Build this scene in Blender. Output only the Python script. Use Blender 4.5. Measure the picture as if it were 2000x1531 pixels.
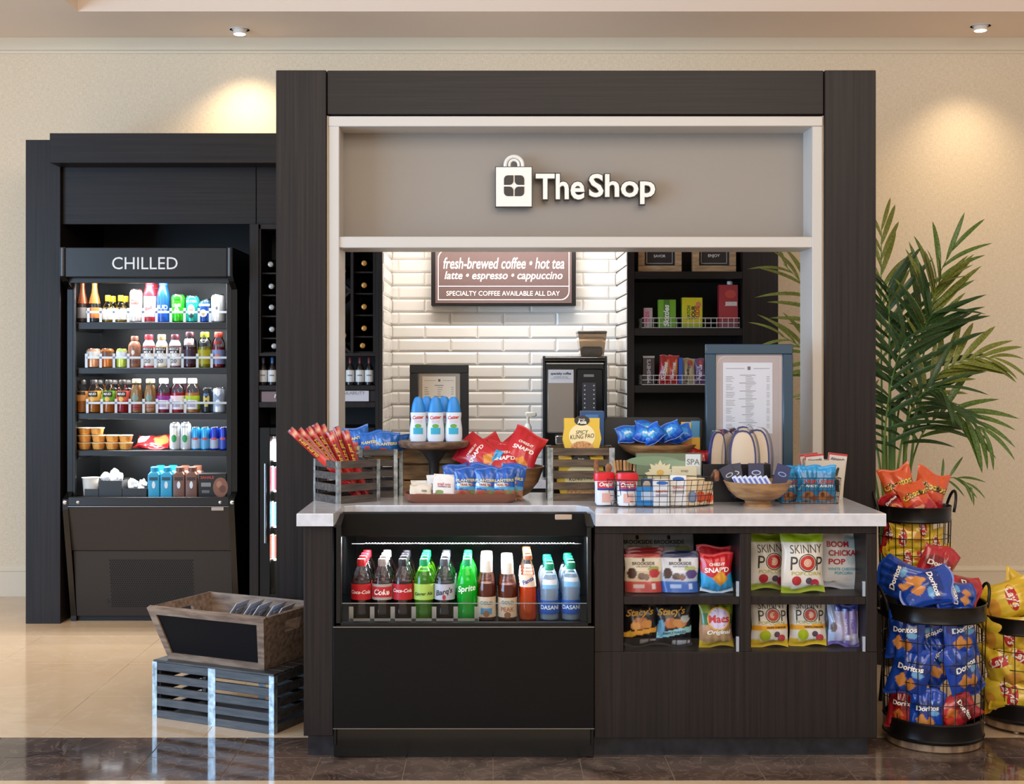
import bpy, math, random
from mathutils import Matrix, Vector, Euler
for o in list(bpy.data.objects): bpy.data.objects.remove(o)
R = random.Random(7)
PI = math.pi
F, VX, VY, H = 2600.0, 963.0, 708.0, 1.42     # focal length in px, vanishing point, eye height
scene = bpy.context.scene
COL = scene.collection

# ------------------------------------------------------------------ camera
cam = bpy.data.cameras.new('camera'); cam.sensor_fit = 'HORIZONTAL'; cam.sensor_width = 36
cam.lens = F / 2000 * 36; cam.shift_x = (1000 - VX) / 2000; cam.shift_y = (VY - 765.5) / 2000
cam.clip_start = .05; cam.clip_end = 100
co = bpy.data.objects.new('camera', cam); COL.objects.link(co)
co.location = (0, 0, H); co.rotation_euler = (PI / 2, 0, 0); scene.camera = co

# ------------------------------------------------------------------ light
vs = scene.view_settings
vs.view_transform = 'Standard'; vs.look = 'None'; vs.gamma = 1; vs.use_curve_mapping = False
vs.exposure = 0.0
scene.cycles.transparent_max_bounces = 16
world = bpy.data.worlds.new('world'); scene.world = world; world.use_nodes = True
bg = world.node_tree.nodes['Background']; bg.inputs[0].default_value = (1.0, .91, .82, 1); bg.inputs[1].default_value = .52

def lin(h):
    if isinstance(h, str):
        h = h.lstrip('#'); v = [int(h[i:i + 2], 16) / 255 for i in (0, 2, 4)]
    else: v = list(h)[:3]
    return tuple(x / 12.92 if x <= .04045 else ((x + .055) / 1.055) ** 2.4 for x in v)

def area_light(name, loc, target, sx, sy, power, color, spread=PI):
    l = bpy.data.lights.new(name, 'AREA'); l.shape = 'RECTANGLE'; l.size = sx; l.size_y = sy
    l.energy = power; l.color = color; l.spread = spread
    o = bpy.data.objects.new(name, l); COL.objects.link(o); o.location = loc
    o.rotation_euler = (Vector(target) - Vector(loc)).to_track_quat('-Z', 'Y').to_euler()
    return o
def spot_light(name, loc, target, power, color, angle, blend=.6, size=.04):
    l = bpy.data.lights.new(name, 'SPOT'); l.energy = power; l.color = color; l.spot_size = angle
    l.spot_blend = blend; l.shadow_soft_size = size
    o = bpy.data.objects.new(name, l); COL.objects.link(o); o.location = loc
    o.rotation_euler = (Vector(target) - Vector(loc)).to_track_quat('-Z', 'Y').to_euler()
    return o
WARM = (1, .78, .52); DAY = (.42, .68, 1.0); COOL = (.93, .97, 1.0)
area_light('lobby_window_light', (-5.2, 1.9, 1.6), (0, 1.9, 1.6), 4.6, 2.5, 420, DAY)
area_light('overhead_fill_light', (.6, 2.2, 3.32), (.4, 4.6, .6), 4.2, 1.4, 70, (1, .88, .74))  # added warm fill from above to light the counter, not a known fitting
area_light('front_fill_light', (1.2, -2.4, 3.2), (.5, 5.5, .9), 5.0, 1.6, 100, (1, .91, .8))  # added frontal fill, brightens the bags in the counter cubbies

# ------------------------------------------------------------------ helpers: pixels of the photograph to metres at a known depth
def X(px, Y): return (px - VX) * Y / F
def Z(py, Y): return H - (py - VY) * Y / F
def S(Y): return F / Y                       # px per metre
def floorY(py, z=0): return (H - z) * F / (py - VY)

# ------------------------------------------------------------------ materials
MATS = {}
def nodes_of(name):
    m = bpy.data.materials.new(name); m.use_nodes = True
    nt = m.node_tree; b = nt.nodes['Principled BSDF']
    return m, nt, b
def mat(color, rough=.5, metal=0., coat=0., spec=.5, emit=0., trans=0., alpha=1., sss=0., name=None):
    key = (color, rough, metal, coat, spec, emit, trans, alpha, sss, name)
    if key in MATS: return MATS[key]
    m, nt, b = nodes_of(name or 'surface')
    c = lin(color); b.inputs['Base Color'].default_value = (*c, 1)
    b.inputs['Roughness'].default_value = rough; b.inputs['Metallic'].default_value = metal
    b.inputs['Coat Weight'].default_value = coat; b.inputs['Specular IOR Level'].default_value = spec
    b.inputs['Transmission Weight'].default_value = trans; b.inputs['Alpha'].default_value = alpha
    if emit:
        b.inputs['Emission Color'].default_value = (*c, 1); b.inputs['Emission Strength'].default_value = emit
    MATS[key] = m; return m
def noise_mat(name, c1, c2, scale, rough=.5, detail=4, bump=0., metal=0., lo=.35, hi=.65, c3=None, spec=.5, coat=0., rough2=None, bscale=None):
    if name in MATS: return MATS[name]
    m, nt, b = nodes_of(name)
    tc = nt.nodes.new('ShaderNodeTexCoord'); mp = nt.nodes.new('ShaderNodeMapping')
    mp.inputs['Scale'].default_value = scale if isinstance(scale, tuple) else (scale,) * 3
    nz = nt.nodes.new('ShaderNodeTexNoise'); nz.inputs['Scale'].default_value = 1; nz.inputs['Detail'].default_value = detail
    rp = nt.nodes.new('ShaderNodeValToRGB')
    rp.color_ramp.elements[0].position = lo; rp.color_ramp.elements[0].color = (*lin(c1), 1)
    rp.color_ramp.elements[1].position = hi; rp.color_ramp.elements[1].color = (*lin(c2), 1)
    if c3:
        e = rp.color_ramp.elements.new((lo + hi) / 2); e.color = (*lin(c3), 1)
    L = nt.links.new
    L(tc.outputs['Object'], mp.inputs[0]); L(mp.outputs[0], nz.inputs['Vector']); L(nz.outputs['Fac'], rp.inputs[0])
    L(rp.outputs[0], b.inputs['Base Color'])
    b.inputs['Roughness'].default_value = rough; b.inputs['Metallic'].default_value = metal
    b.inputs['Specular IOR Level'].default_value = spec; b.inputs['Coat Weight'].default_value = coat
    if bump:
        bp = nt.nodes.new('ShaderNodeBump'); bp.inputs['Strength'].default_value = bump; bp.inputs['Distance'].default_value = .002
        L(nz.outputs['Fac'], bp.inputs['Height']); L(bp.outputs[0], b.inputs['Normal'])
    MATS[name] = m; return m
def marble_mat(name, base, vein, dark, scale, rough, amount=.5):
    if name in MATS: return MATS[name]
    m, nt, b = nodes_of(name); L = nt.links.new
    tc = nt.nodes.new('ShaderNodeNewGeometry')
    n1 = nt.nodes.new('ShaderNodeTexNoise'); n1.inputs['Scale'].default_value = scale; n1.inputs['Detail'].default_value = 7; n1.inputs['Distortion'].default_value = 1.4; n1.inputs['Roughness'].default_value = .62
    n2 = nt.nodes.new('ShaderNodeTexNoise'); n2.inputs['Scale'].default_value = scale * 2.3; n2.inputs['Detail'].default_value = 8; n2.inputs['Distortion'].default_value = 2.5
    r1 = nt.nodes.new('ShaderNodeValToRGB'); r1.color_ramp.elements[0].position = .35; r1.color_ramp.elements[1].position = .68
    r1.color_ramp.elements[0].color = (*lin(dark), 1); r1.color_ramp.elements[1].color = (*lin(base), 1)
    r2 = nt.nodes.new('ShaderNodeValToRGB')
    e = r2.color_ramp.elements; e[0].position = .47; e[0].color = (0, 0, 0, 1); e[1].position = .53; e[1].color = (0, 0, 0, 1)
    k = e.new(.5); k.color = (amount, amount, amount, 1)
    mx = nt.nodes.new('ShaderNodeMix'); mx.data_type = 'RGBA'
    for n in (n1, n2): L(tc.outputs['Position'], n.inputs['Vector'])
    L(n1.outputs['Fac'], r1.inputs[0]); L(n2.outputs['Fac'], r2.inputs[0])
    L(r2.outputs[0], mx.inputs[0]); L(r1.outputs[0], mx.inputs[6]); mx.inputs[7].default_value = (*lin(vein), 1)
    L(mx.outputs[2], b.inputs['Base Color']); b.inputs['Roughness'].default_value = rough
    MATS[name] = m; return m
def clear_mat(name, tint='#ffffff', gloss=.12, rough=.05, body=0., facing=.35):
    """thin clear sheet: mostly see-through, glossy towards the rim, a little milky body"""
    if name in MATS: return MATS[name]
    m = bpy.data.materials.new(name); m.use_nodes = True; nt = m.node_tree; nt.nodes.clear(); L = nt.links.new
    out = nt.nodes.new('ShaderNodeOutputMaterial'); tr = nt.nodes.new('ShaderNodeBsdfTransparent')
    gl = nt.nodes.new('ShaderNodeBsdfGlossy'); gl.inputs['Roughness'].default_value = rough; gl.inputs[0].default_value = (.95, .97, 1, 1)
    di = nt.nodes.new('ShaderNodeBsdfDiffuse'); di.inputs[0].default_value = (*lin(tint), 1)
    lw = nt.nodes.new('ShaderNodeFresnel'); lw.inputs[0].default_value = 1.0 + facing * 1.3
    ad = nt.nodes.new('ShaderNodeMath'); ad.operation = 'ADD'; ad.use_clamp = True; ad.inputs[1].default_value = gloss * .3
    m1 = nt.nodes.new('ShaderNodeMixShader'); m2 = nt.nodes.new('ShaderNodeMixShader')
    tr.inputs[0].default_value = (*lin(tint), 1); m1.inputs[0].default_value = body
    L(tr.outputs[0], m1.inputs[1]); L(di.outputs[0], m1.inputs[2])
    L(lw.outputs[0], ad.inputs[0]); L(ad.outputs[0], m2.inputs[0]); L(m1.outputs[0], m2.inputs[1]); L(gl.outputs[0], m2.inputs[2])
    L(m2.outputs[0], out.inputs[0]); MATS[name] = m; return m
def liquid_mat(color, trans=.5, rough=.12):
    key = ('liquid', color, trans)
    if key in MATS: return MATS[key]
    m = bpy.data.materials.new('liquid'); m.use_nodes = True; nt = m.node_tree; b = nt.nodes['Principled BSDF']; L = nt.links.new
    b.inputs['Base Color'].default_value = (*lin(color), 1); b.inputs['Roughness'].default_value = rough
    t = nt.nodes.new('ShaderNodeBsdfTranslucent'); t.inputs[0].default_value = (*lin(color), 1)
    mx = nt.nodes.new('ShaderNodeMixShader'); mx.inputs[0].default_value = trans
    L(b.outputs[0], mx.inputs[1]); L(t.outputs[0], mx.inputs[2]); L(mx.outputs[0], nt.nodes['Material Output'].inputs[0])
    MATS[key] = m; return m
def print_mat(rough=.35, coat=.0, metal=0., bump=0.):
    key = ('print', rough, coat, metal)
    if key in MATS: return MATS[key]
    m, nt, b = nodes_of('printed_film')
    at = nt.nodes.new('ShaderNodeAttribute'); at.attribute_name = 'Col'
    nt.links.new(at.outputs['Color'], b.inputs['Base Color'])
    b.inputs['Roughness'].default_value = rough; b.inputs['Coat Weight'].default_value = coat; b.inputs['Metallic'].default_value = metal
    MATS[key] = m; return m

# ------------------------------------------------------------------ geometry collector
class G:
    def __init__(s): s.v = []; s.f = []; s.m = []; s.c = None
    def add(s, v, f, m=0, M=None):
        k = len(s.v)
        if M is not None: v = [tuple(M @ Vector(p)) for p in v]
        s.v += [tuple(p) for p in v]; s.f += [tuple(i + k for i in q) for q in f]; s.m += [m] * len(f); return s
    def box(s, x0, x1, y0, y1, z0, z1, b=.0, m=0, M=None):
        if x0 > x1: x0, x1 = x1, x0
        if y0 > y1: y0, y1 = y1, y0
        if z0 > z1: z0, z1 = z1, z0
        b = min(b, (x1 - x0) * .45, (y1 - y0) * .45, (z1 - z0) * .45)
        if b <= 0:
            v = [(x, y, z) for z in (z0, z1) for y in (y0, y1) for x in (x0, x1)]
            f = [(0, 2, 3, 1), (4, 5, 7, 6), (0, 1, 5, 4), (2, 6, 7, 3), (0, 4, 6, 2), (1, 3, 7, 5)]
            return s.add(v, f, m, M)
        v = []; idx = {}
        for sx in (0, 1):
            for sy in (0, 1):
                for sz in (0, 1):
                    x = (x0, x1)[sx]; y = (y0, y1)[sy]; z = (z0, z1)[sz]
                    ix = x + (b if not sx else -b); iy = y + (b if not sy else -b); iz = z + (b if not sz else -b)
                    idx[sx, sy, sz] = len(v); v += [(x, iy, iz), (ix, y, iz), (ix, iy, z)]
        q = lambda a, k: idx[a] + k
        f = []
        for sx in (0, 1):
            c = [(sx, 0, 0), (sx, 1, 0), (sx, 1, 1), (sx, 0, 1)]
            if not sx: c.reverse()
            f.append(tuple(q(a, 0) for a in c))
        for sy in (0, 1):
            c = [(0, sy, 0), (0, sy, 1), (1, sy, 1), (1, sy, 0)]
            if not sy: c.reverse()
            f.append(tuple(q(a, 1) for a in c))
        for sz in (0, 1):
            c = [(0, 0, sz), (1, 0, sz), (1, 1, sz), (0, 1, sz)]
            if not sz: c.reverse()
            f.append(tuple(q(a, 2) for a in c))
        def face(l, out):
            p = [Vector(v[i]) for i in l]; n = (p[1] - p[0]).cross(p[2] - p[0])
            f.append(tuple(l) if n.dot(Vector(out)) > 0 else tuple(reversed(l)))
        sg = (-1, 1)
        for a in (0, 1):
            for c in (0, 1):
                face([q((a, c, 0), 0), q((a, c, 1), 0), q((a, c, 1), 1), q((a, c, 0), 1)], (sg[a], sg[c], 0))
                face([q((a, 0, c), 0), q((a, 1, c), 0), q((a, 1, c), 2), q((a, 0, c), 2)], (sg[a], 0, sg[c]))
                face([q((0, a, c), 1), q((1, a, c), 1), q((1, a, c), 2), q((0, a, c), 2)], (0, sg[a], sg[c]))
                for d in (0, 1): face([q((a, c, d), 0), q((a, c, d), 1), q((a, c, d), 2)], (sg[a], sg[c], sg[d]))
        return s.add(v, f, m, M)
    def lathe(s, prof, n=20, m=0, M=None, ex=1., ey=1., ms=None, cap=True):
        """prof: (r, z) from bottom to top; ms: material per segment"""
        v = []; rings = []
        for r, z in prof:
            rings.append(len(v)); v += [(math.cos(2 * PI * i / n) * r * ex, math.sin(2 * PI * i / n) * r * ey, z) for i in range(n)]
        for k in range(len(prof) - 1):
            a, b = rings[k], rings[k + 1]
            f = [(a + i, a + (i + 1) % n, b + (i + 1) % n, b + i) for i in range(n)]
            if k == 0: s.add(v, [], 0, M); base = len(s.v) - len(v)
            s.f += [tuple(i + base for i in q) for q in f]; s.m += [ms[k] if ms else m] * n
        if cap:
            s.f.append(tuple(base + i for i in range(n))[::-1]); s.m.append(ms[0] if ms else m)
            s.f.append(tuple(base + rings[-1] + i for i in range(n))); s.m.append(ms[-1] if ms else m)
        return s
    def tube(s, pts, r, n=6, m=0, closed=False, M=None):
        P_ = [Vector(p) for p in pts]; N = len(P_); v = []; f = []
        up = Vector((0, 0, 1)); prev = None
        for i, p in enumerate(P_):
            if closed: t = (P_[(i + 1) % N] - P_[i - 1])
            else: t = P_[min(i + 1, N - 1)] - P_[max(i - 1, 0)]
            t.normalize()
            if prev is None:
                a = t.cross(up)
                if a.length < .01: a = t.cross(Vector((1, 0, 0)))
            else: a = prev - t * prev.dot(t)
            a.normalize(); prev = a; b = t.cross(a)
            rr = r[i] if isinstance(r, (list, tuple)) else r
            v += [tuple(p + a * math.cos(2 * PI * k / n) * rr + b * math.sin(2 * PI * k / n) * rr) for k in range(n)]
        for i in range(N if closed else N - 1):
            a0 = i * n; b0 = ((i + 1) % N) * n
            f += [(a0 + k, b0 + k, b0 + (k + 1) % n, a0 + (k + 1) % n) for k in range(n)]
        if not closed:
            f.append(tuple(range(n))); f.append(tuple((N - 1) * n + k for k in range(n))[::-1])
        return s.add(v, f, m, M)
    def ring(s, cx, cy, z, r, w, n=36, m=0, ry=None, k=6):
        return s.tube([(cx + math.cos(2 * PI * i / n) * r, cy + math.sin(2 * PI * i / n) * (ry or r), z) for i in range(n)], w, k, m, True)
    def prism(s, poly, y0, y1, m=0, M=None):
        """poly in x,z counter-clockwise seen from -y; extruded y0..y1"""
        n = len(poly); v = [(x, y0, z) for x, z in poly] + [(x, y1, z) for x, z in poly]
        f = [tuple(range(n)), tuple(range(2 * n - 1, n - 1, -1))] + [(i, i + n, (i + 1) % n + n, (i + 1) % n) for i in range(n)]
        return s.add(v, f, m, M)
    def prism_x(s, poly, x0, x1, m=0, M=None):
        """poly in y,z ; extruded along x"""
        n = len(poly); v = [(x0, y, z) for y, z in poly] + [(x1, y, z) for y, z in poly]
        f = [tuple(range(n))[::-1], tuple(range(n, 2 * n))] + [((i + 1) % n, (i + 1) % n + n, i + n, i) for i in range(n)]
        return s.add(v, f, m, M)
    def text(s, t, cx, cz, w=None, h=None, fn=None, m=0, shear=0., bold=0., rot=0., M=None, cond=1.):
        v, f = text2d(t, shear, bold)
        xs = [p[0] for p in v]; zs = [p[1] for p in v]
        W = max(xs) - min(xs); Hh = max(zs) - min(zs)
        k = w / W if w else h / Hh
        kz = (h / Hh if (w and h) else k); mx_ = (max(xs) + min(xs)) / 2; mz_ = (max(zs) + min(zs)) / 2
        c_, s_ = math.cos(rot), math.sin(rot)
        pts = []
        for p in v:
            a = (p[0] - mx_) * k * cond; b = (p[1] - mz_) * kz
            a, b = a * c_ - b * s_, a * s_ + b * c_
            pts.append(fn(cx + a, cz + b) if fn else (cx + a, 0, cz + b))
        return s.add(pts, f, m, M)
    def disc(s, cx, cz, r, fn=None, m=0, rz=None, r0=0., n=24, rot=0.):
        rz = rz or r; v = []; f = []; K = 3
        for k in range(K + 1):
            q = r0 + (1 - r0) * k / K
            for i in range(n):
                a = 2 * PI * i / n; x_, z_ = math.cos(a) * r * q, math.sin(a) * rz * q
                x_, z_ = x_ * math.cos(rot) - z_ * math.sin(rot), x_ * math.sin(rot) + z_ * math.cos(rot)
                v.append(fn(cx + x_, cz + z_) if fn else (cx + x_, 0, cz + z_))
        for k in range(K):
            for i in range(n):
                a = k * n + i; b = k * n + (i + 1) % n; f.append((a, b, b + n, a + n))
        return s.add(v, f, m)
    def rect(s, x0, x1, z0, z1, fn=None, m=0, nu=6, nv=3, y=0.):
        v = []; f = []
        for j in range(nv + 1):
            for i in range(nu + 1):
                x_ = x0 + (x1 - x0) * i / nu; z_ = z0 + (z1 - z0) * j / nv
                v.append(fn(x_, z_) if fn else (x_, y, z_))
        for j in range(nv):
            for i in range(nu):
                a = j * (nu + 1) + i; f.append((a, a + 1, a + nu + 2, a + nu + 1))
        return s.add(v, f, m)

_TX = {}
def text2d(t, shear=0., bold=0.):
    key = (t, shear, bold)
    if key in _TX: return _TX[key]
    cu = bpy.data.curves.new('txt', 'FONT'); cu.body = t; cu.resolution_u = 3; cu.shear = shear; cu.offset = bold
    cu.fill_mode = 'FRONT'
    o = bpy.data.objects.new('txt', cu); me = bpy.data.meshes.new_from_object(o)
    v = [(p.co.x, p.co.y) for p in me.vertices]; f = []
    for p in me.polygons: f.append(tuple(p.vertices))
    if f:
        a, b, c = [v[i] for i in f[0][:3]]
        if (b[0] - a[0]) * (c[1] - a[1]) - (b[1] - a[1]) * (c[0] - a[0]) < 0: f = [q[::-1] for q in f]
    bpy.data.objects.remove(o); bpy.data.curves.remove(cu); bpy.data.meshes.remove(me)
    _TX[key] = (v, f); return _TX[key]

def mesh_of(name, g, mats, smooth=True, ang=38):
    me = bpy.data.meshes.new(name); me.from_pydata(g.v, [], g.f)
    for m in (mats if isinstance(mats, (list, tuple)) else [mats]): me.materials.append(m)
    if isinstance(mats, (list, tuple)) and len(mats) > 1: me.polygons.foreach_set('material_index', g.m)
    if g.c:
        at = me.color_attributes.new('Col', 'FLOAT_COLOR', 'POINT'); flat = []
        for c in g.c: flat += [c[0], c[1], c[2], 1.]
        at.data.foreach_set('color', flat)
    if smooth:
        me.polygons.foreach_set('use_smooth', [True] * len(me.polygons)); me.set_sharp_from_angle(angle=math.radians(ang))
    me.update(); return me
def tag(o, label=None, cat=None, group=None, kind=None):
    if label: o['label'] = label
    if cat: o['category'] = cat
    if group: o['group'] = group
    if kind: o['kind'] = kind
    return o
def empty(name, loc=(0, 0, 0), rot=(0, 0, 0), label=None, cat=None, group=None):
    o = bpy.data.objects.new(name, None); COL.objects.link(o); o.location = loc; o.rotation_euler = rot
    o.empty_display_size = .05
    return tag(o, label, cat, group)
def obj(name, g, mats, parent=None, local=False, smooth=True, ang=38, me=None):
    """one mesh object. World coordinates unless local=True (then in its parent's frame)"""
    o = bpy.data.objects.new(name, me or mesh_of(name, g, mats, smooth, ang)); COL.objects.link(o)
    if parent is not None:
        o.parent = parent
        if not local: o.matrix_parent_inverse = world_of(parent).inverted()
    return o
def world_of(o):
    M = Matrix.LocRotScale(o.location, o.rotation_euler, o.scale)
    if o.parent: M = world_of(o.parent) @ o.matrix_parent_inverse @ M
    return M
KIDS = {}
def copy_tree(o, parent=None):
    c = o.copy(); COL.objects.link(c); c.parent = parent
    if parent is not None: c.matrix_parent_inverse = o.matrix_parent_inverse.copy()
    for ch in o.children: copy_tree(ch, c)
    return c
def one(name, g, mats, label, cat, group=None, **k):
    return tag(obj(name, g, mats, None, **k), label, cat, group)
def struct(name, g, mats, **k):
    o = obj(name, g, mats, None, **k); o['kind'] = 'structure'; return o

# shared surfaces
WOODV = noise_mat('dark_laminate_vertical', '#171211', '#28201e', (95, 95, 1.6), .45, 5, .12, lo=.3, hi=.72, spec=.28)
WOODH = noise_mat('dark_laminate_horizontal', '#161110', '#251e1c', (1.6, 95, 95), .45, 5, .12, lo=.3, hi=.72, spec=.28)
BLACK = mat('#0b0a0a', .4, spec=.35, name='black_enamel'); BLACKM = mat('#0c0b0b', .6, name='black_matt')
BLKGL = mat('#070707', .2, coat=.1, name='black_gloss')
WHITEP = mat('#e4dfd8', .4, name='white_paint')
STEEL = mat('#b9bbbd', .28, 1., name='steel'); CHROME = mat('#d8d9db', .15, 1., name='chrome')
GALV = noise_mat('galvanised_band', '#7f8584', '#c3cbd0', (38, 38, 38), .38, 5, .1, metal=.75)
WHITE = mat('#f2efe9', .4, name='white_plastic'); INK = mat('#1c1a1a', .5, name='ink')
# ================================================================== THE SETTING
YC, YF, YB, YT, YW = 4.77, 5.52, 7.24, 7.88, 8.10     # counter front, frame front, tall cabinets, tile wall, room wall
ZC = .882                                              # counter height
CREAM = marble_mat('cream_marble', '#d3b898', '#dcc8ac', '#c8ab88', .9, .09, .22)
EMPER = marble_mat('dark_emperador_marble', '#705b4f', '#9a8575', '#3c2f29', 2.6, .07, .32)
GROUT = mat('#a8967f', .7, name='grout'); GROUTD = mat('#a08f80', .7, name='grout_dark')
fl = struct('floor', G().box(-5, 5, -3, 4.524, -.06, -.0005).box(-5, 5, 5.044, 8.3, -.06, -.003).box(-5, 5, 4.524, 5.044, -.06, -.003, m=1), [CREAM, GROUTD])
gt = G().box(0, .6192, 0, .6192, -.02, 0, .0008)
me_t = mesh_of('floor_tile', gt, CREAM)
for j in range(5):
    for i in range(11):
        x0 = -1.716 + .62 * (i - 3)
        if x0 > 3.0: continue
        o = obj('floor_tile', None, None, fl, me=me_t); o.location = (x0 + .0004, 5.0455 + j * .62, 0)
        if j == 4: o.scale = (1, .9, 1)
me_d = mesh_of('border_tile', G().box(0, .307, 0, .257, -.02, 0, .001), EMPER)
for j in range(2):
    for i in range(-9, 10):
        o = obj('border_tile', None, None, fl, me=me_d); o.location = (i * .31 + .001, 4.5255 + j * .2605, 0)
WALLP = None
def wall_mat():
    m, nt, b = nodes_of('woven_wallcovering'); L = nt.links.new
    tc = nt.nodes.new('ShaderNodeTexCoord'); mp = nt.nodes.new('ShaderNodeMapping'); mp.inputs['Scale'].default_value = (160, 160, 42)
    nz = nt.nodes.new('ShaderNodeTexNoise'); nz.inputs['Scale'].default_value = 1; nz.inputs['Detail'].default_value = 3
    mp2 = nt.nodes.new('ShaderNodeMapping'); mp2.inputs['Scale'].default_value = (40, 160, 190)
    n2 = nt.nodes.new('ShaderNodeTexNoise'); n2.inputs['Scale'].default_value = 1
    ad = nt.nodes.new('ShaderNodeMath'); ad.operation = 'ADD'
    rp = nt.nodes.new('ShaderNodeValToRGB'); rp.color_ramp.elements[0].position = .36; rp.color_ramp.elements[1].position = .64
    rp.color_ramp.elements[0].color = (*lin('#e2cfb2'), 1); rp.color_ramp.elements[1].color = (*lin('#f0e2ca'), 1)
    bp = nt.nodes.new('ShaderNodeBump'); bp.inputs['Strength'].default_value = .25; bp.inputs['Distance'].default_value = .002
    L(tc.outputs['Object'], mp.inputs[0]); L(tc.outputs['Object'], mp2.inputs[0]); L(mp.outputs[0], nz.inputs['Vector']); L(mp2.outputs[0], n2.inputs['Vector'])
    hf = nt.nodes.new('ShaderNodeMath'); hf.operation = 'MULTIPLY'; hf.inputs[1].default_value = .5
    L(nz.outputs[0], ad.inputs[0]); L(n2.outputs[0], ad.inputs[1]); L(ad.outputs[0], hf.inputs[0]); L(hf.outputs[0], rp.inputs[0]); L(rp.outputs[0], b.inputs['Base Color'])
    L(ad.outputs[0], bp.inputs['Height']); L(bp.outputs[0], b.inputs['Normal']); b.inputs['Roughness'].default_value = .75
    return m
struct('wall_back', G().box(-5, 5, YW, YW + .15, 0, 3.75), wall_mat())
CEIL = mat('#f0ddcc', .8, name='ceiling_paint'); TRIM = mat('#e8dac2', .45, name='trim_paint')
ZS = 3.377; xc = X(152, 7.42)
struct('ceiling', G().box(-5, 5, 7.42, 8.25, ZS, ZS + .5).box(-5, xc, -3, 7.42, ZS, ZS + .5).box(xc, 5, -3, 7.42, ZS + .36, ZS + .5), CEIL)
zt = Z(105, YW)
struct('trim_1', G().prism_x([(YW, zt), (YW - .012, zt), (YW - .016, zt + .012), (YW - .03, zt + .018), (YW - .045, zt + .05), (YW - .085, zt + .075), (YW - .092, zt + .08), (YW - .092, ZS), (YW, ZS)][::-1], -5, 5), TRIM)
struct('baseboard_back', G().prism_x([(YW, 0), (YW - .018, 0), (YW - .018, .15), (YW - .022, .155), (YW - .022, .163), (YW - .014, .17), (YW - .008, .183), (YW, .183)][::-1], -5, 5), TRIM)
# recessed ceiling spots
def downlight(px, py, label, power, tgt, cone=70):
    y = (ZS - H) * F / (VY - py); x = X(px, y)
    t = empty('ceiling_downlight', (x, y, ZS), label=label, cat='downlight', group='recessed ceiling spots')
    g = G().lathe([(.058, -.004), (.06, 0), (.046, .0), (.044, -.006)], 28, cap=False); obj('trim_ring', g, mat('#e8e0d4', .4), t, True)
    obj('lamp_housing', G().lathe([(.034, -.03), (.038, -.028), (.038, .0)], 24), mat('#efe9e0', .3), t, True)
    obj('lens', G().lathe([(.0, -.034), (.028, -.033), (.034, -.0305)], 24, cap=False), mat('#fff1dc', .3, emit=14., name='lamp_lens'), t, True)
    spot_light('downlight_beam', (x, y, ZS - .045), tgt, power, WARM, math.radians(cone), 1.0, .05)
downlight(468, 57, 'lit recessed ceiling spot above the chilled drinks cabinet', 55, (X(490, YW), 8.06, .6), 112)
downlight(1915, 50, 'lit recessed ceiling spot above the palm, right of the frame', 38, (X(1890, YW), 8.06, .7), 96)
downlight(-30, -70, 'lit recessed ceiling spot above the left end of the floor', 130, (-2.5, 6.6, 0), 60)

# tile wall in the alcove, with the two short returns
xa, xb = X(747.5, YB), X(1225, YB)
TILE = mat('#e6e0d8', .16, name='glazed_tile'); ZB = .78
al = struct('wall_alcove', G().box(xa - .02, xb + .02, YT + .004, YT + .03, 0, 2.63).box(xa - .02, xa - .006, YB + .01, YT + .004, 0, 2.63).box(xb + .006, xb + .02, YB + .01, YT + .004, 0, 2.63), mat('#cfc6b9', .7, name='tile_grout'))
PX, PZ = .3122, .0782
def bevel_tile():
    g = G(); a, b = PX - .003, PZ - .003; d = .0105; i = .012
    v = [(0, 0, 0), (a, 0, 0), (a, 0, b), (0, 0, b), (0, -.004, 0), (a, -.004, 0), (a, -.004, b), (0, -.004, b), (i, -d, i), (a - i, -d, i), (a - i, -d, b - i), (i, -d, b - i)]
    f = [(0, 1, 5, 4), (1, 2, 6, 5), (2, 3, 7, 6), (3, 0, 4, 7), (4, 5, 9, 8), (5, 6, 10, 9), (6, 7, 11, 10), (7, 4, 8, 11), (8, 9, 10, 11)]
    return g.add(v, f)
me_b = mesh_of('wall_tile', bevel_tile(), TILE, smooth=False)
zr0 = Z(687, YT)
for r in range(-14, 9):
    z = zr0 + r * PZ
    if z + PZ < ZB or z > 2.2: continue
    off = X(777.5 if r % 2 == 0 else 830, YT)
    for k in range(-3, 6):
        x0 = off + k * PX; x1 = x0 + PX
        x0 = max(x0, xa + .002); x1 = min(x1, xb)
        if x1 - x0 < .02: continue
        o = obj('wall_tile', None, None, al, me=me_b); o.location = (x0, YT + .0035, z); o.scale = ((x1 - x0) / PX, 1, 1)
    for side in (0, 1):
        yy = [YB + .012, YB + .012 + (PX if r % 2 else PX / 2), YB + .012 + (2 * PX if r % 2 else 1.5 * PX), YT - .008]
        for a, b in zip(yy, yy[1:]):
            if b - a < .02: continue
            o = obj('wall_tile', None, None, al, me=me_b)
            if side == 0: o.location = (xa - .0055, b, z); o.rotation_euler = (0, 0, PI / 2); o.rotation_euler = (0, 0, -PI / 2 + PI); o.location = (xa - .0055, a, z)
            else: o.location = (xb + .0055, b, z); o.rotation_euler = (0, 0, -PI / 2)
            o.scale = ((b - a) / PX, 1, 1)
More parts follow.
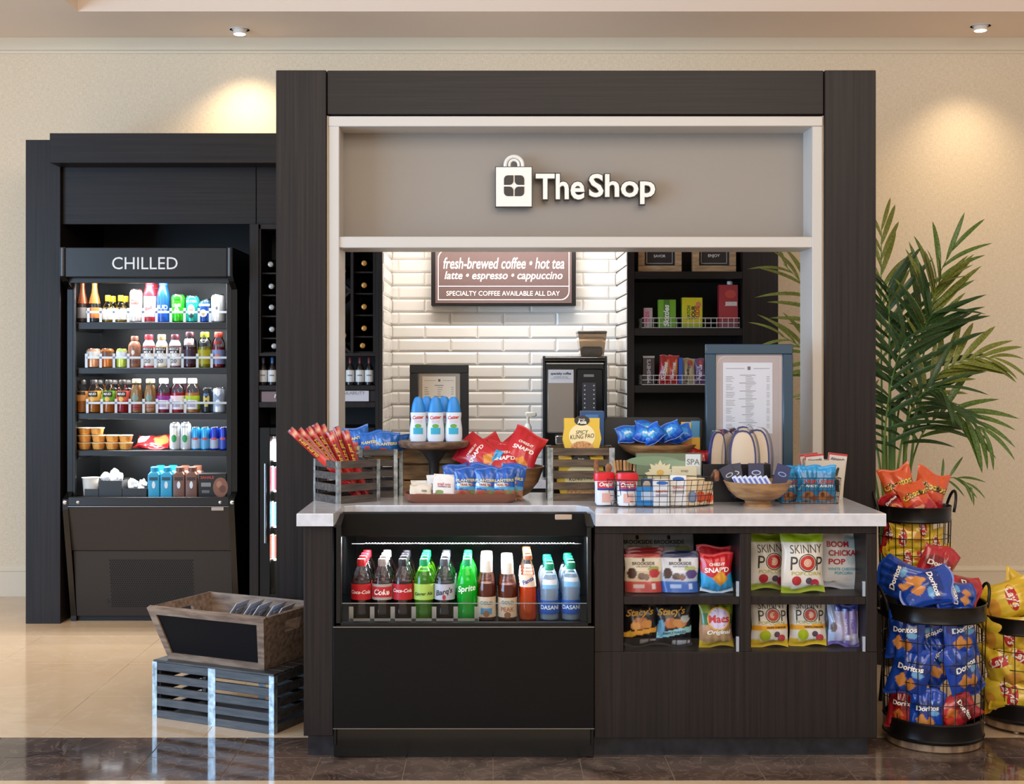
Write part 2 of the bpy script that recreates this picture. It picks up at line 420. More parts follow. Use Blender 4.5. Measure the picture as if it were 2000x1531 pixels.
# light strip over the alcove (a real strip under the bulkhead)
t = empty('alcove_light_strip', ((xa + xb) / 2, 7.42, 2.3), label='slim lamp strip above the tiled alcove, behind the sign panel', cat='lamp')
obj('strip_body', G().box(xa + .05, xb - .05, 7.38, 7.46, 2.3, 2.33, .004), WHITEP, t)
obj('strip_lens', G().box(xa + .07, xb - .07, 7.39, 7.45, 2.292, 2.3), mat('#fff0dc', .4, emit=4., name='strip_lens'), t)
area_light('alcove_strip_light', ((xa + xb) / 2, 7.43, 2.28), ((xa + xb) / 2, 7.72, 1.2), 1.15, .05, 13, (1, .96, .91))

# ================================================================== THE SHOP FRAME
def fx(px): return X(px, YF)
def fz(py): return Z(py, YF)
ZT = fz(137)
fr = empty('shop_portal', (0, YF, 0), label='tall dark wood portal frame with white inner lining around the shop opening', cat='frame')
for a, b in ((539, 637.5), (1610.5, 1711)):
    obj('column', G().box(fx(a), fx(b), YF, YF + .24, 0, ZT, .003), WOODV, fr)
obj('header', G().box(fx(638.5), fx(1609.5), YF + .006, YF + .24, fz(223), ZT, .003), WOODH, fr)
LW = mat('#c3bdb6', .38, name='white_lining')
zsh = fz(461)
for a, b in ((641, 662), (1588, 1608)):
    obj('side_lining', G().box(fx(a), fx(b), YF + .012, YF + .235, ZC + .002, fz(227), .003), LW, fr)
    obj('outer_bead', G().box(fx(637.5 if a < 900 else 1608), fx(641 if a < 900 else 1610.5), YF + .016, YF + .2, ZC + .002, fz(224.5), .001), mat('#c5b299', .45), fr)
obj('top_lining', G().box(fx(641), fx(1608), YF + .008, YF + .235, fz(246), fz(226), .003), LW, fr)
obj('sign_shelf', G().box(fx(660), fx(1590), YF + .02, YF + .235, fz(483), zsh, .003), LW, fr)
obj('sign_panel', G().box(fx(650), fx(1600), YF + .175, YF + .21, zsh - .01, fz(236)), mat('#91887f', .55, name='greige_panel'), fr)
# sign: bag emblem and letters on stand-offs
YS = YF + .12; sy = YS
def sx(px): return X(px, YS)
def sz(py): return Z(py, YS)
sg = empty('shop_sign', (sx(1123), YS, sz(400)), label='raised white shop sign with a gift bag emblem', cat='sign')
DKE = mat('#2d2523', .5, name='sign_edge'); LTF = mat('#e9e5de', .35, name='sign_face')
bg_ = G().box(sx(967), sx(1040), YS, YS + .022, sz(405), sz(325))
obj('bag_backing', bg_, DKE, sg)
obj('bag_face', G().box(sx(968.7), sx(1038.3), YS - .004, YS, sz(403.3), sz(326.7)), LTF, sg)
for i, (cx, cz) in enumerate(((993.5, 352), (1014.5, 352), (993.5, 374), (1014.5, 374))):
    x0, x1, z0, z1 = sx(cx - 9.3), sx(cx + 9.3), sz(cz + 9.3), sz(cz - 9.3); r = (x1 - x0) * .42; pts = []
    diag = ((0, 1), (1, 0)) if i in (0, 3) else ((0, 0), (1, 1))     # each petal has two rounded corners
    for (a, b, st) in ((1, 0, -90), (1, 1, 0), (0, 1, 90), (0, 0, 180)):
        X_, Z_ = (x1 if a else x0), (z1 if b else z0)
        if (a, b) in ((1, 0), (0, 1)) if i in (0, 3) else (a, b) in ((0, 0), (1, 1)):
            for k in range(6):
                an = math.radians(st + k * 18); pts.append((X_ + (-r if a else r) + math.cos(an) * r, Z_ + (-r if b else r) + math.sin(an) * r))
        else: pts.append((X_, Z_))
    obj('emblem_petal', G().prism(pts, YS - .006, YS - .003), DKE, sg)
def arc(cx, cz, r, hgt, n=12):
    return [(sx(cx - r), YS + .006, sz(325))] + [(sx(cx + math.cos(PI - PI * k / n) * r), YS + .006, sz(cz - math.sin(PI * k / n) * r)) for k in range(n + 1)] + [(sx(cx + r), YS + .006, sz(325))]
obj('bag_handle', G().tube(arc(1004, 322, 17, 0), .008, 8), LTF, sg); obj('bag_handle', G().tube(arc(1004, 321, 9, 0), .006, 8), LTF, sg)
def sign_word(t, x0, x1, z0, z1):
    w = sx(x1) - sx(x0); cx = (sx(x0) + sx(x1)) / 2
    v, f = text2d(t, 0, .012)
    xs = [p[0] for p in v]; zs = [p[1] for p in v]; k = w / (max(xs) - min(xs)); kz = (sz(z0) - sz(z1)) / (max(zs) - min(zs))
    def pl(bold, y, m):
        v, f = text2d(t, 0, bold); g = G(); n = len(v)
        g.add([(cx + (p[0] - (max(xs) + min(xs)) / 2) * k, y, sz(z1) + (p[1] - min(zs)) * kz) for p in v], f); return g
    back = pl(.05, YS + .0005, 0)
    # solid letters: dark side walls by stacking the outline back to the panel
    n = len(back.v); from collections import Counter
    ed = Counter()
    for q in back.f:
        for i in range(len(q)): ed[tuple(sorted((q[i], q[(i + 1) % len(q)])))] += 1
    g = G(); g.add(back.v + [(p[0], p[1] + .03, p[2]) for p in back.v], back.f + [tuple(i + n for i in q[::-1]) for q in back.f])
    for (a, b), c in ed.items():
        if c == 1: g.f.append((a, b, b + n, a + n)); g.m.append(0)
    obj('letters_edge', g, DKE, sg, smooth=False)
    obj('lettering', pl(.022, YS - .001, 0), LTF, sg, smooth=False)
    def ar(q): a, b, c = [Vector(back.v[i]) for i in q[:3]]; return (b - a).cross(c - a).length
    for q in sorted(back.f, key=ar)[-3:]:
        c = sum((Vector(back.v[i]) for i in q[:3]), Vector()) / 3; obj('stand_off', G().box(c.x - .002, c.x + .002, YS + .02, YF + .178, c.z - .002, c.z + .002), STEEL, sg)
sign_word('The', 1047, 1141, 340, 389); sign_word('Shop', 1151, 1279, 340, 398)
for px in (985, 1022): obj('stand_off', G().box(sx(px) - .004, sx(px) + .004, YS + .015, YF + .178, sz(368) - .004, sz(368) + .004), STEEL, sg)

# ================================================================== THE COUNTER
def cx_(px): return X(px, YC)
def cz_(py): return Z(py, YC)
pe = empty('counter_end_cabinet', (cx_(620), YC, 0), label='narrow dark wood counter end left of the drinks cooler', cat='cabinet')
xl0, xl1 = cx_(593), cx_(650.5)
obj('body', G().box(xl0, xl1, YC, 5.50, .082, ZC - .045, .002), WOODV, pe)
obj('toe_kick', G().box(xl0 + .01, xl1, YC + .045, 5.48, 0, .082), noise_mat('kick_stone', '#1d1c20', '#2e2c31', 20, .25), pe)
xr0, xr1 = cx_(1161), cx_(1713)
cc = empty('counter_cabinet', ((xr0 + xr1) / 2, YC, 0), label='dark wood counter cabinet with four open snack cubbies, right of the cooler', cat='cabinet')
zo0, zo1, zs0, zs1 = cz_(1273), cz_(1042), cz_(1181), cz_(1165)
xo = [cx_(1218), cx_(1445), cx_(1467), cx_(1692)]
YD = 5.22      # back of the cubbies
ztop = ZC - .045
def cpart(name, *b): obj(name, G().box(*b, .0015), WOODV, cc)
cpart('lower_panel', xr0, xr1, YC, YC + .02, .075, zo0); cpart('upper_rail', xr0, xr1, YC, YC + .02, zo1, ztop)
cpart('stile', xr0, xo[0], YC, YC + .02, zo0, zo1); cpart('stile', xo[1], xo[2], YC, YC + .02, zo0, zo1); cpart('stile', xo[3], xr1, YC, YC + .02, zo0, zo1)
cpart('cubby_back', xo[0] - .02, xo[3] + .02, YD, YD + .015, zo0 - .02, ztop - .02)
for a, b in ((0, 1), (2, 3)):
    cpart('cubby_side', xo[a] - .018, xo[a], YC + .02, YD, zo0 - .02, zo1 + .02); cpart('cubby_side', xo[b], xo[b] + .018, YC + .02, YD, zo0 - .02, zo1 + .02)
    cpart('shelf', xo[a], xo[b], YC + .004, YD, zs0, zs1); cpart('cubby_floor', xo[a], xo[b], YC + .02, YD, zo0 - .018, zo0 - .001); cpart('cubby_top', xo[a], xo[b], YC + .02, YD, zo1 + .001, zo1 + .018)
    for zz, hh in ((zs1, 26), (zo0, 26)):
        g = G().box(xo[a] + .004, xo[b] - .004, YC + .006, YC + .009, zz, zz + hh / S(YC)); obj('acrylic_lip', g, clear_mat('clear_acrylic', '#f8fbff', .03, facing=.1), cc)
        obj('lip_bracket', G().box(xo[b] - .012, xo[b] - .002, YC + .004, YC + .012, zz, zz + hh / S(YC) + .006), clear_mat('acrylic_edge', '#c9d6e6', .4, body=.5), cc)
cpart('side_panel', xr0, xr0 + .018, YC + .02, 5.50, .075, ztop); cpart('side_panel', xr1 - .018, xr1, YC + .02, 5.50, .075, ztop); cpart('rear_panel', xr0 + .018, xr1 - .018, 5.48, 5.50, .075, ztop)
obj('toe_kick', G().box(xr0, xr1 - .02, YC + .05, 5.48, 0, .075), noise_mat('kick_stone', '#1d1c20', '#2e2c31', 20, .25), cc)
# worktop: one slab with a set-back over the cooler
QUARTZ = noise_mat('white_quartz', '#c2c1c5', '#cecdd2', 30, .12, 4)
yt0, yt1 = 4.742, 5.515; xt0, xt1 = X(579, yt0), X(1731, yt0); ysb = 5.02
xq0, xq1 = X(651, yt0), X(1163, yt0)
poly = [(xt0, yt0), (xq0, yt0), (xq0 + .012, ysb - .03), (xq0 + .05, ysb), (xq1 - .05, ysb), (xq1 - .01, ysb - .06), (xq1, yt0), (xt1, yt0), (xt1, yt1), (xt0, yt1)]
g = G(); n = len(poly)
def slab(g, z0, z1, e=.003):
    c = Vector((.35, 5.1))
    def inset(p):
        i = poly.index(p); return p
    v = [(x, y, z0) for x, y in poly] + [(x, y, z1 - e) for x, y in poly]
    top = []
    for i, (x, y) in enumerate(poly):
        a = Vector(poly[i - 1]); b = Vector(poly[i]); d = Vector(poly[(i + 1) % n])
        n1 = Vector((-(b - a).y, (b - a).x)).normalized(); n2 = Vector((-(d - b).y, (d - b).x)).normalized(); w = (n1 + n2); w = w / max(.3, w.length_squared) * 2 * .5
        top.append((x + w.x * e * 1.0, y + w.y * e * 1.0, z1))
    v += top
    f = [tuple(range(n))[::-1], tuple(range(2 * n, 3 * n))]
    for i in range(n):
        j = (i + 1) % n; f += [(i, j, j + n, i + n), (i + n, j + n, j + 2 * n, i + 2 * n)]
    g.add(v, f)
slab(g, ZC - .045, ZC)
one('countertop', g, QUARTZ, 'white stone worktop running the whole length of the counter', 'countertop', smooth=False)

# ================================================================== THE DRINKS COOLER IN THE COUNTER
yk = YC - .005
dc = empty('display_cooler', (cx_(905), YC, 0), label='black open drinks cooler built into the counter', cat='cooler')
x0, x1 = cx_(651.5), cx_(1160)
def dpart(name, *b, m=BLACK, bv=.002): return obj(name, G().box(*b, bv), m, dc)
dpart('kick_panel', x0, x1, yk + .012, yk + .035, .005, cz_(1424), m=BLKGL)
dpart('front_panel', x0, x1, yk - .01, yk + .02, cz_(1420), cz_(1224), m=mat('#060505', .5, spec=.2, name='cooler_panel'))
obj('panel_trim', G().box(x0, x1, yk - .012, yk - .004, cz_(1421.5), cz_(1419.8)).box(x0, x1, yk - .012, yk - .004, cz_(1224), cz_(1222)), mat('#8c8a88', .3, .9), dc)
ztopc = ZC - .05; zdk = .478; zsill = cz_(1222)
dpart('side_wall', x0, x0 + .012, yk, 5.46, .05, ztopc); dpart('side_wall', x1 - .012, x1, yk, 5.46, .05, ztopc)
MIR = mat('#3c3e40', .1, .9, name='mirror_liner')
dpart('side_liner', x0 + .012, x0 + .016, yk + .03, 5.4, zdk, ztopc - .03, m=MIR, bv=0); dpart('side_liner', x1 - .016, x1 - .012, yk + .03, 5.4, zdk, ztopc - .03, m=MIR, bv=0)
dpart('back_wall', x0 + .012, x1 - .012, 5.40, 5.42, zdk, ztopc, m=mat('#26282a', .3, .5))
dpart('deck', x0 + .012, x1 - .012, yk + .03, 5.40, zdk - .03, zdk, m=BLKGL)
dpart('front_sill', x0, x1, yk, yk + .03, zsill - .002, zsill + .012)
dpart('top_panel', x0, x1, yk + .16, 5.42, ztopc - .02, ztopc)
dpart('top_visor', x0 + .012, x1 - .012, yk + .13, yk + .2, Z(1047, 4.9), ZC - .018, m=mat('#0a0908', .5, spec=.2))
xg0, xg1 = cx_(666.5), cx_(1147)
dpart('post', x0, xg0, yk, yk + .03, zsill, cz_(1025)); dpart('post', xg1, x1, yk, yk + .03, zsill, cz_(1029))
for s_, xx in ((1, x0), (-1, x1)):    # sloping cheeks under the worktop
    obj('cheek', G().prism_x([(yk, cz_(1028)), (yk + .13, cz_(1028)), (yk + .13, ZC - .018)][::1], min(xx, xx + s_ * .026), max(xx, xx + s_ * .026)), BLACK, dc, smooth=False)
# honeycomb air outlet, a bright toothed line
g = G(); xx = xg0 + .07
while xx < xg1 - .03:
    g.box(xx, xx + .005, yk + .178, yk + .184, ztopc - .085, ztopc - .082); xx += .0115
obj('air_outlet', g.box(xg0 + .02, xg1 - .01, yk + .18, yk + .184, ztopc - .0865, ztopc - .085), mat('#4c4e50', .35, .6), dc)
CLR = clear_mat('clear_glass', '#f8fbfc', .02, facing=.12)
dpart('front_glass', xg0, xg1, yk + .022, yk + .027, zsill + .012, cz_(1180), m=CLR, bv=0)
obj('glass_edge', G().box(xg0, xg1, yk + .0215, yk + .0275, cz_(1180.6), cz_(1179.4)), clear_mat('glass_edge', '#b8c4c2', .5, body=.35), dc)
obj('badge', G().box(cx_(1087), cx_(1121), yk + .124, yk + .131, Z(1014.5, 4.9), Z(1004, 4.9), .002), mat('#b9a593', .35, .3), dc)
area_light('cooler_lamp_light', ((x0 + x1) / 2, yk + .24, ztopc - .06), ((x0 + x1) / 2, yk + .15, zdk), .85, .03, 15, COOL)
obj('cooler_lamp', G().box(x0 + .05, x1 - .05, yk + .215, yk + .25, ztopc - .05, ztopc - .02, .004), mat('#f4f6f8', .3, emit=3., name='cooler_tube'), dc)
# ================================================================== TALL CABINETS AT THE BACK
def bx(px): return X(px, YB)
def bz(py): return Z(py, YB)
ZTB = bz(273)
cs = empty('chiller_surround', (bx(84), YB, 0), label='tall dark wood cabinet surround with overhanging top around the open chiller', cat='cabinet')
def spart(name, *b, m=WOODV, bv=.002): return obj(name, G().box(*b, bv), m, cs)
spart('pillar', bx(50), bx(118), YB, YW - .03, 0, ZTB)
spart('top_beam', X(97, 7.1), bx(739), 7.10, YB + .02, Z(318, 7.1), Z(260, 7.1), m=WOODH)
spart('fascia_panel', bx(118.5), bx(498), YB + .03, YB + .05, bz(437), bz(319), m=WOODH); spart('fascia_panel', bx(499), bx(739), YB + .03, YB + .05, bz(437), bz(319), m=WOODH)
spart('top_panel', bx(50), bx(740), YB + .02, YW - .03, ZTB - .03, ZTB, m=WOODH)
spart('back_panel', bx(118), bx(487), YW - .06, YW - .04, 0, ZTB - .03, m=mat('#1b1514', .5))
# ---- wine cabinet
wc = empty('wine_cabinet', (bx(620), YB, 0), label='dark wood wine cabinet with lattice rack, left of the tiled alcove', cat='cabinet')
def wpart(name, *b, m=WOODV, bv=.0015): return obj(name, G().box(*b, bv), m, wc)
wpart('side_panel', bx(487), bx(505), YB, YW - .05, 0, bz(437)); wpart('side_panel', bx(733), bx(740), YB, YW - .05, 0, bz(437)); wpart('front_stile', bx(740), bx(747), YB, YB + .009, 0, bz(437))
wpart('back_panel', bx(505), bx(733), 7.62, 7.64, .0, bz(437), m=BLACKM)
wpart('rack_frame', bx(505), bx(509), YB + .01, 7.6, bz(690), bz(438)); wpart('rack_frame', bx(728), bx(733), YB + .01, 7.6, bz(690), bz(438))
wpart('rack_top', bx(505), bx(733), YB + .01, 7.6, bz(447), bz(437))
wpart('rack_divider', bx(684), bx(690), YB + .012, 7.6, bz(690), bz(447)); wpart('rack_divider', bx(548), bx(553), YB + .012, 7.6, bz(690), bz(447))
wpart('rack_shelf', bx(505), bx(733), YB + .006, 7.6, bz(695.5), bz(689)); wpart('bottle_shelf', bx(505), bx(733), YB + .004, 7.6, bz(762), bz(752.5)); wpart('lower_rail', bx(505), bx(733), YB + .006, YB + .03, bz(796), bz(785))
for (ax, az, c_, d_) in ((553, 447, 684, 568), (553, 568, 684, 447), (553, 568, 684, 690), (553, 690, 684, 568)):
    a = Vector((bx(ax), 0, bz(az))); b = Vector((bx(c_), 0, bz(d_))); L_ = (b - a).length
    M = Matrix.Translation((a.x, YB + .02, a.z)) @ Matrix.Rotation(-math.atan2(b.z - a.z, b.x - a.x), 4, 'Y')
    obj('lattice_slat', G().box(0, L_, 0, .26, -.007, .007, .001, M=M), WOODV, wc)
g = G().box(bx(686), bx(728), YB + .03, YB + .05, bz(568), bz(565))
for py in (530, 572, 614, 656, 686): wpart('bottle_rest', bx(690), bx(728), YB + .05, YB + .3, Z(py + 3.5, YB + .05), Z(py, YB + .05))
for py in (532, 575, 616, 659, 687): wpart('bottle_rest', bx(509), bx(548), YB + .05, YB + .3, Z(py + 3.5, YB + .05), Z(py, YB + .05))
wpart('sign_rail', bx(505), bx(733), YB + .022, YB + .034, bz(785), bz(762.5), m=BLACKM)
s1 = one('shelf_sign', G().box(bx(510), bx(590), YB + .012, YB + .021, bz(786), bz(765), .001), mat('#7d6668', .5), 'mauve shelf sign with white lettering under the small wine bottles', 'sign')
s2 = one('shelf_sign', G().box(bx(600), bx(720), YB + .012, YB + .021, bz(784), bz(763), .001), mat('#cfcdd2', .4), 'white shelf sign about availability beside the tiled alcove', 'sign')
obj('lettering', G().text('red wine', bx(560), bz(772), w=.14, shear=.2, bold=.02, fn=lambda a, b: (a, YB + .0112, b)), WHITE, s1); obj('lettering', G().text('CELLAR', bx(556), bz(782), w=.10, fn=lambda a, b: (a, YB + .0112, b)), WHITE, s1)
obj('lettering', G().text('SUBJECT TO AVAILABILITY', bx(660), bz(768.5), w=.29, fn=lambda a, b: (a, YB + .0112, b)), mat('#6d6b70', .5), s2)
# wine bottles lying in the rack, foil ends to the front
def wine_end(px, py, col, label):
    y = YB + .045; t = empty('wine_bottle', (X(px, y), y, Z(py, y)), (-PI / 2, 0, 0), label, 'bottle', 'wine bottles lying in the rack')
    obj('bottle', G().lathe([(.0135, .03), (.0135, .075), (.03, .13), (.037, .15), (.037, .28), (.03, .285)], 18), mat('#0c120c', .1, coat=.4), t, True)
    obj('foil_cap', G().lathe([(.012, 0), (.0148, .002), (.0148, .03), (.0138, .06)], 18), mat(col, .35, .35), t, True)
    return t
nth = ['topmost', 'second from top', 'third from top', 'fourth from top', 'lowest']
for i, (px, py) in enumerate(((528, 516), (529.5, 559), (530, 600), (530.5, 643), (535, 676))): wine_end(px, py, '#a7a5a2', 'grey-capped wine bottle in the rack column left of the frame, ' + nth[i])
for i, (px, py) in enumerate(((711, 514), (711, 557), (711, 599), (711, 641), (708, 675))): wine_end(px, py, '#c98f45', 'amber-capped wine bottle in the rack column next to the tiles, ' + nth[i])
wine_end(669, 528, '#c98f45', 'amber-capped wine bottle above the lattice crossing beside the white lining'); wine_end(671, 655, '#c98f45', 'amber-capped wine bottle below the lattice crossing beside the white lining')

# ================================================================== generic bottles and cans
SHAPES = {   # (radius, height) in fractions of half width and total height; cap from the marked height
    'soda': ([(.72, 0), (.93, .015), (1, .06), (1, .15), (.93, .2), (.93, .27), (1, .32), (1, .6), (.95, .67), (.8, .755), (.57, .83), (.42, .875), (.37, .89)], .885, .62, (.345, .605)),
    'sport': ([(.8, 0), (.97, .02), (1, .06), (1, .5), (.97, .56), (.99, .66), (.85, .76), (.62, .82), (.55, .85)], .85, .58, (.1, .5)),
    'juice': ([(.8, 0), (.97, .02), (1, .06), (.96, .3), (1, .5), (.98, .64), (.8, .76), (.52, .85), (.5, .87)], .865, .54, (.36, .66)),
    'milk': ([(.85, 0), (.98, .015), (1, .05), (1, .62), (.9, .72), (.62, .82), (.58, .84)], .84, .62, (.03, .66)),
    'glass': ([(.82, 0), (.97, .02), (1, .06), (1, .5), (.92, .62), (.72, .76), (.6, .84), (.58, .88)], .88, .64, (.05, .3)),
    'fanta': ([(.75, 0), (.95, .02), (1, .06), (1, .3), (.92, .45), (.9, .52), (.78, .68), (.55, .83), (.42, .93), (.42, .94)], .935, .44, (.52, .7)),
    'wine': ([(.85, 0), (.98, .01), (1, .04), (1, .56), (.9, .64), (.5, .74), (.36, .8), (.34, .86)], .83, .38, (.12, .54)),
    'champ': ([(.85, 0), (.98, .01), (1, .04), (1, .42), (.85, .55), (.55, .7), (.4, .84), (.4, .95)], .62, .44, (.1, .36)),
    'pint': ([(.85, 0), (.98, .015), (1, .05), (1, .52), (.85, .62), (.48, .72), (.45, .8)], .78, .56, (.1, .5)),
    'albottle': ([(.85, 0), (.98, .015), (1, .04), (1, .62), (.92, .72), (.68, .84), (.6, .9)], .89, .64, (.1, .6)),
    'water': ([(.75, 0), (.97, .02), (1, .06), (.95, .1), (1, .14), (1, .36), (.94, .42), (1, .47), (.94, .52), (1, .57), (.97, .66), (.75, .78), (.44, .86), (.4, .885)], .88, .44, (.12, .36)),
    'tea': ([(.82, 0), (.97, .02), (1, .06), (.97, .2), (1, .4), (1, .5), (.9, .62), (.68, .76), (.58, .83), (.56, .86)], .80, .62, (.06, .4)),
    'carton_bottle': ([(.85, 0), (.97, .02), (1, .05), (.96, .4), (1, .55), (.98, .68), (.78, .78), (.5, .84), (.5, .87)], .86, .6, (.2, .6)),
}
def prof_r(pr, z):
    for (r0, z0), (r1, z1) in zip(pr, pr[1:]):
        if z0 <= z <= z1: return r0 + (r1 - r0) * (z - z0) / max(1e-6, z1 - z0)
    return pr[-1][0]
def wrap(fr_, rad_fn):
    """flat label coordinates to the front of a turned body (front is -y)"""
    def fn(a, z):
        r = rad_fn(z) + .0006; th = a / r
        return (math.sin(th) * r, -math.cos(th) * r, z)
    return fn
PROTO = {}
def bottle(name, label, cat, pos, w, h, shape, liquid, cap, lab=None, texts=(), group=None, clear=True, capmetal=0., fill=None, trans=.35, bands=(), key=None, n=20):
    """pos: base centre. lab: colour of the label band. texts: (string, z fraction, width fraction, colour[, rot, shear, dx])"""
    if key and key in PROTO:
        t = copy_tree(PROTO[key]); t.location = pos; tag(t, label, cat, group); return t
    t = empty(name, pos, label=label, cat=cat, group=group); r = w / 2
    if shape == 'can':
        pr = [(.8, 0), (.84, .01), (1, .045), (1, .88), (.82, .965), (.84, .975), (.84, .995), (.76, .995), (.76, .975)]
        P3 = [(a * r, b * h) for a, b in pr]
        obj('can_body', G().lathe(P3[:5], n), mat(liquid, .28, .45), t, True)
        obj('lid', G().lathe([(.82 * r, .964 * h), (.85 * r, .975 * h), (.85 * r, .995 * h), (.78 * r, .995 * h), (.76 * r, .978 * h)], n), CHROME, t, True)
        rf = lambda z: r
    else:
        pr, cz, fl_, lz = SHAPES[shape]
        rf = lambda z: prof_r(pr, z / h) * r
        body = [(a * r, b * h) for a, b in pr]
        if clear:
            lv = fl_ if fill is None else fill
            inner = [(a * r * .95, max(.004, b * h)) for a, b in pr if b <= lv] + [(prof_r(pr, lv) * r * .95, lv * h)]
            bo = obj('bottle', G().lathe(body, n), clear_mat('clear_pet', '#fbfdff', .03, .06, facing=.2), t, True)
            obj('drink', G().lathe(inner, n), liquid_mat(liquid, trans), bo, True)
        else:
            obj('bottle', G().lathe(body, n), mat(liquid, .3, .0, coat=.2), t, True)
        k = pr[-1][0] * r * 1.13
        kz = cz * h; kt = h
        if shape == 'champ':
            obj('foil', G().lathe([(prof_r(pr, .46) * r * 1.03, .46 * h), (prof_r(pr, .6) * r * 1.04, .6 * h), (prof_r(pr, .72) * r * 1.05, .72 * h), (.44 * r, .86 * h), (.46 * r, .95 * h), (.46 * r, .99 * h), (.3 * r, h)], n), mat(cap, .3, .6), t, True)
        elif shape == 'wine':
            obj('foil', G().lathe([(.4 * r, .76 * h), (.4 * r, .98 * h), (.3 * r, h)], n), mat(cap, .35, .3), t, True)
        else:
            obj('cap', G().lathe([(k, kz), (k * 1.02, kz + .3 * (kt - kz)), (k * 1.0, kt - .004), (k * .9, kt)], n), mat(cap, .38, capmetal), t, True)
        if lab:
            z0, z1 = lz; m = 6
            lp = [(rf((z0 + (z1 - z0) * i / m) * h) + .0008, (z0 + (z1 - z0) * i / m) * h) for i in range(m + 1)]
            obj('label_wrap', G().lathe(lp, n, cap=False), mat(lab, .4), t, True)
    for (z0, z1, c_) in bands:
        m = 4; lp = [(rf((z0 + (z1 - z0) * i / m) * h) + .0011, (z0 + (z1 - z0) * i / m) * h) for i in range(m + 1)]
        obj('printed_band', G().lathe(lp, n, cap=False), mat(c_, .35), t, True)
    for tx in texts:
        s_, zf, wf, c_ = tx[:4]; rot = tx[4] if len(tx) > 4 else 0; sh = tx[5] if len(tx) > 5 else 0; bo_ = tx[6] if len(tx) > 6 else .02
        fn = lambda a, z: (lambda q: (q[0] * 1.035, q[1] * 1.035, q[2]))(wrap(None, rf)(a, z))
        g = G()
        if s_ == 'O': g.disc(0, zf * h, wf * w / 2, fn)
        elif s_ == 'E': g.disc(0, zf * h, wf * w / 2, fn, rz=wf * w * .75)
        elif s_ == 'R': g.rect(-wf * w / 2, wf * w / 2, (zf - .05) * h, (zf + .05) * h, fn)
        else: g.text(s_, 0, zf * h, w=wf * w * 1.1, fn=fn, rot=rot, shear=sh, bold=bo_)
        obj('lettering' if s_ not in 'OER' else 'printed_mark', g, mat(c_, .4), t, True)
    if key: PROTO[key] = t
    return t

# small wine bottles on the cabinet shelf
for px, cp, lb in ((514, '#4b5057', 'small wine bottle nearest the chiller, left of the frame'), (532, '#2c5f8c', 'small blue-capped wine bottle half hidden by the frame column'), (664, '#54302f', 'small wine bottle half hidden by the white lining'),
                   (684, '#6d3237', 'small red-capped wine bottle second from the white lining'), (703, '#6d3237', 'small red-capped wine bottle, second from the tiled alcove'), (721, '#6d3237', 'small red-capped wine bottle nearest the tiled alcove')):
    y = YB + .05
    bottle('wine_bottle', lb, 'bottle', (X(px, y), y, bz(752.5)), .047, .153, 'wine', '#15100f', cp, '#d9d7d4', (('wine', .36, .5, '#33303a', 0, .2),), 'small wine bottles on the cabinet shelf', clear=False)

# ---- glass door cooler under the wine shelf
gc = empty('glass_door_cooler', (bx(620), YB, 0), label='black glass door cooler under the wine cabinet, half behind the frame', cat='cooler')
a0, a1, zt_ = bx(506), bx(732), bz(835)
def gpart(name, *b, m=BLACK, bv=.002): return obj(name, G().box(*b, bv), m, gc)
gpart('body', a0, a1, YB + .45, YB + .47, .02, zt_); gpart('body_side', a0, a0 + .02, YB + .05, YB + .45, .02, zt_); gpart('body_side', a1 - .02, a1, YB + .05, YB + .45, .02, zt_); gpart('body_top', a0 + .02, a1 - .02, YB + .05, YB + .45, zt_ - .03, zt_); gpart('body_base', a0 + .02, a1 - .02, YB + .05, YB + .45, .02, .14)
d0, d1 = bx(526.5), bx(712)
gpart('door_stile', a0, d0, YB + .01, YB + .045, .05, zt_); gpart('door_stile', d1, a1, YB + .01, YB + .045, .05, zt_); gpart('door_rail', d0, d1, YB + .01, YB + .045, zt_ - .04, zt_); gpart('door_rail', d0, d1, YB + .01, YB + .045, .05, bz(1160))
gpart('door_glass', d0, d1, YB + .025, YB + .03, bz(1160), zt_ - .04, m=CLR, bv=0)
obj('door_handle', G().tube([(bx(519), YB - .01, bz(905)), (bx(519), YB - .01, bz(1060))], .007, 8), STEEL, gc)
gpart('liner', a0 + .025, a1 - .025, YB + .43, YB + .445, .14, zt_ - .03, m=mat('#dfe6ec', .4, name='cooler_liner'), bv=0)
area_light('glass_cooler_light', (bx(532), YB + .06, bz(990)), (bx(600), YB + .4, bz(990)), .04, .7, 5, COOL)
for k, zz in enumerate((bz(1095), bz(1030), bz(960), bz(900))):
    gpart('cooler_shelf', a0 + .022, a1 - .022, YB + .06, YB + .42, zz - .008, zz, m=WHITE)
    for j, px in enumerate((533, 552)):
        c_ = (('#b8302c', '#e0a63a'), ('#3467a8', '#d8d8d8'), ('#9e2a33', '#2c7e9e'), ('#dddcd8', '#c04a32'))[k][j]
        bottle('drink_can', '%s can on the %s shelf of the glass door cooler, %s' % (({'#b8302c': 'red', '#e0a63a': 'amber', '#3467a8': 'blue', '#d8d8d8': 'silver', '#9e2a33': 'dark red', '#2c7e9e': 'teal', '#dddcd8': 'white', '#c04a32': 'rust red'})[c_], ('lowest', 'second lowest', 'third', 'top')[k], ('nearest the handle', 'second from the handle')[j]), 'can', (X(px, YB + .1), YB + .1, zz), .055, .13, 'can', c_, None, None, (), 'cans in the glass door cooler')

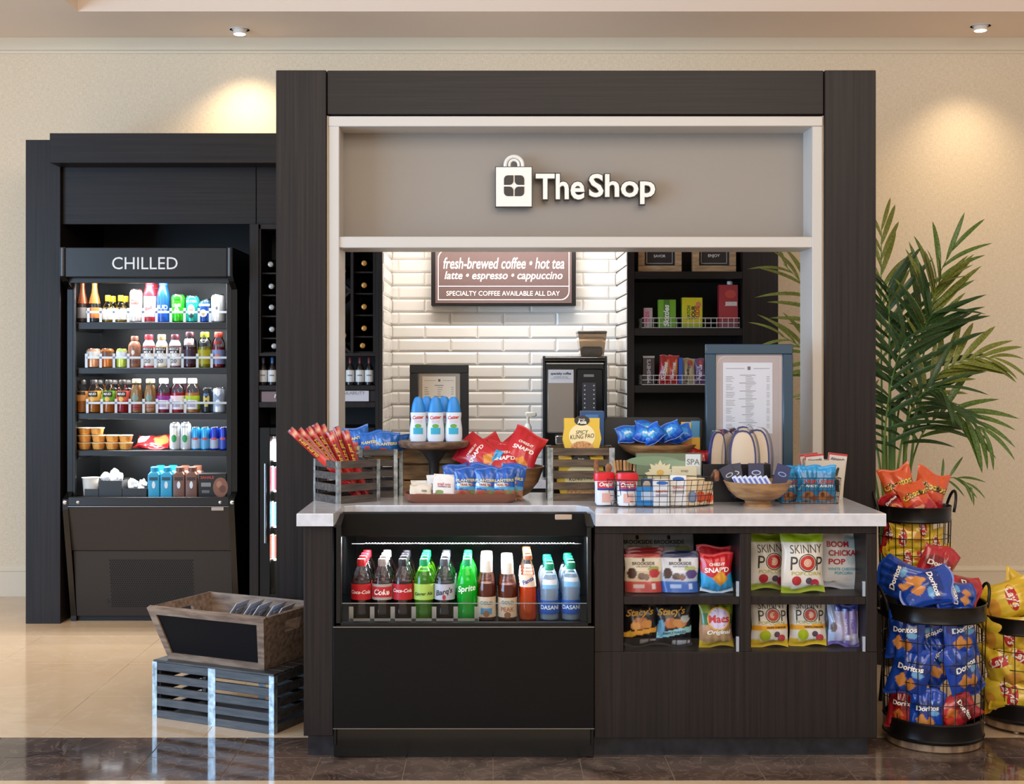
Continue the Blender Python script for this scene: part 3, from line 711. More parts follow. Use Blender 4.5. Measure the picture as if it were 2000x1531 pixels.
# ---- open shelf cabinet right of the alcove
sc = empty('shelf_cabinet', (bx(1372), YB, 0), label='tall dark wood cabinet with open snack shelves, right of the tiled alcove', cat='cabinet')
def hpart(name, *b, m=WOODV, bv=.0015): return obj(name, G().box(*b, bv), m, sc)
hpart('side_panel', bx(1225), bx(1239), YB, YW - .05, 0, ZTB); hpart('side_panel', bx(1451), bx(1520), YB, YW - .05, 0, ZTB)
hpart('back_panel', bx(1239), bx(1451), 7.58, 7.6, 0, ZTB, m=mat('#191413', .55)); hpart('top_panel', bx(1239), bx(1451), YB + .005, 7.58, ZTB - .04, ZTB, m=WOODH)
hz = []
for a, b in ((530, 544.5), (640.5, 655.5), (752, 767), (905, 920)):
    hpart('shelf', bx(1239), bx(1451), YB + .004, 7.58, bz(b), bz(a), m=WOODH); hz.append(bz(a))
hpart('lower_door', bx(1239), bx(1344), YB + .004, YB + .024, .1, bz(921)); hpart('lower_door', bx(1346), bx(1451), YB + .004, YB + .024, .1, bz(921)); hpart('toe_kick', bx(1239), bx(1451), YB + .05, YB + .07, 0, .1, m=BLACKM)
# framed word signs
OAKF = noise_mat('light_oak', '#a98762', '#c9a67e', (12, 60, 60), .5, 4, .1)
for px, word, lb in ((1289, 'SAVOR', 'wood-framed word sign reading SAVOR on the top shelf'), (1395.5, 'ENJOY', 'wood-framed word sign reading ENJOY on the top shelf')):
    y = YB + .06; s_ = S(y); w = 85 / s_; z0 = hz[0]; c = X(px, y); t = empty('word_sign', (c, y, z0), label=lb, cat='sign', group='framed word signs')
    e = .036
    for nm, b in (('frame_rail', (c - w / 2, c + w / 2, z0, z0 + e)), ('frame_rail', (c - w / 2, c + w / 2, z0 + w - e, z0 + w)), ('frame_stile', (c - w / 2, c - w / 2 + e, z0 + e, z0 + w - e)), ('frame_stile', (c + w / 2 - e, c + w / 2, z0 + e, z0 + w - e))):
        obj(nm, G().box(b[0], b[1], y, y + .045, b[2], b[3], .002), OAKF, t)
    obj('panel', G().box(c - w / 2 + e, c + w / 2 - e, y + .018, y + .03, z0 + e, z0 + w - e), mat('#2f2625', .6), t)
    g = G(); q = w / 2 - e - .012; cz2 = z0 + w / 2
    for b in ((c - q, c + q, cz2 - q, cz2 - q + .0028), (c - q, c + q, cz2 + q - .0028, cz2 + q), (c - q, c - q + .0028, cz2 - q, cz2 + q), (c + q - .0028, c + q, cz2 - q, cz2 + q)): g.box(b[0], b[1], y + .0165, y + .018, b[2], b[3])
    obj('border_line', g, mat('#b9c4c4', .5), t)
    obj('lettering', G().text(word, c, Z(500, y + .017), w=23 / s_, fn=lambda a, b: (a, y + .0172, b), bold=.01), WHITE, t)

# ================================================================== BACK COUNTER
bc = empty('back_counter', ((xa + xb) / 2, YB, 0), label='low dark wood counter in the tiled alcove under the coffee machine', cat='cabinet')
obj('body', G().box(xa + .002, xb - .002, YB + .03, YT - .02, .1, ZB - .045, .002), WOODV, bc); obj('toe_kick', G().box(xa + .02, xb - .02, YB + .08, YT - .03, 0, .1), BLACKM, bc)
obj('worktop', G().box(xa + .001, xb - .001, YB - .01, YT - .012, ZB - .045, ZB, .003), QUARTZ, bc)
# backlit menu board
yb_ = 7.80
mb = empty('menu_board', (X(983, yb_), yb_, Z(600, yb_)), label='backlit brown drinks menu board with a black frame on the tiled wall', cat='menu board')
def mx(px): return X(px, yb_)
def mz(py): return Z(py, yb_)
obj('frame', G().box(mx(842), mx(1125), yb_, YT - .012, mz(597.5), mz(470), .004), mat('#1d1b1b', .35), mb)
obj('screen', G().box(mx(850.5), mx(1116.5), yb_ - .003, yb_, mz(592), mz(478)), mat('#6b5450', .5, emit=.12, name='menu_screen'), mb)
def rrect(x0, x1, z0, z1, r, w, y):
    pts = []
    for (cx, cz, st, rd) in ((x1 - r, z0 + r, -90, 1), (x1, z1, 0, 0), (x0 + r, z1 - r, 90, 1), (x0, z0, 180, 0)):
        if rd: pts += [(cx + math.cos(math.radians(st + k * 15)) * r, cz + math.sin(math.radians(st + k * 15)) * r) for k in range(7)]
        else: pts.append((cx, cz))
    mxx, mzz = (x0 + x1) / 2, (z0 + z1) / 2; g = G(); n = len(pts)
    inn = [(p[0] + (w if p[0] < mxx else -w), p[1] + (w if p[1] < mzz else -w)) for p in pts]
    return g.add([(p[0], y, p[1]) for p in pts] + [(p[0], y, p[1]) for p in inn], [(i, (i + 1) % n, (i + 1) % n + n, i + n) for i in range(n)])
LIT = mat('#fff6ee', .4, emit=.9, name='lit_letters')
g = rrect(mx(855.5), mx(1112), mz(586), mz(487.5), .05, .0036, yb_ - .0035).box(mx(856), mx(1111.5), yb_ - .004, yb_ - .003, mz(559.6), mz(558.4))
obj('border_line', g, LIT, mb)
fnb = lambda a, b: (a, yb_ - .0042, b)
obj('lettering', G().text('fresh-brewed coffee • hot tea', mx(984), mz(514), w=236 / S(yb_), h=22 / S(yb_), shear=.22, bold=.006, fn=fnb), LIT, mb)
obj('lettering', G().text('latte • espresso • cappuccino', mx(983.5), mz(540), w=230 / S(yb_), h=20 / S(yb_), shear=.22, bold=.006, fn=fnb), LIT, mb)
obj('lettering', G().text('SPECIALTY COFFEE AVAILABLE ALL DAY', mx(982.5), mz(573), w=221 / S(yb_), h=9 / S(yb_), bold=-.004, fn=fnb), LIT, mb)
# framed price list builder
def text_lines(g, x0, x1, z1, z0, y, rows, rnd):
    dz = (z1 - z0) / rows
    for i in range(rows):
        z = z1 - i * dz; k = i % 5
        if k == 0: c = (x0 + x1) / 2; w = (x1 - x0) * (.12 + rnd.random() * .1); g.box(c - w, c + w, y, y + .0004, z - dz * .28, z)
        else:
            g.box(x0, x0 + (x1 - x0) * (.1 + .12 * rnd.random()), y, y + .0004, z - dz * .2, z); c = (x0 + x1) / 2; g.box(c - (x1 - x0) * .05, c + (x1 - x0) * (.05 + .12 * rnd.random()), y, y + .0004, z - dz * .2, z); g.box(x1 - .012, x1, y, y + .0004, z - dz * .2, z)
    return g
def price_frame(name, label, xs, zs, y, fw, fcol, mcol, pcol, paper, rows, lean=0.):
    x0, x1 = xs; z0, z1 = zs
    t = empty(name, ((x0 + x1) / 2, y, z0), (lean, 0, 0), label, 'framed menu'); c = (x0 + x1) / 2
    W, Hh = x1 - x0, z1 - z0; hw = W / 2
    fm = mat(fcol, .32, coat=.1)
    for nm, b in (('frame_rail', (-hw, hw, 0, fw)), ('frame_rail', (-hw, hw, Hh - fw, Hh)), ('frame_stile', (-hw, -hw + fw, fw, Hh - fw)), ('frame_stile', (hw - fw, hw, fw, Hh - fw))):
        obj(nm, G().box(b[0], b[1], 0, .03, b[2], b[3], .003), fm, t, True)
    obj('mount', G().box(-hw + fw, hw - fw, .014, .02, fw, Hh - fw), mat(mcol, .4), t, True)
    obj('mount_line', rrect(-hw + fw + .008, hw - fw - .008, fw + .008, Hh - fw - .008, .035, .0014, .0136), mat('#d8d0d0', .4), t, True)
    px0, px1, pz0, pz1 = paper
    pa = obj('paper', G().box(px0, px1, .012, .0135, pz0, pz1), mat(pcol, .5), t, True)
    g = text_lines(G(), px0 + .012, px1 - .012, pz1 - .05, pz0 + .02, .0114, rows, R)
    g.box(px0 + .012, -.018, .0114, .0118, pz1 - .025, pz1 - .0235).box(.018, px1 - .012, .0114, .0118, pz1 - .025, pz1 - .0235).box(-.006, .006, .0114, .0118, pz1 - .03, pz1 - .016)
    obj('small_print', g, mat('#6b6a70', .6), pa, True)
    obj('glazing', G().box(-hw + fw, hw - fw, .0085, .0095, fw, Hh - fw), clear_mat('frame_glass', '#ffffff', .02, facing=.1), t, True)
    obj('backing', G().box(-hw + .01, hw - .01, .03, .036, .01, Hh - .01), BLACKM, t, True)
    obj('easel_strut', G().box(-.03, .03, .0, .005, 0, Hh * .6, M=Matrix.Translation((0, .036 + .1, .002)) @ Matrix.Rotation(.22, 4, 'X')), BLACKM, t, True)
    return t
y = 7.58; s_ = S(y)
price_frame('framed_menu', 'black-framed price list on the back counter behind the spray bottles', (X(800, y), X(915.5, y)), (ZB, Z(712, y)), y, 17 / s_, '#151313', '#bda891', '#fff0da', (-33 / s_, 32 / s_, .22, (ZB * 0 + Z(735, y) - ZB)), 22)
y = 5.38; s_ = S(y)
price_frame('framed_menu', 'blue-framed price list standing on the counter by the slippers', (X(1379, y), X(1549, y)), (ZC, Z(672, y)), y, 19.5 / s_, '#2d4557', '#aea4a6', '#cfd4e0', (-51 / s_, 46 / s_, .25, Z(708, y) - ZC), 34)

# ---- coffee machine
ym = 7.30; sm = S(ym)
def qx(px): return X(px, ym)
def qz(py): return Z(py, ym)
cm = empty('coffee_machine', (qx(1123), ym, ZB), label='black coffee machine with a smoky bean hopper on the back counter', cat='coffee machine')
obj('body', G().box(qx(1062), qx(1184), ym + .02, ym + .42, ZB + .012, qz(697), .012), BLKGL, cm)
obj('side_trim', G().box(qx(1060), qx(1066), ym, ym + .06, ZB + .01, qz(695), .004).box(qx(1180), qx(1186), ym, ym + .06, ZB + .01, qz(695), .004), mat('#3a4048', .2, .8), cm)
obj('top_bar', G().tube([(qx(1064), ym + .014, qz(704)), (qx(1182), ym + .014, qz(704))], .022, 12), BLKGL, cm)
obj('chrome_line', G().box(qx(1067), qx(1179), ym - .002, ym + .01, qz(711), qz(709)), CHROME, cm)
obj('front_panel', G().box(qx(1068), qx(1123), ym + .002, ym + .02, qz(846), qz(720), .01), mat('#9b928a', .35, .6), cm)
st_ = obj('sticker', G().box(qx(1071), qx(1120), ym - .0005, ym + .002, qz(748), qz(722)), mat('#e6e6ea', .5), cm)
obj('lettering', G().text('specialty coffee', qx(1095.5), qz(730), w=40 / sm, bold=.03, shear=.1, fn=lambda a, b: (a, ym - .0009, b)), mat('#22243a', .5), st_)
obj('lettering', G().text('available all day', qx(1095.5), qz(736.5), w=28 / sm, fn=lambda a, b: (a, ym - .0009, b)).box(qx(1076), qx(1115), ym - .001, ym - .0006, qz(740), qz(739.5)), mat('#6a6a78', .5), st_)
obj('control_panel', G().box(qx(1126), qx(1178), ym + .002, ym + .02, qz(846), qz(720), .006), mat('#17181b', .15), cm)
obj('maker_mark', G().box(qx(1140), qx(1160), ym, ym + .002, qz(736), qz(731)), mat('#8f8a88', .4), cm)
obj('keypad', G().box(qx(1137), qx(1164), ym - .001, ym + .002, qz(805), qz(747), .003), mat('#3d4048', .25), cm)
for j in range(6):
    for i in range(2): obj('key', G().lathe([(.0042, 0), (.0042, .002), (.003, .0025)], 10, M=Matrix.Translation((qx(1142 if i == 0 else 1160), ym - .001, qz(753 + j * 8.6))) @ Matrix.Rotation(PI / 2, 4, 'X')), mat('#c9ccd2', .3), cm)
obj('spout', G().box(qx(1084), qx(1106), ym - .03, ym + .03, qz(868), qz(850), .006), CHROME, cm); obj('drip_tray', G().box(qx(1066), qx(1180), ym - .05, ym + .03, ZB + .002, ZB + .03, .005), STEEL, cm)
SMK = clear_mat('smoky_plastic', '#d2bea6', .08, .08, body=.22)
w0, w1, v0, v1 = qx(1137), qx(1182), qx(1131), qx(1187)
hp_ = G().add([(w0, ym + .1, qz(696)), (w1, ym + .1, qz(696)), (w1, ym + .24, qz(696)), (w0, ym + .24, qz(696)), (v0, ym + .07, qz(651)), (v1, ym + .07, qz(651)), (v1, ym + .27, qz(651)), (v0, ym + .27, qz(651))], [(0, 1, 5, 4), (1, 2, 6, 5), (2, 3, 7, 6), (3, 0, 4, 7)])
hp = obj('hopper', hp_, SMK, cm, smooth=False); obj('hopper_lid', G().box(v0 - .002, v1 + .002, ym + .065, ym + .275, qz(651), qz(645.5), .004), mat('#5b4f45', .2), hp)
obj('beans', G().box(w0 + .006, w1 - .006, ym + .106, ym + .23, qz(696), qz(676), .01), noise_mat('coffee_beans', '#2a1a10', '#5b3c25', 90, .4, 3, .6), hp)
# syrup bottle with pump
y = 7.46; t = empty('pump_bottle', (X(1031, y), y, ZB), label='slim syrup bottle with a white pump left of the coffee machine', cat='bottle')
hb = Z(848, y) - ZB
obj('bottle', G().lathe([(.026, 0), (.03, .006), (.03, hb * .8), (.02, hb * .93), (.017, hb)], 20), clear_mat('clear_pet', '#fbfdff', .03, .06, facing=.2), t, True)
obj('syrup', G().lathe([(.024, .004), (.0285, .01), (.0285, hb * .72), (.024, hb * .76)], 20), liquid_mat('#3a2118', .2), t, True)
zz = hb; obj('collar', G().lathe([(.021, zz - .012), (.022, zz), (.02, zz + .045), (.011, zz + .06)], 18), WHITE, t, True)
obj('pump', G().lathe([(.009, zz + .06), (.008, zz + .10)], 12).box(-.014, .048, -.013, .013, zz + .098, zz + .125, .006), mat('#eae0cc', .4), t, True)
# ================================================================== THE OPEN CHILLER
y0 = 7.12
ch = empty('open_chiller', (X(287, y0), y0, 0), label='black open-front chiller headed CHILLED with five lit shelves of drinks', cat='chiller')
xL, xR = X(121, 7.16), X(457, 7.16)
zh1, zh0 = Z(483, y0), Z(541, y0)
prof = [(7.9, 0.0), (7.9, zh1), (y0, zh1), (y0, zh0 + .01), (y0 + .04, zh0 - .02), (7.25, zh0 - .06), (7.25, Z(960, 7.25)), (7.17, Z(975, 7.17)), (7.17, Z(995, 7.17)), (7.31, .03), (7.31, 0)]
for a in (xL, xR - .03):
    obj('side_panel', G().prism_x(prof[::-1], a, a + .03), BLKGL, ch, smooth=False)
    obj('corner_post', G().tube([(a + .015, y0 + .006, zh0 + .005), (a + .015, y0 + .006, zh1 - .004)], .016, 10), mat('#232326', .15, coat=.3), ch)
def kpart(name, *b, m=BLACK, bv=.002): return obj(name, G().box(*b, bv), m, ch)
hd = kpart('header_panel', xL + .03, xR - .03, y0, y0 + .1, zh0, zh1, m=mat('#191716', .3), bv=.004)
obj('lettering', G().text('CHILLED', X(283, y0), Z(514, y0), w=128 / S(y0), h=24 / S(y0), fn=lambda a, b: (a, y0 - .001, b)), mat('#e9e6e2', .4), hd)
xi0, xi1 = xL + .03, xR - .03
kpart('top_rail', xi0, xi1, y0 + .06, y0 + .1, Z(553, 7.2), zh0, m=mat('#1c1b1b', .4))
for a, b in ((xi0, X(148, 7.26)), (X(443, 7.26), xi1)):
    kpart('front_post', a, b, 7.25, 7.275, Z(972, 7.26), zh0 - .01, m=mat('#2a2826', .3, .4))
kpart('back_liner', xi0, xi1, 7.74, 7.76, .5, zh1 - .02, m=mat('#1d1f21', .35, .3)); kpart('roof', xi0, xi1, y0 + .1, 7.74, zh1 - .03, zh1 - .005)
for a in (xi0, xi1 - .004): kpart('side_liner', a, a + .004, 7.28, 7.74, .69, zh0, m=MIR, bv=0)
SHY = 7.285
shz = [Z(p, SHY) for p in (629, 718, 806.5, 879.5)]
for i, z in enumerate(shz):
    kpart('shelf', xi0 + .004, xi1 - .004, SHY, 7.70, z - .012, z, m=mat('#232122', .4)); kpart('price_rail', xi0 + .02, xi1 - .004, SHY - .008, SHY + .004, z - (.04, .034, .034, .03)[i], z - .001, m=mat('#141212', .4))
    kpart('shelf_bracket', xi0 + .004, xi0 + .02, SHY, 7.7, z - .05, z - .012)
    kpart('shelf_lamp', xi0 + .03, xi1 - .03, SHY + .012, SHY + .03, z - .026, z - .013, m=mat('#f4f7fb', .3, emit=2.5, name='shelf_tube'), bv=.003)
    area_light('shelf_lamp_light', ((xi0 + xi1) / 2, SHY + .03, z - .03), ((xi0 + xi1) / 2, SHY + .11, z - .35), .74, .015, 5, COOL)
kpart('top_lamp', xi0 + .03, xi1 - .03, y0 + .105, y0 + .125, zh0 + .0, zh0 + .015, m=mat('#f4f7fb', .3, emit=2.5, name='shelf_tube'), bv=.003)
area_light('chiller_top_light', ((xi0 + xi1) / 2, y0 + .13, zh0 - .005), ((xi0 + xi1) / 2, 7.34, zh0 - .3), .74, .02, 6, COOL)
zdk2 = Z(971, 7.25)
kpart('deck', xi0, xi1, 7.2, 7.74, zdk2 - .02, zdk2, m=mat('#262524', .35)); kpart('deck_lip', xi0, xi1, 7.17, 7.2, Z(988, 7.17), Z(972, 7.17) + .002, m=mat('#1d1b1b', .3))
obj('deck_trim', G().box(xi0, xi1, 7.168, 7.172, Z(990, 7.17), Z(988.6, 7.17)), mat('#9b9894', .3, .9), ch)
for px in (152, 430): obj('lip_button', G().lathe([(.009, 0), (.009, .004), (.006, .006)], 14, M=Matrix.Translation((X(px, 7.17), 7.172, Z(981, 7.17))) @ Matrix.Rotation(PI / 2, 4, 'X')), STEEL, ch)
for a in (xL + .012, xR - .012): obj('side_screw', G().lathe([(.011, 0), (.011, .006), (.006, .009)], 14, M=Matrix.Translation((a, 7.172, Z(981, 7.17))) @ Matrix.Rotation(PI / 2, 4, 'X')), CHROME, ch)
PAN = mat('#2a221d', .55, name='chiller_panel')
zA, zM = Z(991, 7.175), Z(1075, 7.24)
obj('upper_base_panel', G().prism_x([(7.175, zA), (7.245, zM), (7.26, zM), (7.2, zA)], xi0, xi1), PAN, ch, smooth=False)
obj('lower_base_panel', G().prism_x([(7.25, zM - .004), (7.31, .03), (7.33, .03), (7.27, zM - .004)], xi0 + .004, xi1 - .004), PAN, ch, smooth=False)
kpart('plinth', xi0, xi1, 7.33, 7.36, 0, .04, m=BLACKM)
obj('badge', G().box(X(413, 7.175), X(437, 7.175), 7.172, 7.178, Z(997, 7.175), Z(990, 7.175), .001), mat('#b9a99a', .35, .3), ch)
def basey(z): return 7.25 + (zM - .004 - z) / (zM - .034) * .06
g = G(); k = 0; z = Z(1094, 7.26)
while z > Z(1187, 7.28):
    x = X(216 + (1.9 if k % 2 else 0), 7.27)
    while x < X(378, 7.27):
        y = basey(z) - .0012; r = .0047
        g.add([(x + math.cos(q * PI / 3) * r, y, z + math.sin(q * PI / 3) * r) for q in range(6)], [tuple(range(6))]); x += .0125
    z -= .0108; k += 1
tag(obj('vent_holes', g, mat('#040404', .8), ch, smooth=False), kind='stuff')
obj('lock', G().lathe([(.01, 0), (.01, .004)], 14, M=Matrix.Translation((X(208, 7.28), basey(Z(1174, 7.29)), Z(1174, 7.29))) @ Matrix.Rotation(PI / 2, 4, 'X')), BLACKM, ch)
STOP = clear_mat('frosted_stop', '#f2f6fa', .3, .2, body=.55)
for i, z in enumerate(shz[:3]):
    g = G(); a, b = X(168, SHY), xi1 - .01; base = z + .055
    g.box(a, b, SHY + .004, SHY + .006, base - .006, base + .006)
    for px in ((172, 196, 222, 250, 279, 305, 333, 360, 388, 410), (168, 196, 222, 250, 277, 303, 329, 356, 385, 413), (170, 198, 226, 253, 280, 306, 333, 361))[i]: g.box(X(px, SHY) - .007, X(px, SHY) + .007, SHY + .004, SHY + .006, z, base + .022)
    obj('shelf_stop', g, STOP, ch, smooth=False)

def drink(row, px, pw, ptop, label, shape, liquid, cap=None, lab=None, texts=(), name='drink_bottle', cat='bottle', dy=0., **k):
    z = shz[row] if row < 4 else zdk2; w = pw / S(7.33); y = SHY + .012 + w / 2 + dy
    pb = (629, 718, 806.5, 879.5, 971)[row]
    h = Z(ptop, y - w / 2 - dy) - Z(pb, SHY)
    return bottle(name, label, cat, (X(px, SHY + .012 + w / 2) if dy == 0 else X(px, y), y, z), w, max(h, .05), shape, liquid, cap, lab, texts, 'drinks in the open chiller', **k)
CAN = dict(name='drink_can', cat='can')
# top shelf
drink(0, 185, 23, 549, 'sparkling wine bottle with orange foil on the top chiller shelf', 'champ', '#161512', '#d98a45', '#d77f3c', clear=False)
drink(0, 161, 21, 549, 'bronze-foiled sparkling wine bottle at the left end of the top chiller shelf', 'champ', '#2a1712', '#9a5233', '#7c7876', clear=False)
for px, lb in ((211, 'left of the two pale spirit bottles with yellow caps on the top chiller shelf'), (236, 'right of the two pale spirit bottles with yellow caps on the top chiller shelf')):
    drink(0, px, 21, 576, lb, 'pint', '#c9a93c', '#e3b21c', '#f3efe0', (('R', .4, .5, '#b9b7ad'), ('O', .5, .18, '#3b3a35')), fill=.55, trans=.5)
    drink(0, px + 10, 21, 576, ('spirit bottle with yellow cap behind the left pale one, top chiller shelf', 'spirit bottle with yellow cap behind the right pale one, top chiller shelf')[px > 220], 'pint', '#c9a93c', '#e3b21c', '#f3efe0', (), fill=.55, dy=.09)
drink(0, 266, 25, 564, 'tall white can with red print on the top chiller shelf', 'can', '#dedcda', None, None, (('TRULY', .66, .6, '#b3352c'), ('HARD', .57, .55, '#b3352c'), ('R', .6, .7, '#c98e88')), **CAN)
drink(0, 293, 25, 548, 'white and red aluminium beer bottle on the top chiller shelf', 'albottle', '#d9d7d8', '#c12a33', None, (('Bud', .34, .5, '#c2303a', .3, .2),), clear=False, bands=((.0, .13, '#c02631'), (.63, .88, '#c02631')))
drink(0, 302, 24, 552, 'red-topped beer bottle behind the white and red one, top chiller shelf', 'albottle', '#d9d7d8', '#c12a33', None, (), clear=False, bands=((.63, .88, '#c02631'),), dy=.1)
drink(0, 319, 24, 548, 'blue aluminium beer bottle on the top chiller shelf', 'albottle', '#1652b8', '#2a63c4', None, (('BUD', .36, .85, '#f4f4f6'), ('LIGHT', .25, .7, '#f4f4f6')), clear=False)
drink(0, 348, 27, 574, 'bright green tall can on the top chiller shelf', 'can', '#35b51e', None, None, (('R', .85, .5, '#1c7a18'), ('LIME', .6, .55, '#e8f6e0'), ('A', .45, .5, '#e8f6e0')), **CAN)
drink(0, 376, 26, 577, 'teal tall can with round badge on the top chiller shelf', 'can', '#27a99a', None, None, (('SELTZER', .78, .8, '#eef8f4'), ('E', .46, .55, '#dbe6c9'), ('O', .5, .4, '#c9745c'), ('O', .24, .36, '#2c4a4c')), **CAN)
drink(0, 399, 21, 588, 'short blue can with white star on the top chiller shelf', 'can', '#1f4c9f', None, None, (('O', .42, .7, '#eeeef0'), ('O', .42, .34, '#d98a3a')), bands=((.76, .88, '#dde4ea'),), **CAN)
drink(0, 403, 21, 582, 'short can behind the blue star can on the top chiller shelf', 'can', '#48707c', None, None, (), dy=.09, **CAN)
drink(0, 426, 27, 574, 'tall white can with a small leaf mark on the top chiller shelf', 'can', '#e6e5e3', None, None, (('E', .5, .16, '#5b6a6a'),), **CAN)
# second shelf
for px, w, bot, lb, tt in ((183, 27, '#c98f6b', 'first dessert jar from the left on the second chiller shelf', '#d8d4cf'), (210, 25, '#b5672c', 'dark dessert jar second from the left on the second chiller shelf', '#6b4630'), (238, 21, '#b6cf58', 'small lime-coloured jar on the second chiller shelf', '#d4dbe4')):
    drink(1, px, w, 680, lb, 'can', bot, None, None, (), name='dessert_jar', cat='jar', bands=((.48, .84, tt),))
drink(1, 263, 25, 656, 'brown protein shake bottle on the second chiller shelf', 'carton_bottle', '#8b5b45', '#8b5340', None, (('E', .48, .25, '#e9e2da'), ('R', .18, .7, '#6b3a2c')), clear=False)
for px, c1, c2, lb in ((291, '#c02c38', '#c9384a', 'white milk shake bottle with red cap on the second chiller shelf'), (316, '#c9a878', '#d6bb90', 'white milk shake bottle with tan cap on the second chiller shelf'), (342, '#5d2530', '#7a4a52', 'white milk shake bottle with maroon cap on the second chiller shelf')):
    drink(1, px, 24, 653, lb, 'milk', '#ece7e2', c1, None, (('R', .56, .95, '#241d1e'), ('R', .48, .95, '#241d1e'), ('MUSCLE', .56, .7, '#f4f0ee'), ('MILK', .47, .55, '#f4f0ee'), ('20', .2, .4, '#55606a')), clear=False, bands=((0, .06, c2), (.62, .66, c1)))
drink(1, 371, 27, 648, 'dark red juice drink bottle on the second chiller shelf', 'sport', '#5e1420', '#3b1a20', '#33162c', (('R', .76, .75, '#ddd6d2'), ('R', .68, .75, '#c9a8a4')), trans=.3)
drink(1, 400, 27, 648, 'yellow-green juice drink bottle on the second chiller shelf', 'sport', '#b9ad12', '#8b8a1c', '#a89c10', (('R', .74, .6, '#1b1b18'), ('ICE', .74, .4, '#f0f0ea'), ('R', .65, .6, '#1b1b18')), trans=.5)
drink(1, 427, 26, 648, 'red juice drink bottle at the right end of the second chiller shelf', 'sport', '#a81f28', '#c94534', '#7c86b0', (('R', .7, .6, '#8a141e'), ('O', .3, .4, '#d9745c')), trans=.4)
# third shelf
JU = (('#d98a2a', '#dba04a', 'orange juice bottle with dark cap'), ('#d9822f', '#5aa02c', 'apple juice bottle with a green label'), ('#c22b35', '#cf5a4c', 'cranberry juice bottle with a red label'))
for px, (lq, lc, lb) in zip((184, 213, 240), JU):
    drink(2, px, 26, 742, lb + ' on the third chiller shelf', 'juice', lq, '#2b241f', lc, (('R', .6, .75, '#211a17'), ('R', .54, .75, '#211a17'), ('MAID', .575, .5, '#e8e2d8'), ('O', .42, .35, '#e2b24a')), trans=.5)
    drink(2, px + 12, 26, 742, lb + ' in the second row of the third chiller shelf', 'juice', lq, '#2b241f', lc, (('R', .6, .75, '#211a17'),), trans=.5, dy=.1)
drink(2, 161, 24, 742, 'orange juice bottle at the left wall of the third chiller shelf', 'juice', '#c97f3c', '#2b241f', '#c98a4a', (('R', .6, .75, '#211a17'),), trans=.4)
for px, lb, c_ in ((267, 'coffee drink bottle with a red foot on the third chiller shelf', '#8e2f2c'), (294, 'coffee drink bottle with a brown foot on the third chiller shelf', '#a06a48')):
    drink(2, px, 26, 740, lb, 'glass', '#c79a68', '#d9b784', None, (('O', .44, .5, '#70887a'), ('R', .2, .8, c_), ('R', .12, .8, c_)), fill=.82, trans=.35)
for px, lq, lc, lb in ((320, '#b83a5c', '#8b2a86', 'purple-labelled vitamin drink bottle on the third chiller shelf'), (347, '#cf2f45', '#e6cfd4', 'red vitamin drink bottle with pale label on the third chiller shelf'), (376, '#e3a56a', '#a9c02c', 'peach vitamin drink bottle with lime label on the third chiller shelf')):
    drink(2, px, 28, 739, lb, 'sport', lq, '#f0eeec', lc, (('R', .16, .9, '#e6e2ea'), ('R', .24, .9, '#e6e2ea'), ('R', .32, .9, '#e6e2ea'), ('water', .32, .5, '#3b3a52'), ('R', .22, .5, '#a89cb8')), trans=.5)
drink(2, 355, 28, 739, 'red vitamin drink bottle in the second row of the third chiller shelf', 'sport', '#a82a4a', '#f0eeec', '#e6cfd4', (), trans=.4, dy=.1)
drink(2, 405, 22, 757, 'slim black and gold can on the third chiller shelf', 'can', '#1d2226', None, None, (('M', .55, .5, '#c9b04a'), ('R', .3, .3, '#c9b04a'), ('R', .72, .5, '#4a6a94')), **CAN)
drink(2, 428, 25, 757, 'silver-white energy can on the third chiller shelf', 'can', '#c9d2de', None, None, (('M', .6, .5, '#7f8ea6'), ('R', .3, .4, '#9fb0c6')), **CAN)
# fourth shelf
CUPC = clear_mat('clear_cup', '#fdf8ee', .05, .08, body=.03, facing=.15)
def cup(px, py, label, dy=0.):
    y = SHY + .055 + dy; z = {0: shz[3], 1: shz[3] + .041, 2: shz[3] + .082}[py]; r = 13.8 / S(7.33)
    t = empty('fruit_cup', (X(px, y - .03), y, z), label=label, cat='cup', group='fruit cups in the open chiller')
    b = obj('cup', G().lathe([(r * .74, 0), (r * .8, .003), (r * .98, .036), (r * 1.0, .0385)], 18, cap=False), CUPC, t, True)
    obj('lid', G().lathe([(r * 1.0, .036), (r * 1.02, .0405), (r * .9, .0408)], 18), mat('#f6e2b4', .3), t, True)
    obj('fruit', G().lathe([(r * .7, .002), (r * .78, .004), (r * .93, .034)], 18), noise_mat('cut_fruit', '#f09a26', '#ffcb6c', 90, .35, 2, .3), t, True)
rowname = ('bottom', 'middle', 'top')
for j, xs_ in enumerate(((162, 190, 217, 243), (162, 190, 217, 243), (162, 187))):
    for i, px in enumerate(xs_): cup(px, j, 'orange fruit cup in the %s layer of the chiller stack, %s from the left' % (rowname[j], ('first', 'second', 'third', 'fourth')[i]))
def slim(px, lb, c1, c2, mk, **k):
    drink(3, px, k.pop('w', 17.5), k.pop('top', 834), lb, 'can', c1, None, None, mk, bands=k.pop('bands', ((.08, .5, c2),)), **CAN)
slim(342, 'left of the two tall white cans with a green leaf on the fourth chiller shelf', '#d3d5d6', '#c6c9cb', (('E', .42, .5, '#23944a'), ('FOCUS', .84, .7, '#4a5a86')), w=20, top=825)
slim(363, 'right of the two tall white cans with a green leaf on the fourth chiller shelf', '#d3d5d6', '#c6c9cb', (('E', .42, .5, '#23944a'), ('FOCUS', .84, .7, '#4a5a86')), w=20, top=825)
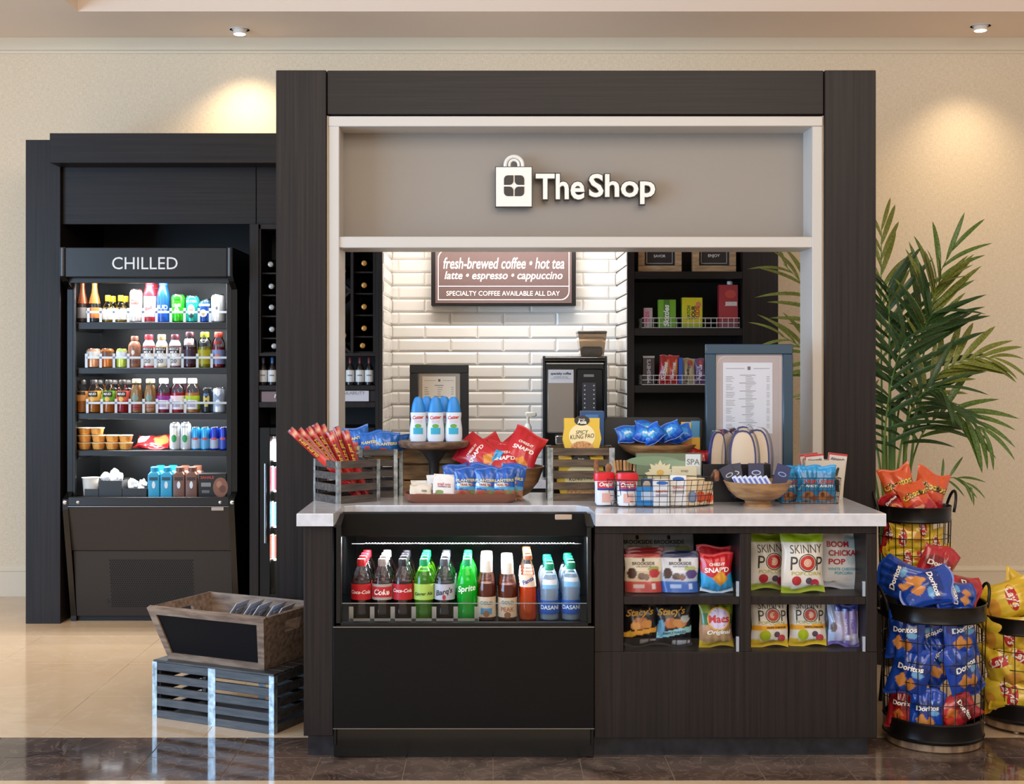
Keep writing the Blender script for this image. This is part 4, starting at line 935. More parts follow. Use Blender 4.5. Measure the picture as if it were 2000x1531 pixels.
slim(383, 'light blue slim energy can beside the white leaf cans', '#2d8fcb', '#a9c2d6', (('R', .5, .6, '#c8485a'),)); slim(401, 'light blue slim energy can, second from the white leaf cans', '#2d8fcb', '#58a4d4', (('R', .5, .6, '#c8485a'),))
slim(419, 'dark blue slim energy can beside the light blue ones', '#1f3aa6', '#a9b2c6', (('R', .5, .6, '#c8485a'),)); slim(436.5, 'dark blue slim energy can at the right end of the fourth chiller shelf', '#1f3aa6', '#2f4cb0', (('R', .5, .6, '#c8485a'),))
# ================================================================== printed film bags
def paint(ops, base):
    b = lin(base); cops = []
    for o in ops: cops.append((o[0], *[lin(q) if isinstance(q, str) else q for q in o[1:]]))
    def fn(u, v):
        c = b
        for o in cops:
            k = o[0]
            if k == 'band':
                if o[1] <= v <= o[2]: c = o[3]
            elif k == 'ell':
                if ((u - o[1]) / o[3]) ** 2 + ((v - o[2]) / o[4]) ** 2 < 1: c = o[5]
            elif k == 'curve':     # below a parabola: v < a + b*u*u
                if v < o[1] + o[2] * u * u: c = o[3]
            elif k == 'curvet':
                if v > o[1] + o[2] * u * u: c = o[3]
            elif k == 'rect':
                if o[1] <= u <= o[2] and o[3] <= v <= o[4]: c = o[5]
            elif k == 'tri':       # diamond
                if abs(u - o[1]) / o[3] + abs(v - o[2]) / o[4] < 1: c = o[5]
            elif k == 'slant':
                if o[1] <= v + o[3] * u <= o[2]: c = o[4]
        return c
    return fn
def bag_mesh(name, w, h, t, ops, base, back=None, texts=(), marks=(), seed=0, kind='pillow', nu=30, nv=40, seal=.06, wr=1., rough=.3, coat=.25):
    """pillow bag or stand-up pouch, base at the origin, printed face towards -y. Returns (mesh, [(mesh, material)])"""
    rd = random.Random(seed); ph = [rd.uniform(0, 6.3) for _ in range(8)]; kk = [rd.uniform(4, 9) for _ in range(4)]
    pf = paint(ops, base); bk = lin(back or base)
    def outline(v): 
        if kind == 'pouch': return w / 2 * (1 - .02 * math.sin(PI * v))
        return w / 2 * (1 - .085 * math.sin(PI * v) ** .8)
    def depth(u, v, sgn):
        if kind == 'pouch':
            e = max(0, 1 - abs(u) ** 3.2); d = t / 2 * (1 - v) ** .75 * (.55 + .45 * e) * min(1, (1 - v) * 9) * (e ** .35)
            d += .0016 * wr * math.sin(3 * u + ph[0] + 5 * v) * e
        else:
            q = min(1, max(0, (v - seal) / (1 - 2 * seal))); s = math.sin(PI * q) ** .55 if 0 < q < 1 else 0
            e = max(0, 1 - abs(u) ** 2.6) ** .75; d = t / 2 * s * e
            near = math.exp(-((min(q, 1 - q)) / .16) ** 2)
            d += wr * .0035 * (near + .25) * e * math.sin(kk[0] * 1.8 * u + ph[1] + 2.2 * v * sgn) * (s + .12)
            d = max(d, .0008 * min(1., (1 - abs(u)) * 12))
            d += wr * .003 * s * e * math.sin(kk[1] * v + kk[2] * .6 * u * sgn + ph[2])
        if sgn > 0: return d
        return -d * (.8 if kind == 'pillow' else 1)
    g = G(); g.c = []
    def pos(u, v, sgn):
        x = outline(v) * u
        x += .012 * w * math.sin(9 * v + ph[3]) * abs(u)
        z = v * h
        if kind == 'pillow' and (v < .12 or v > .88): z += .006 * wr * math.sin(3.1 * u + ph[4 + (v > .5)]) * w / .15
        return (x, -depth(u, v, sgn), z)
    for sgn in (1, -1):
        off = len(g.v)
        for j in range(nv + 1):
            for i in range(nu + 1):
                u = -1 + 2 * i / nu; v = j / nv
                g.v.append(pos(u, v, sgn)); g.c.append(pf(u, v) if sgn > 0 else bk)
        for j in range(nv):
            for i in range(nu):
                a = off + j * (nu + 1) + i; q = (a, a + 1, a + nu + 2, a + nu + 1)
                g.f.append(q if sgn > 0 else q[::-1]); g.m.append(0)
    me = mesh_of(name, g, print_mat(rough, coat), True, 80)
    extra = []
    def fn(a, b):
        v = min(.995, max(.005, b / h)); u = max(-1, min(1, a / max(1e-4, outline(v))))
        p = pos(u, v, 1); return (p[0], p[1] - .0011, p[2])
    fn2 = lambda a, b: (lambda p: (p[0], p[1] - .0007, p[2]))(fn(a, b))
    by = {}
    for tx in texts:     # (string, u, v, width fraction, colour[, rot, shear, bold, height fraction])
        s_, u, v, wf, c_ = tx[:5]; ro = tx[5] if len(tx) > 5 else 0; sh = tx[6] if len(tx) > 6 else 0; bo = tx[7] if len(tx) > 7 else .02; hf = tx[8] if len(tx) > 8 else None
        gg = by.setdefault(('lettering', c_), G()); gg.text(s_, u * w / 2, v * h, w=wf * w, h=(hf * h if hf else None), fn=fn2, rot=ro, shear=sh, bold=bo)
    for mk in marks:     # (u, v, r fraction of width, colour[, inner ratio, rz factor])
        u, v, rr, c_ = mk[:4]; r0 = mk[4] if len(mk) > 4 else 0; kz = mk[5] if len(mk) > 5 else 1
        gg = by.setdefault(('printed_mark', c_), G()); gg.disc(u * w / 2, v * h, rr * w, fn, rz=rr * w * kz, r0=r0)
    for (nm, c_), gg in by.items(): extra.append((mesh_of(nm, gg, mat(c_, .4), False), nm))
    return me, extra
BAGS = {}
def bag(name, design, label, loc, rot=(0, 0, 0), group=None, scale=1., cat='bag', **over):
    """put down one bag of a design; designs are keyword dicts for bag_mesh"""
    kw = dict(DES[design]); kw.update(over); seed = kw.get('seed', 0)
    key = (design, seed, tuple(sorted((k, v) for k, v in over.items() if not isinstance(v, (list, dict)))))
    if key not in BAGS: BAGS[key] = bag_mesh('film', **kw)
    me, ex = BAGS[key]
    t = empty(name, loc, rot, label, cat, group); t.scale = (scale,) * 3
    obj('film', None, None, t, True, me=me)
    for m_, nm in ex: obj(nm, None, None, t, True, me=m_)
    return t
def bag_dims(d): return DES[d]['w'], DES[d]['h'], DES[d]['t']
GRN, CRM = '#8fae1c', '#e9e4da'
DES = {
 'berry': dict(w=.136, h=.136, t=.06, base='#ddd3c0', kind='pouch', back='#b02a30', ops=[('band', .0, .3, '#c0392f'), ('band', .3, .55, '#cbb99c'), ('ell', -.62, .5, .26, .14, '#4a2c20'), ('ell', -.1, .42, .22, .09, '#5b3626'), ('ell', .18, .4, .16, .08, '#6b3f2c'), ('ell', .55, .62, .3, .07, '#8ea04c'), ('ell', .58, .5, .3, .12, '#b22a34'), ('band', .91, 1.01, '#b3262e'), ('rect', -.55, .05, .12, .2, '#d9b8ac'), ('rect', .42, .66, .1, .24, '#e3cfc4')],
               texts=[('BROOKSIDE', 0, .76, .6, '#3a2e2a'), ('DARK CHOCOLATE', 0, .68, .4, '#6b5a50')], marks=[(0, .85, .035, '#3a2e2a', 0, 1.3)]),
 'acai': dict(w=.136, h=.136, t=.06, base='#d4d6dc', kind='pouch', back='#1c2a52', ops=[('band', .0, .3, '#2f62b4'), ('band', .3, .5, '#a9b4c8'), ('ell', -.68, .5, .24, .15, '#4a2f2a'), ('ell', -.2, .42, .24, .09, '#4a302c'), ('ell', .1, .4, .18, .08, '#6b3a30'), ('ell', .55, .62, .32, .08, '#a8b070'), ('ell', .62, .48, .32, .12, '#4a3a78'), ('band', .91, 1.01, '#182a5c'), ('rect', -.55, .05, .12, .2, '#a9c0e2'), ('rect', .42, .66, .1, .24, '#c2d2ea')],
               texts=[('BROOKSIDE', 0, .76, .6, '#3a3a4a'), ('DARK CHOCOLATE', 0, .68, .4, '#5b5f70')], marks=[(0, .85, .035, '#3a2e2a', 0, 1.3)]),
 'snap': dict(w=.125, h=.145, t=.05, base='#c9222a', back='#b01f26', seed=5, ops=[('curve', .36, .18, '#2f9fd6'), ('curve', .05, .03, '#d8e6ee'), ('tri', .18, .36, .52, .2, '#dd8d2c'), ('tri', .3, .4, .34, .15, '#e8a83a')], texts=[('CHEEZ-IT', .0, .72, .46, '#f6f1ec', .04, .1, .03), ("SNAP'D", .0, .58, .72, '#f6f1ec', .05, .1, .03, .13)]),
 'snapbig': dict(w=.155, h=.2, t=.06, base='#c2222c', back='#a81c24', seed=9, ops=[('curve', .12, .1, '#2f9fd6'), ('tri', .18, .2, .4, .12, '#dd8d2c')], texts=[('CHEEZ-IT', 0, .62, .45, '#f6f1ec', .05, .1, .03), ("SNAP'D", 0, .48, .62, '#f6f1ec', .06, .1, .03, .1)]),
 'pita_gold': dict(w=.128, h=.152, t=.05, base='#161214', seed=2, ops=[('ell', .0, .52, .5, .13, '#b5743a'), ('ell', .35, .5, .3, .1, '#c98a48'), ('ell', -.3, .46, .3, .09, '#d29a58'), ('slant', .27, .37, -.06, '#d99b32'), ('ell', -.6, .28, .22, .07, '#e2ac3c'), ('rect', .0, .2, .08, .15, '#9c9894'), ('rect', .24, .44, .08, .15, '#9c9894'), ('rect', .48, .68, .08, .15, '#9c9894'), ('rect', .72, .9, .08, .15, '#9c9894')],
               texts=[("Stacy's", -.05, .74, .74, '#cf9c3c', .08, .35, .03, .2), ('PITA CHIPS', .4, .9, .32, '#7a7672')]),
 'pita_blue': dict(w=.128, h=.152, t=.05, base='#17141a', seed=3, ops=[('ell', -.2, .52, .36, .12, '#b5703c'), ('ell', .3, .52, .4, .1, '#bd8048'), ('slant', .25, .38, -.08, '#8fc4ce'), ('ell', -.75, .4, .2, .2, '#5a92b4'), ('ell', .62, .62, .26, .08, '#b9c0c6'), ('rect', -.1, .12, .07, .14, '#b5b5b6'), ('rect', .18, .4, .07, .14, '#b5b5b6'), ('rect', .46, .68, .07, .14, '#b5b5b6'), ('rect', .74, .93, .07, .14, '#b5b5b6')],
               texts=[("Stacy's", -.12, .76, .74, '#cf9c3c', .08, .35, .03, .2), ('SIMPLY NAKED', 0, .315, .6, '#3a5a6c', .1), ('PITA CHIPS', .45, .93, .32, '#b5b0ac')]),
 'rinds': dict(w=.13, h=.168, t=.055, base='#a9805c', seed=4, back='#7f7a1c', ops=[('band', .68, 1.01, '#7c8a22'), ('ell', -.1, .85, .3, .1, '#5b4a34'), ('rect', -.9, -.5, .5, .74, '#2f6a3c'), ('rect', .6, .95, .52, .72, '#2f6a3c'), ('ell', .1, .2, .8, .14, '#b08e64'), ('ell', -.2, .42, .5, .1, '#b78e6e'), ('curve', .11, .02, '#c9a81e'), ('band', 0, .04, '#b8951a')],
               texts=[('Macs', .12, .62, .58, '#c23a3c', .05, 0, .03), ('Original', .15, .32, .68, '#eef0f0', .04, .25, .03, .12)], marks=[(.12, .62, .33, '#d9a83a', .88, 1), (.12, .62, .29, '#cfc2dc', .0, 1)]),
 'skinny': dict(w=.162, h=.218, t=.06, base='#e2dcd2', seed=6, back='#d8d2c8', ops=[('band', .85, 1.01, GRN), ('curve', .09, .03, '#a8b824')],
               texts=[('SKINNY', .12, .73, .72, '#37342e', .03, 0, -.006, .14), ('P', -.42, .49, .15, '#37342e', 0, 0, 0, .22), ('P', .72, .49, .15, '#37342e', 0, 0, 0, .22), ('POPCORN', .14, .325, .66, '#b9b12a', 0, 0, .0, .06)],
               marks=[(.17, .5, .2, '#3a302c', .9), (.17, .5, .165, '#b8332c'), (.17, .5, .09, '#d9b39c'), (-.3, .2, .105, '#b8303a'), (.25, .2, .075, '#5a4a58'), (.52, .16, .095, '#b82c48')]),
 'skinny_ched': dict(w=.155, h=.205, t=.058, base='#dfd9cf', seed=8, back='#d8b83a', ops=[('band', .88, 1.01, '#a89a3a'), ('curve', .12, .02, '#e0b91c'), ('slant', .33, .42, -.02, '#e3a428')],
               texts=[('SKINNY', .1, .8, .7, '#3a3630', .03, 0, -.006, .14), ('P', -.46, .6, .14, '#3a3630', 0, 0, 0, .2), ('P', .7, .6, .14, '#3a3630', 0, 0, 0, .2), ('POPCORN', .05, .465, .66, '#9aa838', 0, 0, 0, .06), ('WHITE CHEDDAR', .3, .375, .5, '#5b3a14', .02, 0, .04)],
               marks=[(.14, .61, .19, '#3a302c', .88), (.14, .61, .15, '#b8402c'), (.14, .61, .08, '#d9b39c'), (-.25, .22, .14, '#a9bb20'), (.35, .24, .075, '#5a4a58'), (.6, .16, .1, '#c2424a')]),
 'boom': dict(w=.165, h=.215, t=.055, base='#e4e3e4', seed=7, ops=[('ell', .5, .82, .35, .12, '#a9c6d2'), ('ell', .5, .52, .25, .1, '#c2d4da'), ('curve', .07, .01, '#c3c5cc')],
               texts=[('BOOM', -.15, .78, .5, '#b4202e', 0, 0, .03, .1), ('CHICKA', .05, .63, .62, '#b4202e', 0, 0, .03, .1), ('POP', -.2, .48, .36, '#b4202e', 0, 0, .03, .1), ('WHITE CHEDDAR', .1, .35, .68, '#4fa8bc', 0, 0, .02, .05), ('POPCORN', .1, .28, .4, '#4fa8bc', 0, 0, .02, .05)]),
 'cookie': dict(w=.118, h=.155, t=.03, base='#b8b4d2', seed=11, rough=.2, wr=2., ops=[('band', .82, 1.01, '#3f4c9e'), ('rect', -1, -.55, .0, 1, '#9fb2d6'), ('ell', -.7, .45, .2, .12, '#6b5a54'), ('rect', .1, .35, .1, .8, '#7a66a8'), ('rect', .55, .9, .3, .85, '#8672b4'), ('band', 0, .08, '#6a5aa4'), ('ell', .3, .2, .4, .06, '#d9d4e4')],
               texts=[('YOU', .55, .5, .3, '#5b4a9c', PI / 2, 0, .02), ('TRAIL MIX', .1, .45, .5, '#e3def0', PI / 2, 0, .0)]),
 'tortilla': dict(rough=.2, coat=.5, wr=2.0, w=.15, h=.19, t=.07, base='#1a45a8', seed=21, back='#153a90', ops=[('ell', 0, .62, .9, .18, '#12327e'), ('tri', -.3, .33, .36, .17, '#d9924a'), ('tri', .18, .3, .34, .15, '#cf8640'), ('ell', .45, .52, .3, .06, '#6aa8dc')], texts=[('Doritos', 0, .62, .62, '#f3efe9', .12, .1, .035, .11)]),
 'tortilla_red': dict(rough=.2, coat=.5, wr=2.0, w=.15, h=.19, t=.07, base='#b0222a', seed=22, back='#96181f', ops=[('ell', 0, .62, .9, .17, '#7c1418'), ('tri', -.2, .33, .4, .17, '#d97a34'), ('ell', .3, .25, .5, .1, '#c9442c')], texts=[('Doritos', 0, .62, .62, '#f3efe9', .12, .1, .035, .11)]),
 'puffs': dict(rough=.2, coat=.5, wr=2.0, w=.16, h=.19, t=.07, base='#d9592c', seed=23, back='#c04a24', ops=[('curve', .34, -.05, '#b3222a'), ('ell', .1, .3, .5, .1, '#d9482c'), ('ell', -.2, .16, .4, .06, '#e8b08c')], texts=[('Cheetos', .02, .56, .86, '#1f1a14', .08, .15, .075, .2), ('Cheetos', .0, .57, .84, '#f0cf5a', .08, .15, .035, .19)]),
 'potato': dict(rough=.2, coat=.5, wr=2.0, w=.155, h=.19, t=.075, base='#d9b42a', seed=24, back='#c9a422', ops=[('ell', 0, .5, .9, .3, '#e6c43c'), ('ell', .3, .22, .5, .12, '#d99a3c'), ('curve', .1, .02, '#c9991e')], texts=[("Lay's", 0, .62, .52, '#f6f0e4', .15, .2, .03)], marks=[(0, .62, .33, '#c2282c', 0, .42)]),
 'potato_red': dict(rough=.2, coat=.5, wr=2.0, w=.15, h=.18, t=.07, base='#b3262a', seed=25, back='#a02024', ops=[('ell', 0, .3, .7, .15, '#d9702c')], texts=[('Fritos', 0, .62, .7, '#f3e3c4', .1, .15, .03, .14)]),
 'nuts': dict(w=.098, h=.13, t=.045, base='#1f58ae', seed=31, back='#1a4a96', rough=.22, ops=[('curve', .3, .02, '#9c6a4c'), ('ell', -.4, .2, .3, .09, '#b0523c'), ('ell', .2, .13, .3, .07, '#c9ad88'), ('ell', .5, .24, .22, .06, '#7a8c58'), ('slant', .33, .43, .05, '#4f9cc8'), ('ell', -.2, .47, .7, .06, '#d8cfc0')], texts=[('PLANTERS', 0, .6, .84, '#e6cf7c', .0, 0, .03, .08), ('TRAIL MIX', 0, .47, .55, '#9c2c34', 0, 0, .02)]),
 'nuts_dense': dict(w=.105, h=.11, t=.05, base='#2263b4', seed=32, back='#1c52a0', rough=.2, ops=[('curve', .28, .0, '#b08a5c'), ('ell', .2, .2, .4, .1, '#d6b884'), ('ell', -.3, .36, .3, .08, '#c24a3c')], texts=[('PLANTERS', 0, .58, .8, '#f0d884', .03, .1, .03, .1)]),
 'mints': dict(w=.1, h=.075, t=.035, base='#1560c8', seed=33, rough=.16, back='#1252b0', ops=[('ell', 0, .55, .75, .28, '#2a86d8'), ('ell', -.1, .5, .3, .18, '#5ab0d8'), ('curve', .14, .05, '#1146a8')], texts=[('mint', -.05, .55, .3, '#f0f4fa', .1, .1, .03)]),
 'cookies_blue': dict(w=.1, h=.15, t=.05, base='#1d78ac', seed=34, back='#18659a', rough=.2, ops=[('band', .82, 1.01, '#2f96d2'), ('ell', -.1, .16, .5, .13, '#b5733e'), ('ell', .5, .1, .35, .09, '#8a5632'), ('ell', -.2, .2, .2, .06, '#6b3f24')], texts=[('CHIPS', .1, .55, .66, '#c8402c', .0, .1, .05, .09), ('AHOY!', .1, .44, .55, '#eaf2f4', 0, .1, .04, .08), ('family size', -.62, .45, .5, '#8cc4dc', PI / 3)]),
 'mix_white': dict(w=.082, h=.095, t=.016, base='#e6e0dc', kind='pouch', seed=35, back='#ddd6d0', ops=[('curve', .26, .0, '#b5523c'), ('ell', -.4, .3, .4, .1, '#6a8c4a'), ('ell', .3, .16, .4, .09, '#c98a5c'), ('ell', -.5, .1, .3, .07, '#d9b08c')], texts=[('trail mix', 0, .62, .6, '#c2405c', 0, .1), ('cranberry nut', 0, .52, .6, '#7a3a4a')]),
 'packet_cream': dict(w=.085, h=.06, t=.02, base='#d8ccbc', kind='pouch', seed=36, back='#cfc2b0', ops=[('curve', .2, .1, '#c9a08a')], texts=[('tea', .3, .6, .25, '#6a7a5c'), ('organic', 0, .35, .5, '#b56a5c')]),
}
# ------------------------------------------------------------------ bags in the counter cubbies
def shelf_bag(design, px, zbase, label, y=4.86, sc=1., name='snack_bag', rz=0., lean=-.06, **k):
    return bag(name, design, label, (X(px, y - .03), y, zbase + .002), (lean, 0, rz), 'snack bags in the counter cubbies', sc, **k)
shelf_bag('berry', 1258, zs1, 'red and cream chocolate pouch at the front left of the upper left cubby', name='chocolate_pouch')
shelf_bag('berry', 1262, zs1, 'red-topped chocolate pouch directly behind the front red and cream one', 4.925, 1.03, 'chocolate_pouch'); shelf_bag('berry', 1263, zs1, 'third red-topped chocolate pouch back in the upper left cubby', 4.99, 1.05, 'chocolate_pouch')
shelf_bag('acai', 1330, zs1, 'blue and white chocolate pouch at the front of the upper left cubby', name='chocolate_pouch'); shelf_bag('acai', 1330, zs1, 'navy-topped chocolate pouch behind the blue and white one', 4.925, 1.03, 'chocolate_pouch')
shelf_bag('berry', 1246, zs1 + .0, 'tall dim chocolate pouch at the very back left of the upper left cubby', 5.12, 1.42, 'chocolate_pouch'); shelf_bag('acai', 1308, zs1 + .0, 'tall dim chocolate pouch at the back centre of the upper left cubby', 5.12, 1.42, 'chocolate_pouch')
shelf_bag('snap', 1402, zs1, 'red and blue cheese cracker bag in the upper left cubby', 4.85, .98); shelf_bag('snap', 1397, zs1, 'red cracker bag standing behind the front cheese cracker bag', 4.94, 1.08, seed=51)
shelf_bag('pita_gold', 1252, zo0, 'black pita chip bag with a golden band in the lower left cubby', sc=1.08, rz=.05); shelf_bag('pita_blue', 1318, zo0, 'black pita chip bag with a pale blue band in the lower left cubby', sc=1.08)
shelf_bag('rinds', 1401, zo0, 'pork rind bag with yellow foot and round badge in the lower left cubby', 4.85, .99)
shelf_bag('skinny', 1505, zs1, 'white popcorn bag with green foot at the left of the upper right cubby', 4.91, .96, rz=.06, seed=61); shelf_bag('skinny', 1571, zs1, 'white popcorn bag with bright green top in front of the upper right cubby', 4.845, 1.0)
shelf_bag('boom', 1645, zs1, 'white popcorn bag with red lettering at the right of the upper right cubby', 4.93, .98)
shelf_bag('skinny_ched', 1506, zo0, 'yellow and white popcorn bag at the left of the lower right cubby', 4.855, .92); shelf_bag('skinny_ched', 1581, zo0, 'yellow and white popcorn bag in the middle of the lower right cubby', 4.87, .9, rz=-.1, seed=64, lean=-.1)
shelf_bag('cookie', 1652, zo0, 'shiny purple snack bag at the right of the lower right cubby', 4.86, 1.0, lean=-.08); shelf_bag('cookie', 1644, zo0, 'purple snack bag behind the shiny front one in the lower right cubby', 4.9, 1.02, seed=70)

# ------------------------------------------------------------------ bottles in the counter cooler
GRP = 'bottles in the counter cooler'
def cola(dsc, pxs, key, shape, liquid, cap, lab, texts, rows=4, w=.076, h=.222, ybase=4.885, pitch=.075, **k):
    words = ('front row', 'second row', 'third row', 'fourth row')
    out = []
    for r in range(rows):
        y = ybase + r * pitch
        out.append(bottle('drink_bottle', '%s, %s of counter cooler' % (dsc, words[r]), 'bottle', (X(pxs, ybase) + .0 * r, y, zdk + .0005), w, h, shape, liquid, cap, lab, texts, GRP, key=key, **k))
    return out
COLA = '#24100a'
W_ = '#f7f2ee'
cola('red-labelled cola bottle with red cap', 706, 'c1', 'soda', COLA, '#c3202b', '#b81a24', (('Coca-Cola', .475, .92, W_, 0, .3, .015),), fill=.62, trans=.15)
cola('grey-labelled cola bottle with grey cap', 747, 'c2', 'soda', COLA, '#9b9391', '#a8a09c', (('R', .51, 1.1, '#c0222c'), ('R', .44, 1.1, '#c0222c'), ('Coke', .475, .72, W_, 0, .2, .03)), fill=.62, trans=.15)
cola('black-capped cola bottle with red label', 787, 'c3', 'soda', COLA, '#221d25', '#b51c26', (('Coca-Cola', .5, .9, W_, 0, .3, .015),), fill=.64, trans=.15)
cola('green ginger ale bottle with lime label', 828, 'c4', 'soda', '#4f8f10', '#0f9a5c', '#a8c85a', (('Ginger Ale', .44, .85, '#2c4a1c', .05, .2),), trans=.5, fill=.8)
cola('dark root beer bottle with silver label', 868, 'c5', 'soda', '#1c1110', '#4d4c58', '#b3b4c2', (("Barq's", .47, .8, '#33303c', .2, .3), ('E', .39, .16, '#a83236')), fill=.62, trans=.15)
cola('bright green lemon soda bottle', 912, 'c6', 'soda', '#17c440', '#15a561', None, (('Sprite', .52, .85, '#e6f8ea', .12, .2, .02),), trans=.6, fill=.84)
cola('iced tea bottle with broad white cap left of the other', 950, 'c7', 'tea', '#6e2a10', '#e9e4dc', '#cbb49a', (('GOLD', .3, .6, '#4a7c84'), ('R', .16, .6, '#4a8ab4'), ('O', .12, .34, '#8a5a3a')), w=.07, h=.218, trans=.3)
cola('iced tea bottle with broad white cap beside the orange soda', 991, 'c8', 'tea', '#6e2a10', '#e9e4dc', '#cbb49a', (('GOLD', .32, .6, '#4a7c84'), ('PEAK', .2, .66, '#b5603c'), ('O', .1, .34, '#8a5a3a')), w=.07, h=.21, trans=.3)
cola('slim orange soda glass bottle', 1031, 'c9', 'fanta', '#dd5a14', '#c9744a', '#e9d2bc', (('Fanta', .62, .62, '#2a3a8c', .45, .1, .03),), w=.066, h=.235, trans=.5, fill=.58)
cola('water bottle with green cap beside the orange soda', 1073, 'c10', 'water', '#aebccb', '#0f8c66', '#1c4fa2', (('DASANI', .24, .9, '#e6eef8'), ('R', .68, .8, '#dde4ee'), ('R', .62, .8, '#7db4e0')), h=.205, w=.072, trans=.5, fill=.8)
cola('water bottle with green cap at the right end', 1115, 'c11', 'water', '#aebccb', '#0f8c66', '#1c4fa2', (('DASANI', .24, .9, '#e6eef8'), ('R', .7, .8, '#dde4ee'), ('R', .64, .8, '#7db4e0')), h=.21, w=.072, trans=.5, fill=.8)
# clear bottle dividers at the front of the cooler deck
g = G()
zb_ = zdk
for px in (686, 727, 767, 808, 848, 890, 931):
    g.box(X(px, 4.84) - .008, X(px, 4.84) + .008, 4.838, 4.841, zdk, zdk + .055)
g.box(X(683, 4.84), X(934, 4.84), 4.838, 4.841, zdk, zdk + .012)
obj('bottle_stop', g, clear_mat('bottle_stop', '#d8cec4', .3, .25, body=.4), dc, smooth=False)
# ================================================================== cartons and crates
def carton(name, label, cat, px, z, w, h, d, y, col, texts=(), shapes=(), rz=0., group=None, side=None, lean=0., bev=.0015, rough=.35):
    t = empty(name, (X(px, y), y, z), (lean, 0, rz), label, cat, group)
    obj('box', G().box(-w / 2, w / 2, 0, d, 0, h, bev), mat(col, rough), t, True)
    if side: obj('box_side', G().box(-w / 2 - .0006, -w / 2 + .0002, .002, d - .002, .002, h - .002).box(w / 2 - .0002, w / 2 + .0006, .002, d - .002, .002, h - .002), mat(side, rough), t, True)
    for i, sh in enumerate(shapes):
        k = sh[0]; g = G(); y_ = -.0006 - .0002 * i; fn = lambda a, b, y_=y_: (a, y_, b)
        if k == 'r': g.rect(sh[1] * w / 2, sh[2] * w / 2, sh[3] * h, sh[4] * h, fn, nu=1, nv=1)
        elif k == 'e': g.disc(sh[1] * w / 2, sh[2] * h, sh[3] * w, fn, rz=sh[4] * h, n=20)
        elif k == 'p': g.add([fn(a * w / 2, b * h) for a, b in sh[1]], [tuple(range(len(sh[1])))])
        obj('printed_mark', g, mat(sh[-1], rough), t, True, smooth=False)
    y_ = -.0008 - .0002 * len(shapes); fn = lambda a, b: (a, y_, b)
    for tx in texts:
        s_, u, v, wf, c_ = tx[:5]; ro = tx[5] if len(tx) > 5 else 0; sh = tx[6] if len(tx) > 6 else 0; bo = tx[7] if len(tx) > 7 else .02; hf = tx[8] if len(tx) > 8 else None
        obj('lettering', G().text(s_, u * w / 2, v * h, w=wf * w, h=hf * h if hf else None, fn=fn, rot=ro, shear=sh, bold=bo), mat(c_, .4), t, True, smooth=False)
    return t
GREYW = noise_mat('weathered_grey_slat', '#38322f', '#564d48', (9, 70, 70), .6, 5, .3)
BROWNW = noise_mat('weathered_brown_slat', '#3e3024', '#66523d', (9, 70, 70), .6, 5, .3)
RUST = noise_mat('rustic_plank', '#6b5136', '#a58259', (9, 60, 60), .65, 5, .3)
def slat_crate(label, loc, rz, L, W, Hh, rows, wood, bands=True, th=.008, gap=.36, mid=False, lid=False, post=.014, group='slatted crates'):
    """x: long side, y: depth (from 0 backwards), origin at the front left base corner"""
    t = empty('slatted_crate', loc, (0, 0, rz), label, 'crate', group)
    ph = Hh / (rows - gap); sh = ph * (1 - gap)
    for r in range(rows):
        z0 = r * ph
        for b in ((.001, L - .001, 0, th), (.001, L - .001, W - th, W), (0, th, th + .001, W - th - .001), (L - th, L, th + .001, W - th - .001)):
            obj('slat', G().box(b[0], b[1], b[2], b[3], z0, z0 + sh, .0012), wood, t, True)
    obj('base_board', G().box(th, L - th, th, W - th, .001, .007), wood, t, True)
    e = .0012; BAND = GALV
    for (cx, sx_) in ((0, 1), (L, -1)):
        for (cy, sy_) in ((0, 1), (W, -1)):
            g = G().box(cx - sx_ * e, cx + sx_ * post, cy - sy_ * e, cy, 0, Hh + .001).box(cx - sx_ * e, cx, cy, cy + sy_ * post, 0, Hh + .001)
            obj('corner_band', g, BAND, t, True)
            obj('corner_post', G().box(cx + sx_ * th, cx + sx_ * (th + post * .8), cy + sy_ * th, cy + sy_ * (th + post * .8), .007, Hh - .002), wood, t, True)
    if mid:
        obj('middle_band', G().box(L / 2 - post * .8, L / 2 + post * .8, -e, 0, 0, Hh + .001), BAND, t, True); obj('middle_band', G().box(L / 2 - post * .8, L / 2 + post * .8, W, W + e, 0, Hh + .001), BAND, t, True)
    if lid:
        n = 5; q = W / n
        for i in range(n): obj('top_board', G().box(.002, L - .002, i * q + .0015, (i + 1) * q - .0015, Hh, Hh + .008, .001), wood, t, True)
    return t
